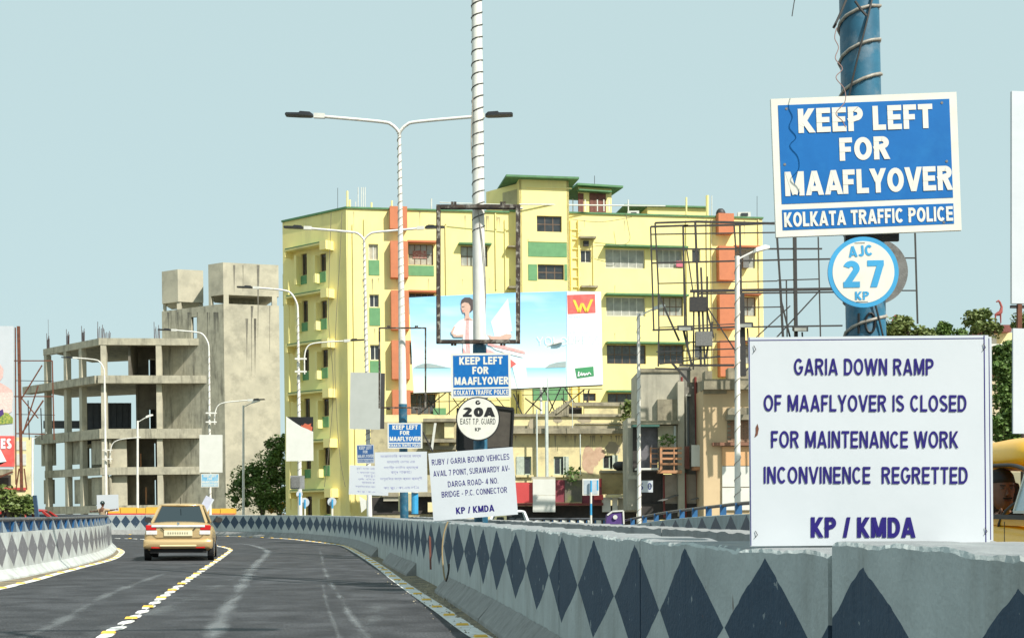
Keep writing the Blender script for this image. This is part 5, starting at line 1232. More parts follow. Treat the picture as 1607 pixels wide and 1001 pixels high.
adv_text('REDEFY', 893, 917, 495.5, 498.5, p_text, .0); adv_text('INTRODUCING', 892, 925, 519, 523, p_text, -.015)
adv_text('YOLO', 842, 890, 529, 541, p_white, -.025); adv_text('DRESS', 892.5, 942, 527, 540, p_text, -.03)
adv([(902, 578), (931, 575), (932, 590), (905, 594)], 'logo_field', p_green, e[3])
a = [(908, 583), (907, 591), (911, 588), (912, 584), (913, 590), (916, 585), (917, 590), (920, 585), (921, 589), (924, 584), (927, 588)]
stroke_print(a, .07, p_white, e[5])
M().beam(HF.at(*HF.th(649, 617), -.1), HF.at(*HF.th(946, 604), -.1), .09).build('bottom_rail', dark_m, R)
# lattice under the hoarding
for x in (660, 690, 706, 735, 765, 812, 838, 862, 886, 918, 925):
    a = HF.at(*HF.th(x, 612), -.3); M().beam(a, Vector((a.x, a.y, P(x, 652, 117).z)), .05).build('upright', dark_m, R)
for x0, y0, x1, y1 in ((655, 650, 700, 615), (662, 612, 690, 652), (700, 650, 745, 612), (706, 616, 730, 652), (735, 652, 776, 614), (770, 612, 800, 650), (806, 618, 819, 650), (824, 650, 858, 610), (824, 625, 850, 645), (853, 608, 872, 650), (862, 648, 881, 608), (881, 626, 896, 640), (877, 645, 918, 612), (918, 650, 925, 612), (886, 608, 912, 650)):
    M().beam(P(x0, y0, 117.6), P(x1, y1, 117.6), .07 if x0 > 800 else .055).build('brace', dark_m, R)
for y, x0, x1 in ((613, 806, 946), (620, 820, 925), (629, 660, 800), (622, 740, 800)): M().beam(P(x0, y, 117.5), P(x1, y-1, 117.5), .035).build('rail', dark_m, R)

# ================================================================== OLD HOUSES
Hs = Bld('old_house', 800, 113, 'low old yellow house with peeling plaster and a mouldy cornice below the advertisement', lean=.4); R = Hs.root
hf = Face(Hs, 590, 111, 990, 113.5, 720)
hw = []; hwin = []
for px, nx in (((812, 716, 834, 745), 2), ((869, 716, 891, 745), 2), ((946, 714, 968, 736), 2), ((845, 620, 846, 621), 1)): 
    if px[0] == 845: continue
    r = hf.rect(*px); hw.append(r); hwin.append((r, nx))
ztop = hf.th(800, 651)[1]
hf.wall('wall', 0, hf.L, -7, ztop, hw, cream_old)
for i, (r, nx) in enumerate(hwin):
    hf.window(r, 2, 1, mat('shutter_frame', (.42, .50, .42), None, 5, .7) if i == 0 else bpy.data.materials['shutter_frame'], drk, o=-.1, bar=.07)
    hf.boxm(M(), r[0]-.06, r[0]+.36, r[2], r[3], .004, .05).build('shutter_leaf', mat('pale_shutter', (.50, .56, .48), (.36, .42, .36), 5, .8) if i == 0 else bpy.data.materials['pale_shutter'], R) if i == 0 else hf.boxm(M(), r[1]-.25, r[1]+.05, r[2], r[3], .004, .05).build('shutter_leaf', bpy.data.materials['pale_shutter'], R)
    hf.boxm(M(), r[0]-.1, r[1]+.1, r[2]-.12, r[2]-.002, .002, .14).build('sill', cream_old, R)
hf.box('cornice', (590, 673, 984, 681), .002, .55, mould); hf.box('parapet_coping', (800, 649.5, 990, 654), .002, .12, mould); hf.box('parapet_band', (902, 664, 984, 666), .002, .10, mould)
hf.box('stained_band', (800, 668, 984, 673), .001, .05, mould)
hf.boxm(M(), 0, hf.L, ztop-.5, ztop-.4, -6, -.01).build('roof', concrete, R)
M().frame_box(hf.at(hf.L, -7), -hf.n*6, -hf.d*.2, (0, 0, ztop+7)).build('side_wall', cream_old, R)
def patch(f, cx, cy, rx, ry, name, m, o=.006, n=22, seed=1):
    rnd = random.Random(seed); pts = []
    for i in range(n):
        a = 2*math.pi*i/n; k = rnd.uniform(.75, 1.1); pts.append((cx+math.cos(a)*rx*k, cy+math.sin(a)*ry*k))
    v = [f.at(*f.th(x, y), o) for x, y in pts] + [f.at(*f.th(cx, cy), o)]
    return M().add(v, [(i, (i+1) % n, n) for i in range(n)]).build(name, m, f.b.root)
p_brick = mat('bare_plaster', (.58, .40, .28), (.48, .32, .22), 4, .95, .4, stain=(.66, .56, .36), amt=.4, stscale=3); p_gr = mat('grey_plaster_patch', (.42, .36, .26), (.36, .31, .22), 3, .95, .2)
patch(hf, 925, 722, 13, 22, 'bare_plaster_patch', p_brick, seed=2); patch(hf, 940, 712, 9, 12, 'bare_plaster_patch', p_brick, .009, seed=6); patch(hf, 961, 702, 13, 9, 'grey_patch', p_gr, seed=4); patch(hf, 966, 706, 8, 6, 'grey_patch', p_gr, .009, seed=9)
patch(hf, 835, 665, 6, 9, 'grey_patch', p_gr, .056, seed=12); patch(hf, 917, 658, 12, 6, 'grey_patch', p_gr, .01, seed=14); patch(hf, 875, 659, 8, 5, 'grey_patch', p_gr, .01, seed=16)
for x, y0, y1, r_ in ((845, 642, 803, 2.4), (860, 630, 803, 3.6), (913, 682, 745, 1.4), (862.5, 594, 760, 1.1), (901, 627, 672, .9)):
    a, b = P(x, y0, 111.4), P(x, y1, 111.4); k = r_*111*KY/F
    M().tube([a, b], k*.6, 8).build('drain_pipe', mat('pipe_pale_blue', (.60, .66, .62), None, 5, .6) if x == 845 else bpy.data.materials['pipe_pale_blue'], R, smooth=True)
hf.box('upper_wall', (923, 632, 982, 651), -1.5, -1.3, cream_old); hf.box('upper_coping', (905, 628, 990, 634), -1.55, -1.2, mould); hf.box('upper_pier', (981, 628, 990, 651), -1.45, -1.1, mould)
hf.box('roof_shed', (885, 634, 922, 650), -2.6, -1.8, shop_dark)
t_ = hf.th(880, 640)[0]
M().beam(P(876, 649, 112.5), P(902, 628, 112.5), .08).build('stair_flight', mould, R)
for i in range(8): M().box(*[c for c in (P(864+i*4, 650-i*2.6, 112.6).x, P(864+i*4+3.6, 650, 112.6).x, P(0, 0, 112.6).y, P(0, 0, 112.6).y+.6, P(0, 650, 112.6).z-.1, P(0, 648-i*2.6, 112.6).z)]).build('stair_step', mould, R)
# dilapidated part between the signs, on the left of the same row
Lh = Bld('old_house', 640, 112, 'decayed house with broken balconies glimpsed between the blue signs and the notice boards', lean=.4); R = Lh.root
lf = Face(Lh, 582, 109, 716, 109.6, 700)
lf.wall('wall', 0, lf.L, -7, lf.th(650, 662)[1], [lf.rect(668, 716, 684, 745), lf.rect(690, 690, 705, 700)], mat('cream_decayed', (.52, .46, .28), (.38, .33, .21), 1.5, .95, .2, stain=(.12, .11, .08), amt=.9, stscale=1.0))
for px, o0, o1, m in (((664, 658, 716, 663), .0, .7, mould), ((668, 664, 681, 682), .0, .12, cream_old), ((697, 664, 712, 688), .0, .5, cream_old), ((664, 690, 716, 695), .0, .8, mould), ((667, 700, 716, 706), .0, .4, mould), ((600, 773, 716, 779), .0, .6, mould), ((582, 780, 716, 806), .002, .05, shop_dark), ((602, 774, 626, 786), .05, .5, grey_old), ((691, 777, 712, 781), .6, .9, cream_old), ((671, 788, 679, 803), .3, .9, cream_old), ((582, 740, 600, 772), .0, .2, grey_old)):
    lf.box('ledge' if m is mould else 'wall_part', px, o0+.003, o1, m)
M().beam(P(686, 664, 108), P(680, 706, 108), .12).build('leaning_plank', frame_white, R); M().beam(P(665, 676, 96), P(682, 709, 96), .07).build('leaning_bar', dark_m, R)
M().add([P(564, 778, 107), P(575, 785, 107), P(575, 797, 107), P(567, 804, 107)], [(0, 1, 2, 3)]).build('hanging_board', board_cream, label='scrap of cream board hanging at the corner under the pale Bengali board', cat='board')
# shops at street level
Sh = Bld('shop_row', 900, 108, 'row of low street shops with red and maroon fascia panels under the old yellow house', lean=.2, cat='shop'); R = Sh.root
sf = Face(Sh, 800, 107, 1000, 107, 780)
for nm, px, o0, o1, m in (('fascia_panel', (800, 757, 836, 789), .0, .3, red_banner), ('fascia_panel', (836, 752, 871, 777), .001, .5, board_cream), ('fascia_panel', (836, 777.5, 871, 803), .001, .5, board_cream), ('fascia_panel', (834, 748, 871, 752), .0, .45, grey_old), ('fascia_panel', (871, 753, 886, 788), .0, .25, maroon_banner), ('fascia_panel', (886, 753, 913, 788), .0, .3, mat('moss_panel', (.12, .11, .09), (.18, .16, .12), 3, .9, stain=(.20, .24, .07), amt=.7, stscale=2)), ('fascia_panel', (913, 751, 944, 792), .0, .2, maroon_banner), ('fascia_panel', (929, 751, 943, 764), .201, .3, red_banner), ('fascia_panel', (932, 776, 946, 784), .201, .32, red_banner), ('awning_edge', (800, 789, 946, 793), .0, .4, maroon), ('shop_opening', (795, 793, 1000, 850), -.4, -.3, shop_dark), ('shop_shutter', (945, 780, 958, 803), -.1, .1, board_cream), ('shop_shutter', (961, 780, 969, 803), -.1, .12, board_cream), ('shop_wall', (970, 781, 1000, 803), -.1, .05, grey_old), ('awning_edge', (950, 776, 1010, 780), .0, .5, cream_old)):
    sf.box(nm, px, o0, o1, m)
og = Bld('concrete_balcony', 965, 107, 'ochre stained concrete balcony block with a dark water tank on top', lean=.2, cat='balcony'); of = Face(og, 943, 107.5, 986, 107.5, 750)
of.box('block', (943, 741, 986, 775), -.8, 0, mat('ochre_wall', (.46, .36, .18), (.34, .27, .14), 2, .95, .2, stain=(.14, .12, .08), amt=.7, stscale=1.5)); of.box('coping', (942, 738, 986, 742), -.85, .08, mould)
M().ball(P(974, 731, 108), .42, .3, .26).build('water_tank', dark_m, smooth=True, label='black rounded water tank on top of the ochre balcony block', cat='water tank')
s = M(); rnd = random.Random(3)
def leaves(s, c, r, n, size, rnd, droop=0.0, flat=.6):
    for _ in range(n):
        while True:
            v = Vector((rnd.uniform(-1, 1), rnd.uniform(-1, 1), rnd.uniform(-1, 1)))
            if v.length < 1: break
        p = c + Vector((v.x*r[0], v.y*r[1], v.z*r[2])); a = Vector((rnd.gauss(0, 1), rnd.gauss(0, 1), rnd.gauss(0, flat))).normalized(); b = a.cross(Vector((rnd.gauss(0, 1), rnd.gauss(0, 1), rnd.gauss(0, 1)))).normalized(); L = size*rnd.uniform(.6, 1.3)
        s.add([p-a*L*.5, p+b*L*.28, p+a*L*.5, p-b*L*.28], [(0, 1, 2, 3)])
leaves(s, P(898, 742, 106), (.5, .3, .45), 90, .22, rnd); s.tube([P(896, 752, 106), P(897, 742, 106), P(893, 733, 106)], .02, 4); s.tube([P(896, 752, 106), P(901, 744, 106), P(905, 737, 106)], .02, 4)
s.build('wild_plant', leaf, label='small leafy plant growing on the shop fascia below the yellow house', cat='plant')

# tall stained block, balconies, peach building
Gb = Bld('grey_building', 1060, 101, 'grimy grey concrete building with maroon pipes and projecting balconies behind the ramp railing', lean=.3); R = Gb.root
gf = Face(Gb, 1003, 101, 1198, 101, 700)
def gb(name, px, o0, o1, m, par=None): return gf.box(name, px, o0, o1, m, par)
gb('wall', (1003, 581, 1066, 720), -4, 0, grey_old); gb('wall_coping', (1002, 578, 1069, 584), -.3, .08, mould); gb('wall', (986, 655, 1003, 800), -3, -.2, grey_old)
gb('stained_bay', (1031, 627, 1065, 660), .001, .25, mould); gb('stair_core', (1066, 575, 1104, 810), -3, -.05, mat('dark_grey_wall', (.32, .31, .27), (.13, .125, .11), 1.5, .95, .2, stain=(.05, .05, .05), amt=.6, stscale=1.2, streak=True)); gb('core_head', (1083, 574, 1110, 600), -1, .1, mould)
gb('slot_window', (1078, 622, 1082, 705), -.04, .0, pane_dark); gb('slot_frame', (1076, 621, 1078, 705), -.05, .06, frame_white); gb('slot_frame', (1076, 619, 1084, 621.5), -.05, .06, frame_white)
for x in (1069, 1090.5): a, b = gf.at(*gf.th(x, 592), .16), gf.at(*gf.th(x+4, 812), .16); M().tube([a, b], .06, 6).build('drain_pipe', maroon, R, smooth=True)
for x, y0, y1 in ((1040, 745, 812), (1073.5, 742, 812), (1094, 740, 805), (1128, 698, 800)): a, b = gf.at(*gf.th(x, y0), .4), gf.at(*gf.th(x+1, y1), .4); M().tube([a, b], .05, 6).build('drain_pipe', maroon, R, smooth=True)
gb('corbel_column', (1094, 600, 1104, 700), .0, .35, grey_old); gb('corbel_column', (1099, 650, 1113, 700), .351, .5, mould)
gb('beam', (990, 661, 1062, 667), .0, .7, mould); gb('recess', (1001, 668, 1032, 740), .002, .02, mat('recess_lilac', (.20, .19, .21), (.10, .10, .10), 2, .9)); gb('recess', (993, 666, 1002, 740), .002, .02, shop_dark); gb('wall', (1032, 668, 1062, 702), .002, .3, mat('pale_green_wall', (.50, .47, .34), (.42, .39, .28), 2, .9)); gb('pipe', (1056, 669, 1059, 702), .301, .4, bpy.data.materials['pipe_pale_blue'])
gb('green_awning', (990, 668, 1032, 671), .02, .8, mat('awning_green', (.06, .16, .13), None, 4, .7))
s = M(); leaves(s, P(1046, 690, 99.5), (.45, .2, .3), 70, .2, rnd); s.build('wild_plant', leaf, label='leafy plant sprouting above the timber slatted balcony', cat='plant')
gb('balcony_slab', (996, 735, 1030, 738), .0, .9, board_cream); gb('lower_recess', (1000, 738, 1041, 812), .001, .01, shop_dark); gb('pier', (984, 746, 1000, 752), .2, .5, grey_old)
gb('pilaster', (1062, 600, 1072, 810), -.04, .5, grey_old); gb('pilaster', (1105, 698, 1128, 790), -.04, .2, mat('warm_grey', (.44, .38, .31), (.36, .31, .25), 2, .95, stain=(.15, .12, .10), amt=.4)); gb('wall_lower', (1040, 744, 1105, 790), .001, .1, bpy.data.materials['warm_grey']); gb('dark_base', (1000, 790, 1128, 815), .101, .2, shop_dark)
for x0, x1, yb, yt in ((1032, 1063, 786, 776), (1083, 1117, 784, 774)):
    a, b = gf.at(*gf.th(x0, yb), .9), gf.at(*gf.th(x1, yt), .3); M().beam(a, b, .35, .03).build('lean_to_roof', galv, R)
tb = thing('slatted_balcony', gf.at(*gf.th(1045, 743), 1.0), 'projecting balcony with horizontal orange timber slats', 'balcony')
for nm, px, o0, o1, m in (('floor_beam', (1027, 739, 1063, 743.5), .5, 1.3, wood_o), ('post', (1029, 703, 1032.5, 739), 1.2, 1.3, wood_o), ('post', (1016, 703, 1018, 738), .6, .7, wood_o), ('post', (1050, 704, 1051.5, 739), 1.2, 1.29, wood_o)) + tuple(('slat', (1032.6, y, 1062.5, y+3.2), 1.22, 1.28, wood_o) for y in (703.5, 711, 719.5, 728)) + tuple(('slat', (1018.2, y, 1028.8, y+1.2), .62, .68, wood_o) for y in (704, 712, 720, 728, 735)): gf.box(nm, px, o0, o1, m, tb)
gf.box('back_shadow', (1030, 704, 1062, 739), .302, .33, mat('slat_back', (.20, .18, .15), (.10, .09, .08), 9, .9), tb)
tb = thing('white_panel_balcony', gf.at(*gf.th(1097, 738), 1.0), 'projecting balcony closed with a plain white panel over an orange sill', 'balcony')
for nm, px, o0, o1, m in (('panel', (1077.5, 700, 1118, 733), 1.2, 1.28, board_cream), ('sill', (1081, 733.5, 1119, 738.5), .5, 1.25, wood_o), ('side', (1070, 701, 1077, 736), .5, .7, brown_m), ('side_return', (1118.2, 701, 1119.5, 734), .4, 1.2, grey_old)): gf.box(nm, px, o0, o1, m, tb)
tb = thing('sfo_sign', gf.at(*gf.th(1007, 773), 1.2), 'white signboard with dark blue letters S and O, half hidden by a lamp post', 'shop sign')
gf.box('panel', (997, 755, 1018.5, 773), 1.2, 1.25, board_white, tb)
for ch, x0, x1 in (('S', 998.5, 1003.5), ('O', 1010.5, 1016.5)):
    t0, z1, = gf.th(x0, 764); t1 = gf.th(x1, 764)[0]; z0, zz = gf.th(1007, 769)[1], gf.th(1007, 758.5)[1]; vs, fs = text_mesh(ch, t1-t0, zz-z0, .02)
    mm = M(); mm.v = [gf.at((t0+t1)/2+v.x, (z0+zz)/2+v.z, 1.256 - v.y) for v in vs]; mm.f = fs; mm.build('lettering', mat('navy_print', (.03, .05, .22), None, 3, .5) if ch == 'S' else bpy.data.materials['navy_print'], tb, normals=False)
Pb = Bld('peach_building', 1160, 96, 'peach plastered building with mouldy cornice and brick infill behind the big notice board', lean=.3); R = Pb.root
pf = Face(Pb, 1104, 97, 1330, 97, 700)
pf.box('wall', (1104, 610, 1330, 820), -5, 0, peach); pf.box('cornice', (1102, 596, 1330, 612), -.6, .55, mould); pf.box('roof_wall', (1112, 578, 1123, 598), -2, -1, mould); pf.box('roof_wall', (1150, 572, 1330, 598), -2, -1.2, mould); pf.box('dark_strip', (1104, 612, 1140, 618), .001, .1, mould)
pf.box('string_course', (1117, 694, 1330, 699), .001, .3, mat('brown_course', (.28, .14, .09), None, 3, .9)); 
# brick infill, every brick its own piece
t0, t1, z0, z1 = pf.rect(1141, 660, 1196, 694); bw, bh = .30, .098
pf.boxm(M(), t0, t1+.4, z0, z1, .002, .06).build('mortar', mould, R); rows = int((z1-z0)/bh); bm_me = None
for j in range(rows):
    k = int((t1-t0)/bw)
    for i in range(k):
        a = t0 + i*bw + (.5*bw if j % 2 else 0)
        if a + bw > t1+.05: continue
        pf.boxm(M(), a+.012, a+bw-.012, z0+j*bh+.012, z0+(j+1)*bh-.004, .061, .08+random.uniform(0, .012)).build('brick', brick_m, R)
pf.box('eave', (1138, 652, 1200, 660), .1, .7, mould); pf.box('eave', (1141, 640, 1200, 652), .001, .2, mould)
pf.box('board', (1133, 700, 1330, 730), .01, .1, mat('orange_board', (.72, .42, .20), (.66, .38, .18), 2, .6)); 
for x0, x1 in ((1133, 1156), (1158, 1178), (1180, 1200)):
    for y0, y1 in ((731.5, 763.5), (765, 800)): pf.box('white_panel', (x0, y0, x1, y1), .01, .1, board_cream)

# ================================================================== EMPTY HOARDING SCAFFOLD
t = thing('billboard_scaffold', P(1160, 600, 92), 'tall bare black steel scaffold of an empty billboard in front of the yellow block', 'scaffold')
def bar_(a, b, w=.045, D=(92, 92)): M().beam(P(*a, D[0]), P(*b, D[1]), w*1.3).build('steel_bar', dark_m, t)
for a, b, w in (((1021, 356), (1080, 354), .06), ((1028, 350), (1091, 348), .06), ((1091, 348), (1218, 351), .07), ((1072, 355), (1161, 353), .06), ((1161, 353), (1218, 350), .06), ((1021, 368), (1218, 365), .04), ((1021, 391), (1290, 390.5), .05), ((1022, 413), (1220, 408), .05), ((1220, 408), (1306, 406.5), .05), ((1033, 445), (1220, 441), .035), ((1220, 440), (1286, 438), .035), ((1083, 457), (1310, 453.5), .09), ((1095, 461), (1310, 458.5), .05), ((1110, 484), (1230, 481.5), .035), ((1024, 518), (1180, 512), .055), ((1180, 513), (1322, 511), .05), ((1033, 514), (1160, 508), .03), ((1080, 537), (1180, 535), .04), ((1030, 552), (1180, 546), .04), ((1060, 562), (1175, 559), .03), ((1028, 578), (1085, 580), .05), ((1066, 573), (1152, 573), .07), ((1035, 571), (1130, 559), .05),
                ((1021, 356), (1026, 518), .05), ((1028, 350), (1033, 445), .05), ((1033, 445), (1034, 515), .045), ((1034, 515), (1033, 575), .05), ((1072, 355), (1075, 520), .06), ((1072, 372), (1078, 520), .03), ((1091, 348), (1100, 575), .07), ((1100, 420), (1106, 575), .06), ((1152, 352), (1155, 395), .05), ((1161, 353), (1163, 460), .06), ((1162, 460), (1165, 590), .22), ((1218, 350), (1224, 440), .06), ((1224, 440), (1232, 590), .07), ((1247, 370), (1250, 590), .11), ((1284, 372), (1289, 590), .04), ((1089, 455), (1088, 580), .05), ((1110, 434), (1110, 535), .05), ((1234, 440), (1236, 590), .04), ((1436, 366), (1440, 508), .05), ((1400, 405), (1438, 405), .04), ((1400, 456), (1439, 456), .04),
                ((1078, 392), (1087, 455), .04), ((1033, 460), (1052, 505), .04), ((1043, 484), (1066, 535), .06), ((1099, 465), (1160, 560), .04), ((1163, 590), (1290, 452), .045), ((1186, 530), (1240, 480), .04), ((1055, 570), (1082, 600), .07), ((1118, 505), (1108, 560), .06), ((1105, 470), (1120, 530), .05), ((1072, 515), (1086, 575), .07), ((1226, 472), (1240, 530), .05)):
    bar_(a, b, w)
for x, y in ((1075, 519), (1170, 514), (1256, 520)):
    q = P(x, y, 91.5); f = thing('floodlight', q, {1075: 'black floodlight at the left foot of the billboard scaffold', 1170: 'black floodlight on the thick scaffold post', 1256: 'black floodlight right of the yellow block, above the big notice board'}[x], 'floodlight')
    M().frame_box(q + Vector((-.32, -.1, -.02)), (.64, 0, 0), (0, .25, .08), (0, 0, .2)).build('housing', dark_m, f); M().frame_box(q + Vector((-.28, -.115, -.0)), (.52, 0, 0), (0, .012, 0), (0, 0, .14)).build('lens', pane_curtain, f); M().beam(q + Vector((.1, .1, -.02)), q + Vector((.15, .1, -.8)), .06).build('bracket', dark_m, f)
q = P(1105, 537, 91.6); M().frame_box(q + Vector((-.36, 0, -.15)), (.72, 0, 0), (0, .3, 0), (0, 0, .62)).build('meter_box', galv, label='grey metal box hanging in the billboard scaffold', cat='electrical box')
q = P(1096, 488, 91.7); M().frame_box(q + Vector((-.36, 0, 0)), (.72, 0, 0), (0, .3, 0), (0, 0, .62)).build('transformer', dark_m, label='dark box mounted high in the scaffold lattice before the yellow wall', cat='electrical box')

# ================================================================== CARS
def car(loc, rz, paint, label, L=4.0, W=1.74, Ht=1.52, rh=.09, rear=True, cat='car', lights=(red_lens, clear_lens), open_side=False, name='parked_car', belt=1.0, toproof=None, detail=True):
    t = thing(name, loc, label, cat, rot=(0, 0, rz)); w = W/2; k = L/4.0
    def B(m, nm, mt, par=None, **kw): return m.build(nm, mt, par or t, local=True, **kw)
    rings = []
    for y, ww, zb, zt in ((0, .86, .42, belt-.12), (.03, .95, .30, belt-.04), (.12, .985, .24, belt+.0), (.45, 1, .20, belt+.02), (1.0, 1, .20, belt+.02), (2.7, 1, .20, belt-.02), (3.3, .98, .20, belt-.10), (3.7, .93, .22, belt-.18), (3.93, .80, .28, belt-.30), (3.99, .66, .38, belt-.42)):
        h = w*ww; pr = [(0, zb), (.80*h, zb), (.97*h, zb+.10), (h, .50), (.985*h, .70), (.93*h, zt-.09), (.78*h, zt), (0, zt+.02)]
        rings.append([Vector((x, y*k, z)) for x, z in pr] + [Vector((-x, y*k, z)) for x, z in reversed(pr[1:-1])])
    B(M().loft(rings), 'body', paint, smooth=True, subsurf=1)
    zb_, zr = belt-.01, Ht-rh; hb, ht = w*.86, w*.64
    base = [(.52, hb*.90), (1.0, hb), (2.3, hb), (3.02, hb*.93)]; top = [(1.10, ht*.92), (1.25, ht), (2.05, ht), (2.28, ht*.96)]
    bl = [Vector((x, y*k, zb_)) for y, x in base]; tl_ = [Vector((x, y*k, zr)) for y, x in top]; mir = lambda v: Vector((-v.x, v.y, v.z))
    B(M().quad(bl[0], mir(bl[0]), mir(tl_[0]), tl_[0]), 'rear_window', car_glass, normals=False); B(M().quad(bl[3], mir(bl[3]), mir(tl_[3]), tl_[3]), 'windscreen', car_glass, normals=False)
    for sgn in (1, -1):
        if open_side and sgn == open_side: continue
        f = (lambda v: v) if sgn == 1 else mir
        B(M().add([f(v) for v in bl] + [f(v) for v in tl_], [(0, 1, 5, 4), (1, 2, 6, 5), (2, 3, 7, 6)]), 'side_window', car_glass, normals=False)
    rr_ = []
    for sc_, z in ((1.03, zr-.015), (1.06, zr+rh*.25), (.98, zr+rh*.72), (.72, Ht)):
        ring = [Vector((x*sc_, (1.65 + (y-1.65)*sc_)*k, z)) for y, x in top]; rr_.append(ring + [mir(v) for v in reversed(ring)])
    B(M().loft(rr_), 'roof', toproof or paint, smooth=True, subsurf=1)
    for sgn in (1, -1):
        f = (lambda v: v) if sgn == 1 else mir
        for a, b, pw in ((bl[0], tl_[0], .07), (bl[3], tl_[3], .07), (bl[1].lerp(bl[2], .45), tl_[1].lerp(tl_[2], .45), .06)):
            B(M().beam(f(a), f(b), pw), 'pillar', paint)
        B(M().beam(f(Vector((bl[0].x, .42*k, zb_))), f(Vector((bl[3].x, 3.02*k, zb_-.02))), .05), 'sill', paint)
        m = M(); rr0 = .30
        for yw in (.66*k, 3.2*k):
            m = M(); m.tube([f(Vector((w*.82, yw, rr0))), f(Vector((w*1.0, yw, rr0)))], rr0, 20); wh = B(m, 'wheel', tyre, smooth=False); B(M().tube([f(Vector((w*1.0, yw, rr0))), f(Vector((w*1.01, yw, rr0)))], .19, 14), 'rim', chrome, wh)
        if open_side == sgn: continue
        mm = M(); c = f(Vector((w*1.08, 2.72*k, belt+.06))); rings = [[c + Vector((math.cos(a)*.11*q, dy, math.sin(a)*.085*q)) for a in [i*math.pi/5 for i in range(10)]] for dy, q in ((-.03, .9), (0, 1), (.05, .9), (.09, .4))]
        B(mm.loft(rings), 'door_mirror', dark_m if paint is gold else paint, smooth=True); B(M().beam(c + Vector((0, .03, -.02)), f(Vector((w*.9, 2.76*k, belt))), .03), 'mirror_arm', dark_m)
    if detail:
        for x in (.32, -.32): B(M().box(x-.13, x+.13, 1.15*k, 1.25*k, belt-.1, belt+.26), 'headrest', dark_cloth, bevel=.03); B(M().box(x-.24, x+.24, 1.2*k, 1.32*k, .5, belt+.02), 'seat_back', dark_cloth)
        for x in (.34, -.34): B(M().box(x-.11, x+.11, 2.0*k, 2.08*k, belt-.1, belt+.22), 'headrest', dark_cloth, bevel=.03)
        B(M().box(-.09, .09, 2.6*k, 2.63*k, belt+.28, belt+.34), 'rear_view_mirror', dark_m)
        B(M().box(-w*.7, w*.7, .5*k, 2.9*k, belt-.16, belt-.12), 'cabin_floor', dark_cloth)
    if rear:
        for sgn in (1, -1):
            s0 = lambda a, b: (min(sgn*a, sgn*b), max(sgn*a, sgn*b))
            x0, x1 = s0(w*.62, w*.925); B(M().box(x0, x1, -.012, .16, belt-.20, belt-.06), 'tail_light', lights[0], bevel=.025)
            x0, x1 = s0(w*.60, w*.915); B(M().box(x0, x1, -.018, .12, belt-.315, belt-.205), 'tail_light_clear', lights[1], bevel=.02)
            x0, x1 = s0(w*.50, w*.76); B(M().box(x0, x1, -.075, -.02, .335, .385), 'reflector', lights[0], bevel=.008)
        B(M().box(-w*.76, w*.76, -.03, .02, belt-.115, belt-.06), 'chrome_strip', mat('satin_strip', (.72, .74, .76), None, 4, .3) if 'satin_strip' not in bpy.data.materials else bpy.data.materials['satin_strip'], bevel=.01)
        B(M().box(-.36, .36, -.035, .0, .655, .80), 'number_plate', plate_m, bevel=.006)
        for i in range(9): B(M().box(-.27+i*.06, -.235+i*.06, -.0375, -.0352, .70, .755), 'plate_character', mat('plate_ink', (.35, .32, .22), None, 4, .5) if 'plate_ink' not in bpy.data.materials else bpy.data.materials['plate_ink'])
        m = M(); rg = []
        for x in (-w*1.0, -w*.93, -w*.6, 0, w*.6, w*.93, w*1.0):
            d = {0: .10, 1: .095, 2: .085, 3: .03}[0 if x == 0 else 1 if abs(x) < w*.7 else 2 if abs(x) < w*.97 else 3]
            rg.append([Vector((x, -d*.55, .58)), Vector((x, -d, .52)), Vector((x, -d, .40)), Vector((x, -d*.6, .31)), Vector((x, .12, .31)), Vector((x, .12, .58))])
        B(m.loft(rg), 'bumper', paint, smooth=True, subsurf=1); B(M().box(-w*.62, w*.62, -.017, .0, .604, .611), 'boot_seam', tyre); B(M().beam((-w*.62, -.01, .608), (-w*.74, -.01, .70), .008), 'boot_seam', tyre); B(M().beam((w*.62, -.01, .608), (w*.74, -.01, .70), .008), 'boot_seam', tyre)
        B(M().beam((-.36, -.025, .80), (-.44, -.025, .87), .02), 'plate_recess', tyre); B(M().beam((.36, -.025, .80), (.44, -.025, .87), .02), 'plate_recess', tyre)
        B(M().box(-w*.52, w*.52, -.108, -.06, .385, .425), 'bumper_strip', mat('bright_strip', (.82, .70, .42), None, 4, .3) if 'bright_strip' not in bpy.data.materials else bpy.data.materials['bright_strip'], bevel=.008)
        B(M().box(-w*.8, w*.8, 0.02, .3, .21, .315), 'valance', tyre); B(M().disc((0, -.032, belt-.02), .035, (0, 1, 0), .01, 12), 'emblem', chrome)
        B(M().tube([(0, 1.05*k, Ht-.02), (0, .92*k, Ht+.15)], .008, 5), 'aerial', dark_m)
    else:
        for sgn in (1, -1):
            B(M().ball((sgn*w*.66, 3.86*k, belt-.34), .13, .10, .09), 'headlight', clear_lens, smooth=True)
        B(M().box(-w*.5, w*.5, 3.93*k, 3.985*k, .42, .56), 'grille', dark_m)
    return t
car(Vector((-8.72, 33.3, 0)), math.radians(11.5), gold, 'gold sedan driving away on the road, silver strip over its number plate', name='moving_car', W=1.78)
car(XD(-.10, 78, -.16), math.radians(180), cream_car, 'white car coming over the ramp, half hidden by the tilted notice board', name='moving_car', rear=False)
car(P(130, 803, 66) + Vector((0, 0, -1.42)), math.radians(100), red_car, 'dark red car roof passing behind the blue railing at the left', name='moving_car', rear=False, detail=False)

# taxi with its driver, cut by the right edge
TX, TY, TZ = 3.96, 10.78, .20
taxi = car(Vector((TX, TY, TZ)), math.radians(180), taxi_y, 'yellow taxi at the right edge with its driver behind the open window', L=4.3, W=1.72, Ht=1.62, rh=.24, rear=False, open_side=1, name='taxi', belt=1.04, cat='taxi')
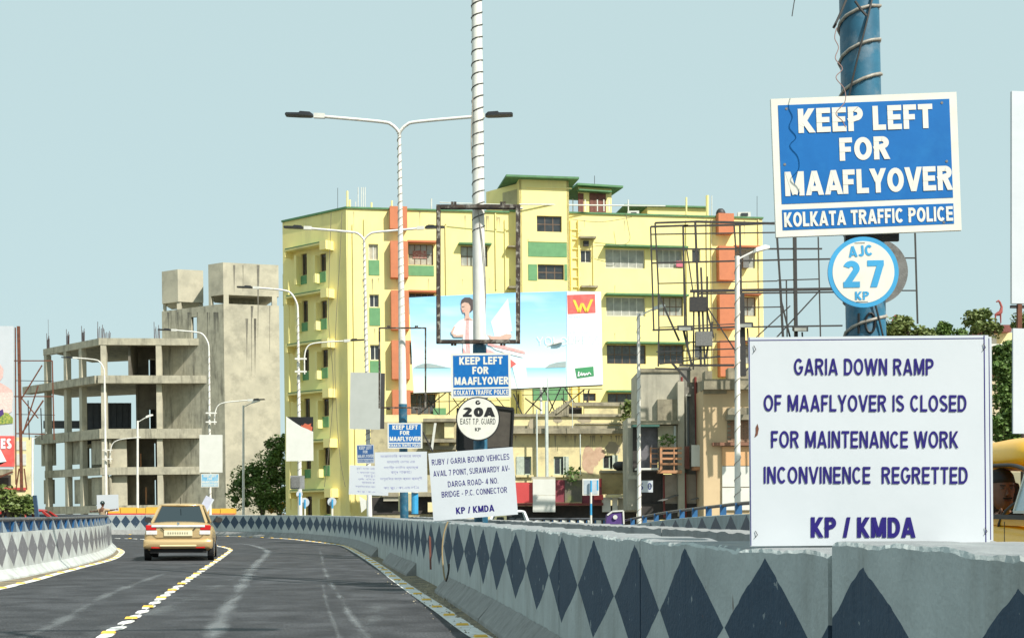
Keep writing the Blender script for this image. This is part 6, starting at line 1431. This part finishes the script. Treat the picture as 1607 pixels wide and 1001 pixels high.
# gutter, window seal, quarter light, chrome handle, steering wheel, dashboard
def TXW(x, y, z): return Vector((TX - x, TY - y, TZ + z)) - taxi.location     # local of the world-flipped car; x to the driver side
def tb_(m, nm, mt, **k):
    o = m.build(nm, mt, taxi, local=True, **k); return o
kx = 4.3/4
tb_(M().tube(spline([Vector((.735, .5*kx, 1.06)), Vector((.68, 1.0*kx, 1.26)), Vector((.62, 1.3*kx, 1.38)), Vector((.61, 1.9*kx, 1.40)), Vector((.62, 2.3*kx, 1.36)), Vector((.70, 2.85*kx, 1.20)), Vector((.735, 3.0*kx, 1.06))], 5), .014, 6), 'rain_gutter', dark_m, smooth=True)
tb_(M().beam((.755, 1.0, 1.055), (.755, 3.05, 1.045), .02, .03), 'window_seal', dark_m)
tb_(M().beam((.872, 1.75, .965), (.872, 1.95, .965), .02, .028), 'door_handle', chrome, bevel=.005)
tb_(M().box(.857, .860, 1.55, 1.556, .35, 1.02), 'door_gap', dark_m); tb_(M().box(.857, .860, 2.75, 2.756, .35, 1.02), 'door_gap', dark_m)
q = [Vector((.79, 2.74, 1.08)), Vector((.79, 3.02, 1.08)), Vector((.73, 2.78, 1.33))]
for i in range(3): tb_(M().beam(q[i], q[(i+1) % 3], .018), 'quarter_frame', frame_white)
tb_(M().quad(q[0], q[1], q[2].lerp(q[1], .02), q[2]), 'quarter_glass', mat('sticker_glass', (.50, .62, .68), None, 4, .2), normals=False)
cw = Vector((.50, 2.27, 1.0)); ax = Vector((0, -.85, .5)).normalized(); u = Vector((1, 0, 0)); w_ = ax.cross(u)
ring = [cw + u*math.cos(a)*.205 + w_*math.sin(a)*.205 for a in [i*math.pi/12 for i in range(25)]]
tb_(M().tube(ring, .013, 8, cap=False), 'steering_wheel', dark_m, smooth=True)
for a in (0.3, 2.8, 4.7): tb_(M().beam(cw, cw + u*math.cos(a)*.2 + w_*math.sin(a)*.2, .02), 'spoke', dark_m)
tb_(M().box(-.62, .62, 2.98, 3.25, .85, 1.05), 'dashboard', dark_cloth, bevel=.03); tb_(M().box(.2, .72, 1.30, 1.46, .55, 1.2), 'seat_back', dark_cloth, bevel=.04)

# ================================================================== PEOPLE
def skin_mesh(name, verts, edges, radii, m, parent, sub=2, root=0):
    me = bpy.data.meshes.new(name); me.from_pydata(verts, edges, []); o = bpy.data.objects.new(name, me); C.objects.link(o); o.parent = parent; me.materials.append(m)
    sk = o.modifiers.new('skin', 'SKIN'); sk.use_smooth_shade = True
    for i, r in enumerate(radii):
        rx, ry = r if isinstance(r, tuple) else (r, r); me.skin_vertices[0].data[i].radius = (rx, ry)
    me.skin_vertices[0].data[root].use_root = True
    o.modifiers.new('sub', 'SUBSURF').levels = sub; o.modifiers['sub'].render_levels = sub; return o
def head(parent, c, s, yaw, hairm, cap=None, moustache=True, sm=skin):
    """head centred at c, height s*0.24; local -y is the face"""
    R_ = Matrix.Rotation(yaw, 3, 'Z')
    def T(x, y, z): return c + R_ @ Vector((x*s, y*s, z*s))
    rings = []
    for z, rx, ry, oy in ((-.125, .030, .030, -.035), (-.115, .045, .048, -.03), (-.085, .058, .070, -.018), (-.045, .068, .085, -.006), (0, .074, .094, 0), (.045, .076, .096, .002), (.085, .068, .086, .004), (.11, .048, .062, .005), (.122, .02, .03, .005)):
        ring = []
        for i in range(16):
            a = 2*math.pi*i/16; x, y = math.cos(a)*rx, math.sin(a)*ry + oy
            if -.03 < z < .02 and math.sin(a) < -.8: y += .006      # eye hollow
            ring.append(T(x, y, z))
        rings.append(ring)
    h = M().loft(rings).build('head', sm, parent, local=True, smooth=True, subsurf=1)
    nose = [[T(x, y, z) for x, y, z in r] for r in (((-.006, -.088, .012), (.006, -.088, .012), (0, -.092, .012)), ((-.010, -.090, -.012), (.010, -.090, -.012), (0, -.106, -.012)), ((-.017, -.086, -.034), (.017, -.086, -.034), (0, -.114, -.030)), ((-.012, -.084, -.041), (.012, -.084, -.041), (0, -.096, -.043)))]
    M().loft(nose).build('nose', sm, parent, local=True, smooth=True)
    for sg in (1, -1):
        M().ball(T(sg*.029, -.083, .010), .011*s, .008*s, .006*s).build('eye', mat('eye', (.10, .08, .07), None, 4, .3) if 'eye' not in bpy.data.materials else bpy.data.materials['eye'], parent, local=True, smooth=True)
        M().beam(T(sg*.014, -.093, .026), T(sg*.044, -.082, .027), .006*s, .007*s).build('eyebrow', hairm, parent, local=True)
        M().ball(T(sg*.076, .004, -.004), .009*s, .018*s, .030*s).build('ear', sm, parent, local=True, smooth=True)
    M().beam(T(-.022, -.092, -.066), T(.022, -.092, -.066), .008*s, .008*s).build('mouth', mat('lips', (.10, .04, .03), None, 4, .5) if 'lips' not in bpy.data.materials else bpy.data.materials['lips'], parent, local=True)
    if moustache: M().beam(T(-.028, -.094, -.053), T(.028, -.094, -.053), .010*s, .009*s).build('moustache', hairm, parent, local=True)
    if cap:
        rr = [[T(math.cos(a)*rx, math.sin(a)*ry + .006, z) for a in [2*math.pi*i/16 for i in range(16)]] for z, rx, ry in ((-.01, .098, .118), (.05, .102, .124), (.10, .085, .105), (.14, .05, .06), (.148, .01, .01))]
        M().loft(rr).build('helmet', cap, parent, local=True, smooth=True)
    else:
        rr = [[T(math.cos(a)*rx, math.sin(a)*ry + oy, z + (.0 if math.sin(a) > -.3 else .055*(zi == 0))) for a in [2*math.pi*i/16 for i in range(16)]] for zi, (z, rx, ry, oy) in enumerate(((-.015, .079, .092, .016), (.05, .083, .103, .008), (.095, .072, .090, .008), (.125, .05, .062, .008), (.138, .01, .015, .008)))]
        M().loft(rr).build('hair', hairm, parent, local=True, smooth=True)
# taxi driver, seated, hands on the wheel (taxi local: +x driver side, +y towards the nose)
drv = thing('person', TXW(0, 0, 0) + Vector((TX, TY, TZ)) , 'taxi driver in a dark shirt, one hand on the steering wheel', 'person', rot=(0, 0, math.radians(180)))
drv.location = Vector((TX, TY, TZ)) + Matrix.Rotation(math.radians(180), 3, 'Z') @ Vector((.50, 1.68, .49))
LOC[drv.name] = drv.location
V = [(0, 0, 0), (0, .02, .22), (0, .04, .42), (0, .05, .52), (0, .06, .60), (.19, .04, .43), (.25, .22, .28), (.17, .47, .53), (-.19, .04, .43), (-.24, .22, .28), (-.16, .50, .53), (.10, .40, -.04), (-.10, .40, -.04), (.10, .5, -.36), (-.10, .5, -.36)]
Eg = [(0, 1), (1, 2), (2, 3), (3, 4), (2, 5), (5, 6), (6, 7), (2, 8), (8, 9), (9, 10), (0, 11), (0, 12), (11, 13), (12, 14)]
skin_mesh('body', [(x*.96, y, z) for x, y, z in V], Eg, [(.15, .11), (.15, .11), (.13, .10), .055, .05, .055, .042, .028, .055, .042, .028, .07, .07, .045, .045], skin, drv)
skin_mesh('shirt', [V[i] for i in (0, 1, 2, 5, 6, 8, 9)], [(0, 1), (1, 2), (2, 3), (3, 4), (2, 5), (5, 6)], [(.17, .13), (.17, .125), (.15, .115), .07, .056, .07, .056], dark_cloth, drv)
head(drv, Vector((.0, .09, .745)), 1.12, math.radians(180+2), hair_m)
for hx, hy, hz, sg in ((.17, .51, .56, 1), (-.16, .54, .56, -1)):
    hb_ = Vector((hx, hy, hz))
    M().ball(hb_, .04, .045, .028).build('hand', skin, drv, local=True, smooth=True)
    for i in range(4):
        o = (i-1.5)*.019; L_ = (.058, .066, .062, .05)[i]
        M().tube([hb_ + Vector((o*.4, .02, .01 + o*.5)), hb_ + Vector((o*.5 - sg*.0, .055, .02 + o)), hb_ + Vector((o*.5, .065 + L_*.2, -.005 + o)), hb_ + Vector((o*.5, .05, -.022 + o))], [.010, .0095, .009, .007], 6).build('finger', skin, drv, local=True, smooth=True)
    M().tube([hb_ + Vector((-sg*.02, .0, .01)), hb_ + Vector((-sg*.045, .025, .03)), hb_ + Vector((-sg*.05, .05, .035))], [.012, .011, .008], 6).build('thumb', skin, drv, local=True, smooth=True)
# policeman at the bend
cop = thing('person', G(160.5, 845.5), 'policeman in khaki shirt and white trousers with arm stretched out at the bend', 'person', rot=(0, 0, math.radians(160)))
V = [(0, 0, .93), (0, 0, 1.15), (0, .0, 1.38), (0, 0, 1.48), (0, -.01, 1.56), (.19, 0, 1.38), (.45, -.10, 1.32), (.70, -.14, 1.30), (-.19, 0, 1.38), (-.46, -.02, 1.36), (-.72, -.05, 1.40), (.10, 0, .86), (.11, .02, .48), (.12, 0, .09), (-.10, 0, .86), (-.13, -.06, .48), (-.14, .02, .09), (.12, -.13, .04), (-.15, -.11, .04)]
Eg = [(0, 1), (1, 2), (2, 3), (3, 4), (2, 5), (5, 6), (6, 7), (2, 8), (8, 9), (9, 10), (0, 11), (11, 12), (12, 13), (0, 14), (14, 15), (15, 16), (13, 17), (16, 18)]
skin_mesh('body', V, Eg, [(.14, .10), (.13, .09), (.15, .10), .055, .05, .06, .045, .03, .06, .045, .03, .085, .055, .04, .085, .055, .04, .035, .035], skin, cop, 1)
skin_mesh('shirt', [V[i] for i in (0, 1, 2, 5, 6, 8, 9)], [(0, 1), (1, 2), (2, 3), (3, 4), (2, 5), (5, 6)], [(.165, .125), (.155, .115), (.175, .12), .08, .06, .08, .06], khaki, cop, 1)
skin_mesh('trousers', [V[i] for i in (0, 11, 12, 13, 14, 15, 16)], [(0, 1), (1, 2), (2, 3), (0, 4), (4, 5), (5, 6)], [(.16, .125), .105, .078, .06, .105, .078, .06], white_cloth, cop, 1)
for i in (13, 16):
    a = Vector(V[i]); M().tube([a + Vector((0, .04, -.05)), a + Vector((0, -.06, -.05)), a + Vector((0, -.15, -.06))], [.05, .05, .035], 8).build('shoe', tyre, cop, local=True, smooth=True)
head(cop, Vector((0, -.02, 1.66)), 1.0, 0, hair_m, cap=mat('helmet_dark', (.02, .04, .04), None, 4, .3))
for sg, c in ((1, (.72, -.14, 1.30)), (-1, (-.74, -.05, 1.40))):
    c = Vector(c); M().ball(c + Vector((sg*.03, 0, 0)), .045, .02, .035).build('hand', skin, cop, local=True, smooth=True)
    for i in range(4): M().tube([c + Vector((sg*.06, 0, (i-1.5)*.018)), c + Vector((sg*(.13-.008*abs(i-1.5)), -.01, (i-1.5)*.022))], [.009, .006], 5).build('finger', skin, cop, local=True)
    M().tube([c + Vector((sg*.02, -.01, .03)), c + Vector((sg*.06, -.03, .06))], [.010, .007], 5).build('thumb', skin, cop, local=True)

# ================================================================== TREES
def tree(base, trunk_top, blobs, n, size, label, lm=leaf, r0=.16, seed=1, name='tree', cat='tree', limbs=True):
    rnd = random.Random(seed); t = thing(name, base, label, cat)
    s = M(); base = Vector(base); tt = Vector(trunk_top); mid = base.lerp(tt, .5) + Vector((rnd.uniform(-.2, .2), 0, 0))
    s.tube([base, mid, tt], [r0, r0*.75, r0*.5], 8)
    s.build('trunk', bark, t, smooth=True)
    if limbs:
        s = M()
        for c, r in blobs:
            c = Vector(c); s.tube([tt.lerp(base, .25), tt.lerp(c, .45) + Vector((0, 0, .2)), c], [r0*.45, r0*.25, r0*.08], 5)
            for _ in range(5):
                v = Vector((rnd.gauss(0, 1), rnd.gauss(0, 1), rnd.gauss(0, 1))).normalized(); s.tube([c.lerp(tt, .2), c + Vector((v.x*r[0], v.y*r[1], v.z*r[2]))*.85], [r0*.12, r0*.04], 4)
        s.build('limbs', bark, t, kind='stuff')
    s = M()
    for c, r in blobs:
        c = Vector(c); vol = r[0]*r[1]*r[2]; sub = max(5, int(9*vol**.33))
        for _ in range(sub):
            v = Vector((rnd.gauss(0, 1), rnd.gauss(0, 1), rnd.gauss(0, 1))).normalized()*rnd.uniform(.45, 1.0); cc = c + Vector((v.x*r[0], v.y*r[1], v.z*r[2])); q = rnd.uniform(.25, .6)*max(r)
            leaves(s, cc, (q*1.1, q, q*.8), int(n/len(blobs)/sub*.75), size, rnd)
        leaves(s, c, (r[0]*1.25, r[1]*1.2, r[2]*1.25), int(n/len(blobs)*.22), size, rnd)
    o = s.build('crown', lm, t, kind='stuff', normals=False); return t
def px_tree(xc, yt, D, blobs_px, n, size, label, lm=leaf, zb=-7, r0=.16, seed=1, **k):
    kk = D*KY/F; bl = [(P(x, y, D + dy), (rx*kk, rx*kk*.9, ry*kk)) for x, y, rx, ry, dy in blobs_px]
    b = P(xc, 803, D); b.z = zb; return tree(b, P(xc, yt, D), bl, n, size, label, lm, r0, seed, **k)
px_tree(412, 760, 160, [(435, 705, 16, 20, 0), (418, 730, 22, 20, -1), (388, 748, 22, 18, 0), (375, 775, 18, 22, 1), (410, 775, 26, 26, -1), (438, 745, 16, 30, 1), (448, 695, 9, 12, 0), (440, 785, 14, 18, 0)], 15000, .24, 'bushy dark green tree between the concrete tower and the yellow building', seed=4)
px_tree(1425, 520, 110, [(1412, 512, 22, 16, 0), (1398, 522, 14, 14, 0), (1445, 528, 16, 14, 0)], 3200, .28, 'green tree top just right of the blue lamp pole above the notice board', leaf2, seed=6)
px_tree(1475, 530, 125, [(1470, 527, 18, 12, 0), (1498, 530, 22, 12, 0), (1480, 514, 10, 8, 0)], 2600, .26, 'low dark treetop peeping over the middle of the notice board top edge', seed=8)
px_tree(1545, 520, 100, [(1540, 510, 22, 14, 0), (1528, 500, 16, 12, 0), (1555, 518, 14, 14, 0), (1545, 492, 10, 7, 0)], 3000, .20, 'feathery pale green treetop near the red giraffe statue', leaf2, seed=9)
px_tree(1580, 600, 96, [(1572, 590, 14, 26, 0), (1588, 560, 14, 20, 0), (1568, 560, 10, 16, 1), (1580, 632, 18, 30, 0), (1598, 600, 14, 34, 1), (1575, 670, 20, 24, 0), (1600, 660, 18, 30, 0), (1590, 700, 22, 20, 0)], 13000, .24, 'tall leafy tree over the yellow taxi roof, before the striped building', seed=11)
px_tree(1606, 505, 90, [(1600, 505, 12, 14, 0), (1615, 510, 16, 18, 0)], 1600, .2, 'small bright green treetop under the large blank hoarding at the right edge', leaf2, seed=12)
px_tree(15, 790, 62, [(8, 782, 16, 18, 0), (28, 795, 14, 16, 0), (42, 792, 10, 14, 0), (-15, 785, 18, 22, 0)], 3000, .17, 'broad leaved green bush behind the blue railing at far left', leaf2, zb=-7, seed=13, name='bush', cat='bush')
px_tree(440, 790, 166, [(436, 782, 14, 12, 0), (424, 794, 12, 10, 0), (444, 798, 10, 10, 0)], 1600, .22, 'yellow orange flowering bush at the foot of the green tree', mat('flower_yellow', (.55, .32, .03), (.30, .22, .03), 2, .7), seed=14, name='bush', cat='bush')
px_tree(990, 660, 112, [(986, 640, 7, 12, 0), (988, 662, 6, 10, 0), (984, 655, 6, 18, 0)], 700, .2, 'climbing green plant on the grimy building corner above the ochre balcony', leaf2, zb=-7, r0=.04, seed=15, name='climbing_plant', cat='plant')

# ================================================================== FAR LEFT
t = thing('hoarding', P(5, 803, 100), 'tall white and red advertisement hoarding cut off by the left edge', 'billboard'); kk = 100*KY/F
def lp(x0, x1, y0, y1, nm, m, dep=0.0, th=.04, par=None): a, b = P(x0, y1, 100), P(x1, y0, 100); return M().box(a.x, b.x, a.y-dep-th, a.y-dep, a.z, b.z).build(nm, m, par or t)
lp(-40, 22, 512, 736, 'panel', board_white, 0, .1); lp(-39, 24.5, 684, 732, 'red_field', p_red, .11, .01)
def lpoly(pts, nm, m, dep): v = [P(x, y, 100) - Vector((0, dep, 0)) for x, y in pts]; return M().add(v, [tuple(range(len(v)))]).build(nm, m, t, normals=False)
lpoly([(-20, 560), (2, 572), (7, 580), (6, 592), (0, 600), (8, 604), (20, 612), (22, 622), (-20, 624)], 'figure_print', mat('print_figure', (.74, .42, .38), (.70, .55, .50), 9, .6), .12)
lpoly([(-20, 616), (22, 616), (20, 646), (10, 652), (-20, 654)], 'dress_print', mat('print_dress', (.72, .50, .46), (.76, .68, .62), 14, .6), .125); lpoly([(-20, 645), (14, 648), (22, 656), (22, 664), (-20, 668)], 'flower_print', mat('print_flowers', (.10, .22, .06), (.52, .50, .10), 12, .6), .13); lpoly([(-12, 652), (6, 642), (8, 650), (-2, 657)], 'violet_print', purple, .135)
lpoly([(-38, 732), (-5, 732), (2, 704), (12, 724), (-2, 728)], 'white_triangle', p_white, .135)
for ch, x0, x1 in (('E', 3, 10.5), ('S', 12, 20)):
    vs, fs = text_mesh(ch, (x1-x0)*kk, 16*kk, .05); c = P((x0+x1)/2, 696, 100) - Vector((0, .14, 0)); mm = M(); mm.v = [c + v for v in vs]; mm.f = fs; mm.build('lettering', p_white, t, normals=False)
t = thing('hoarding_truss', P(40, 803, 103), 'rusty steel lattice holding the white and red hoarding at far left', 'scaffold')
for a, b, w in (((29, 512), (34, 770), .12), ((24, 514), (25, 760), .05), ((82, 566), (85, 690), .05), ((20, 566), (82, 566), .05), ((22, 622), (84, 622), .05), ((25, 680), (70, 681), .05), ((66, 573), (34, 625), .05), ((34, 625), (60, 656), .05), ((60, 605), (36, 680), .05), ((68, 628), (34, 680), .06), ((44, 628), (46, 690), .04), ((64, 640), (66, 690), .04), ((0, 748), (20, 740), .08), ((0, 768), (40, 770), .08), ((30, 735), (25, 768), .05), ((38, 735), (42, 768), .05), ((24, 597), (84, 598), .03), ((26, 650), (86, 651), .03)):
    M().beam(P(*a, 103), P(*b, 103), w).build('steel_bar', rust if w > .045 else dark_m, t)
t = thing('low_house', P(30, 803, 175), 'pale low house with shutters behind the rusty lattice at far left', 'house'); kk = 175*KY/F
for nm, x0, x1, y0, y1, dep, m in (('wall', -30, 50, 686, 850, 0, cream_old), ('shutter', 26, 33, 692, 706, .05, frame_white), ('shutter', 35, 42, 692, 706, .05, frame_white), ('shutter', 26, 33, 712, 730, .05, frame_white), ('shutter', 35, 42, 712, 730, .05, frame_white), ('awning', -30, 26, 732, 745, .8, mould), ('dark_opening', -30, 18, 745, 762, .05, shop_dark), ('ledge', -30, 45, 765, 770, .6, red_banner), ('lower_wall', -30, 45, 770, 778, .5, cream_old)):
    a, b = P(x0, y1, 175), P(x1, y0, 175); M().box(a.x, b.x, a.y-dep-.1, a.y-dep, a.z, b.z).build(nm, m, t)
a = P(59, 812, 60); k6 = 60*KY/F; M().frame_box(P(55, 812, 60), (9*k6, -.15, 0), (0, .05, 0), (-4*k6, 0, 35*k6)).build('blue_board', mat('slate_blue', (.09, .17, .30), None, 4, .6), label='tilted slate blue board behind the railing beside the bush', cat='board')
t = thing('boundary_wall', P(270, 803, 140), 'low yellow painted wall with red base behind the far barrier', 'wall'); k14 = 140*KY/F
rnd = random.Random(5); x = 168
while x < 362:
    w = rnd.uniform(14, 26); a = P(x, 806.5, 140); hh = rnd.uniform(8.5, 11.5)
    M().box(a.x, a.x+(w-1.0)*k14, a.y, a.y+.3, a.z, a.z+hh*k14).build('yellow_panel', mat('yellow_canopy', (.80, .48, .05), (.70, .42, .06), 2, .7) if 'yellow_canopy' not in bpy.data.materials else bpy.data.materials['yellow_canopy'], t)
    M().box(a.x+.002, a.x+(w-1.2)*k14, a.y-.1, a.y-.002, a.z-.15, a.z+1.6*k14).build('red_base', red_banner if rnd.random() > .3 else orange, t); x += w
M().box(P(160, 0, 140).x, P(366, 0, 140).x, P(0, 0, 140).y, P(0, 0, 140).y+.3, -7, P(0, 806.6, 140).z).build('wall_base', raw, t)
t = thing('tarpaulin', P(967, 815, 84), 'small purple covered cart with white edges beyond the median', 'cart'); k8 = 84*KY/F
q = [P(x, y, 84) for x, y in ((951, 822), (953, 808), (961, 802), (978, 801), (979, 822))]; v = q + [p + Vector((0, .8, 0)) for p in q]; n = 5
M().add(v, [tuple(range(n)), tuple(range(n, 2*n))] + [(i, (i+1) % n, n+(i+1) % n, n+i) for i in range(n)]).build('cover', purple, t); 
for i in (1, 2, 3): M().beam(q[i] - Vector((0, .02, 0)), q[(i+1) % 5] - Vector((0, .02, 0)), .06).build('white_edge', frame_white, t)
M().disc(P(965.5, 811, 83.9), .09, (0, 1, 0), .01, 14).build('round_mark', frame_white, t)

# ================================================================== FAR RIGHT
Sb = Bld('striped_building', 1590, 118, 'cream building with maroon string courses behind the tree at the right edge', lean=.3); R = Sb.root; sb = Face(Sb, 1545, 118, 1680, 118, 580)
sb.box('wall', (1545, 543, 1680, 850), -5, 0, mat('cream_wall', (.62, .52, .34), (.56, .47, .31), 2, .9)); sb.box('parapet', (1545, 540, 1680, 544), .001, .2, board_cream)
for y in (556, 572, 588, 604, 620): sb.box('string_course', (1545, y, 1680, y+3), .001, .12, mat('maroon_course', (.26, .10, .08), None, 3, .9) if 'maroon_course' not in bpy.data.materials else bpy.data.materials['maroon_course'])
sb.box('upper_storey', (1558, 518, 1600, 541), -3, -1, cream_old); sb.box('upper_window', (1566, 522, 1574, 536), -1, -.95, frame_white); sb.box('eave', (1555, 508, 1592, 519), -3.4, -.4, mat('maroon_roof', (.24, .08, .07), None, 3, .8)); sb.box('pier', (1553, 522, 1558, 541), -1.2, -.8, maroon)
def giraffe(x, y0, y1, D, label, flip=1):
    a, k_ = P(x, y1, D), D*KY/F; h = (y1-y0)*k_; t = thing('giraffe_statue', a, label, 'statue'); g = mat('statue_red', (.34, .07, .06), None, 5, .7) if 'statue_red' not in bpy.data.materials else bpy.data.materials['statue_red']
    s = M(); f = flip
    s.tube([a + Vector((-f*.16*h, 0, .36*h)), a + Vector((0, 0, .42*h)), a + Vector((f*.10*h, 0, .50*h)), a + Vector((f*.14*h, 0, .72*h)), a + Vector((f*.06*h, 0, .93*h)), a + Vector((f*.0*h, 0, 1.0*h)), a + Vector((-f*.10*h, 0, .95*h))], [.05*h, .10*h, .09*h, .055*h, .05*h, .05*h, .03*h], 8)
    s.build('body', g, t, smooth=True)
    for dx, dy in ((-.14, -.04), (-.12, .04), (.08, -.04), (.10, .04)): M().tube([a + Vector((f*dx*h, dy*h, .40*h)), a + Vector((f*dx*1.15*h, dy*h, 0))], [.035*h, .022*h], 6).build('leg', g, t)
giraffe(1567, 472, 507, 119.5, 'red giraffe statue standing on the maroon eave at the right', 1)
M().beam(P(1405, 560, 116), P(1405, 523, 116), .5).build('plinth', mould, label='plinth under the red statue beside the blue pole', cat='plinth')
giraffe(1405, 495, 523, 116, 'red statue neck beside the blue lamp pole above the notice board', -1)

# ================================================================== SMALL THINGS ON THE YELLOW BLOCK AND HOUSES
R = Y.root
rs = mat('rain_streak', (.50, .43, .22), (.40, .35, .20), 6, .9)
rnd = random.Random(21)
def rain(f, x, y, L, w, m):      # dried run-off below ledges, ragged and tapering
    pts = [(x-w, y), (x-w*.3, y+L*.5), (x-w*.15, y+L), (x+w*.1, y+L*.9), (x+w*.4, y+L*.4), (x+w, y)]
    M().add([f.at(*f.th(a+rnd.uniform(-.3, .3), b), .004) for a, b in pts], [tuple(range(6))]).build('run_off_stain', m, f.b.root, normals=False)
for _ in range(46):
    x = rnd.choice([rnd.uniform(548, 700), rnd.uniform(725, 810), rnd.uniform(912, 1190)]); rain(FR, x, rnd.choice([331 if x < 700 else 338 if x < 820 else 345, 445 if x > 900 else 436, 520 if x > 900 else 515]) + rnd.uniform(0, 3), rnd.uniform(8, 30), rnd.uniform(.5, 1.6), rs)
for _ in range(16): rain(hf, rnd.uniform(805, 980), 683, rnd.uniform(8, 26), rnd.uniform(.8, 2.2), p_gr)
rs2 = mat('dark_run_off', (.20, .19, .15), (.14, .13, .11), 6, .95)
for _ in range(9): rain(tr, rnd.uniform(354, 434), rnd.choice([480, 480, 500, 416]), rnd.uniform(15, 120) if rnd.random() > .3 else 20, rnd.uniform(.6, 2.4), rs2)
for _ in range(12): rain(tl, rnd.uniform(262, 345), 490, rnd.uniform(10, 40), rnd.uniform(.5, 1.6), rs2)
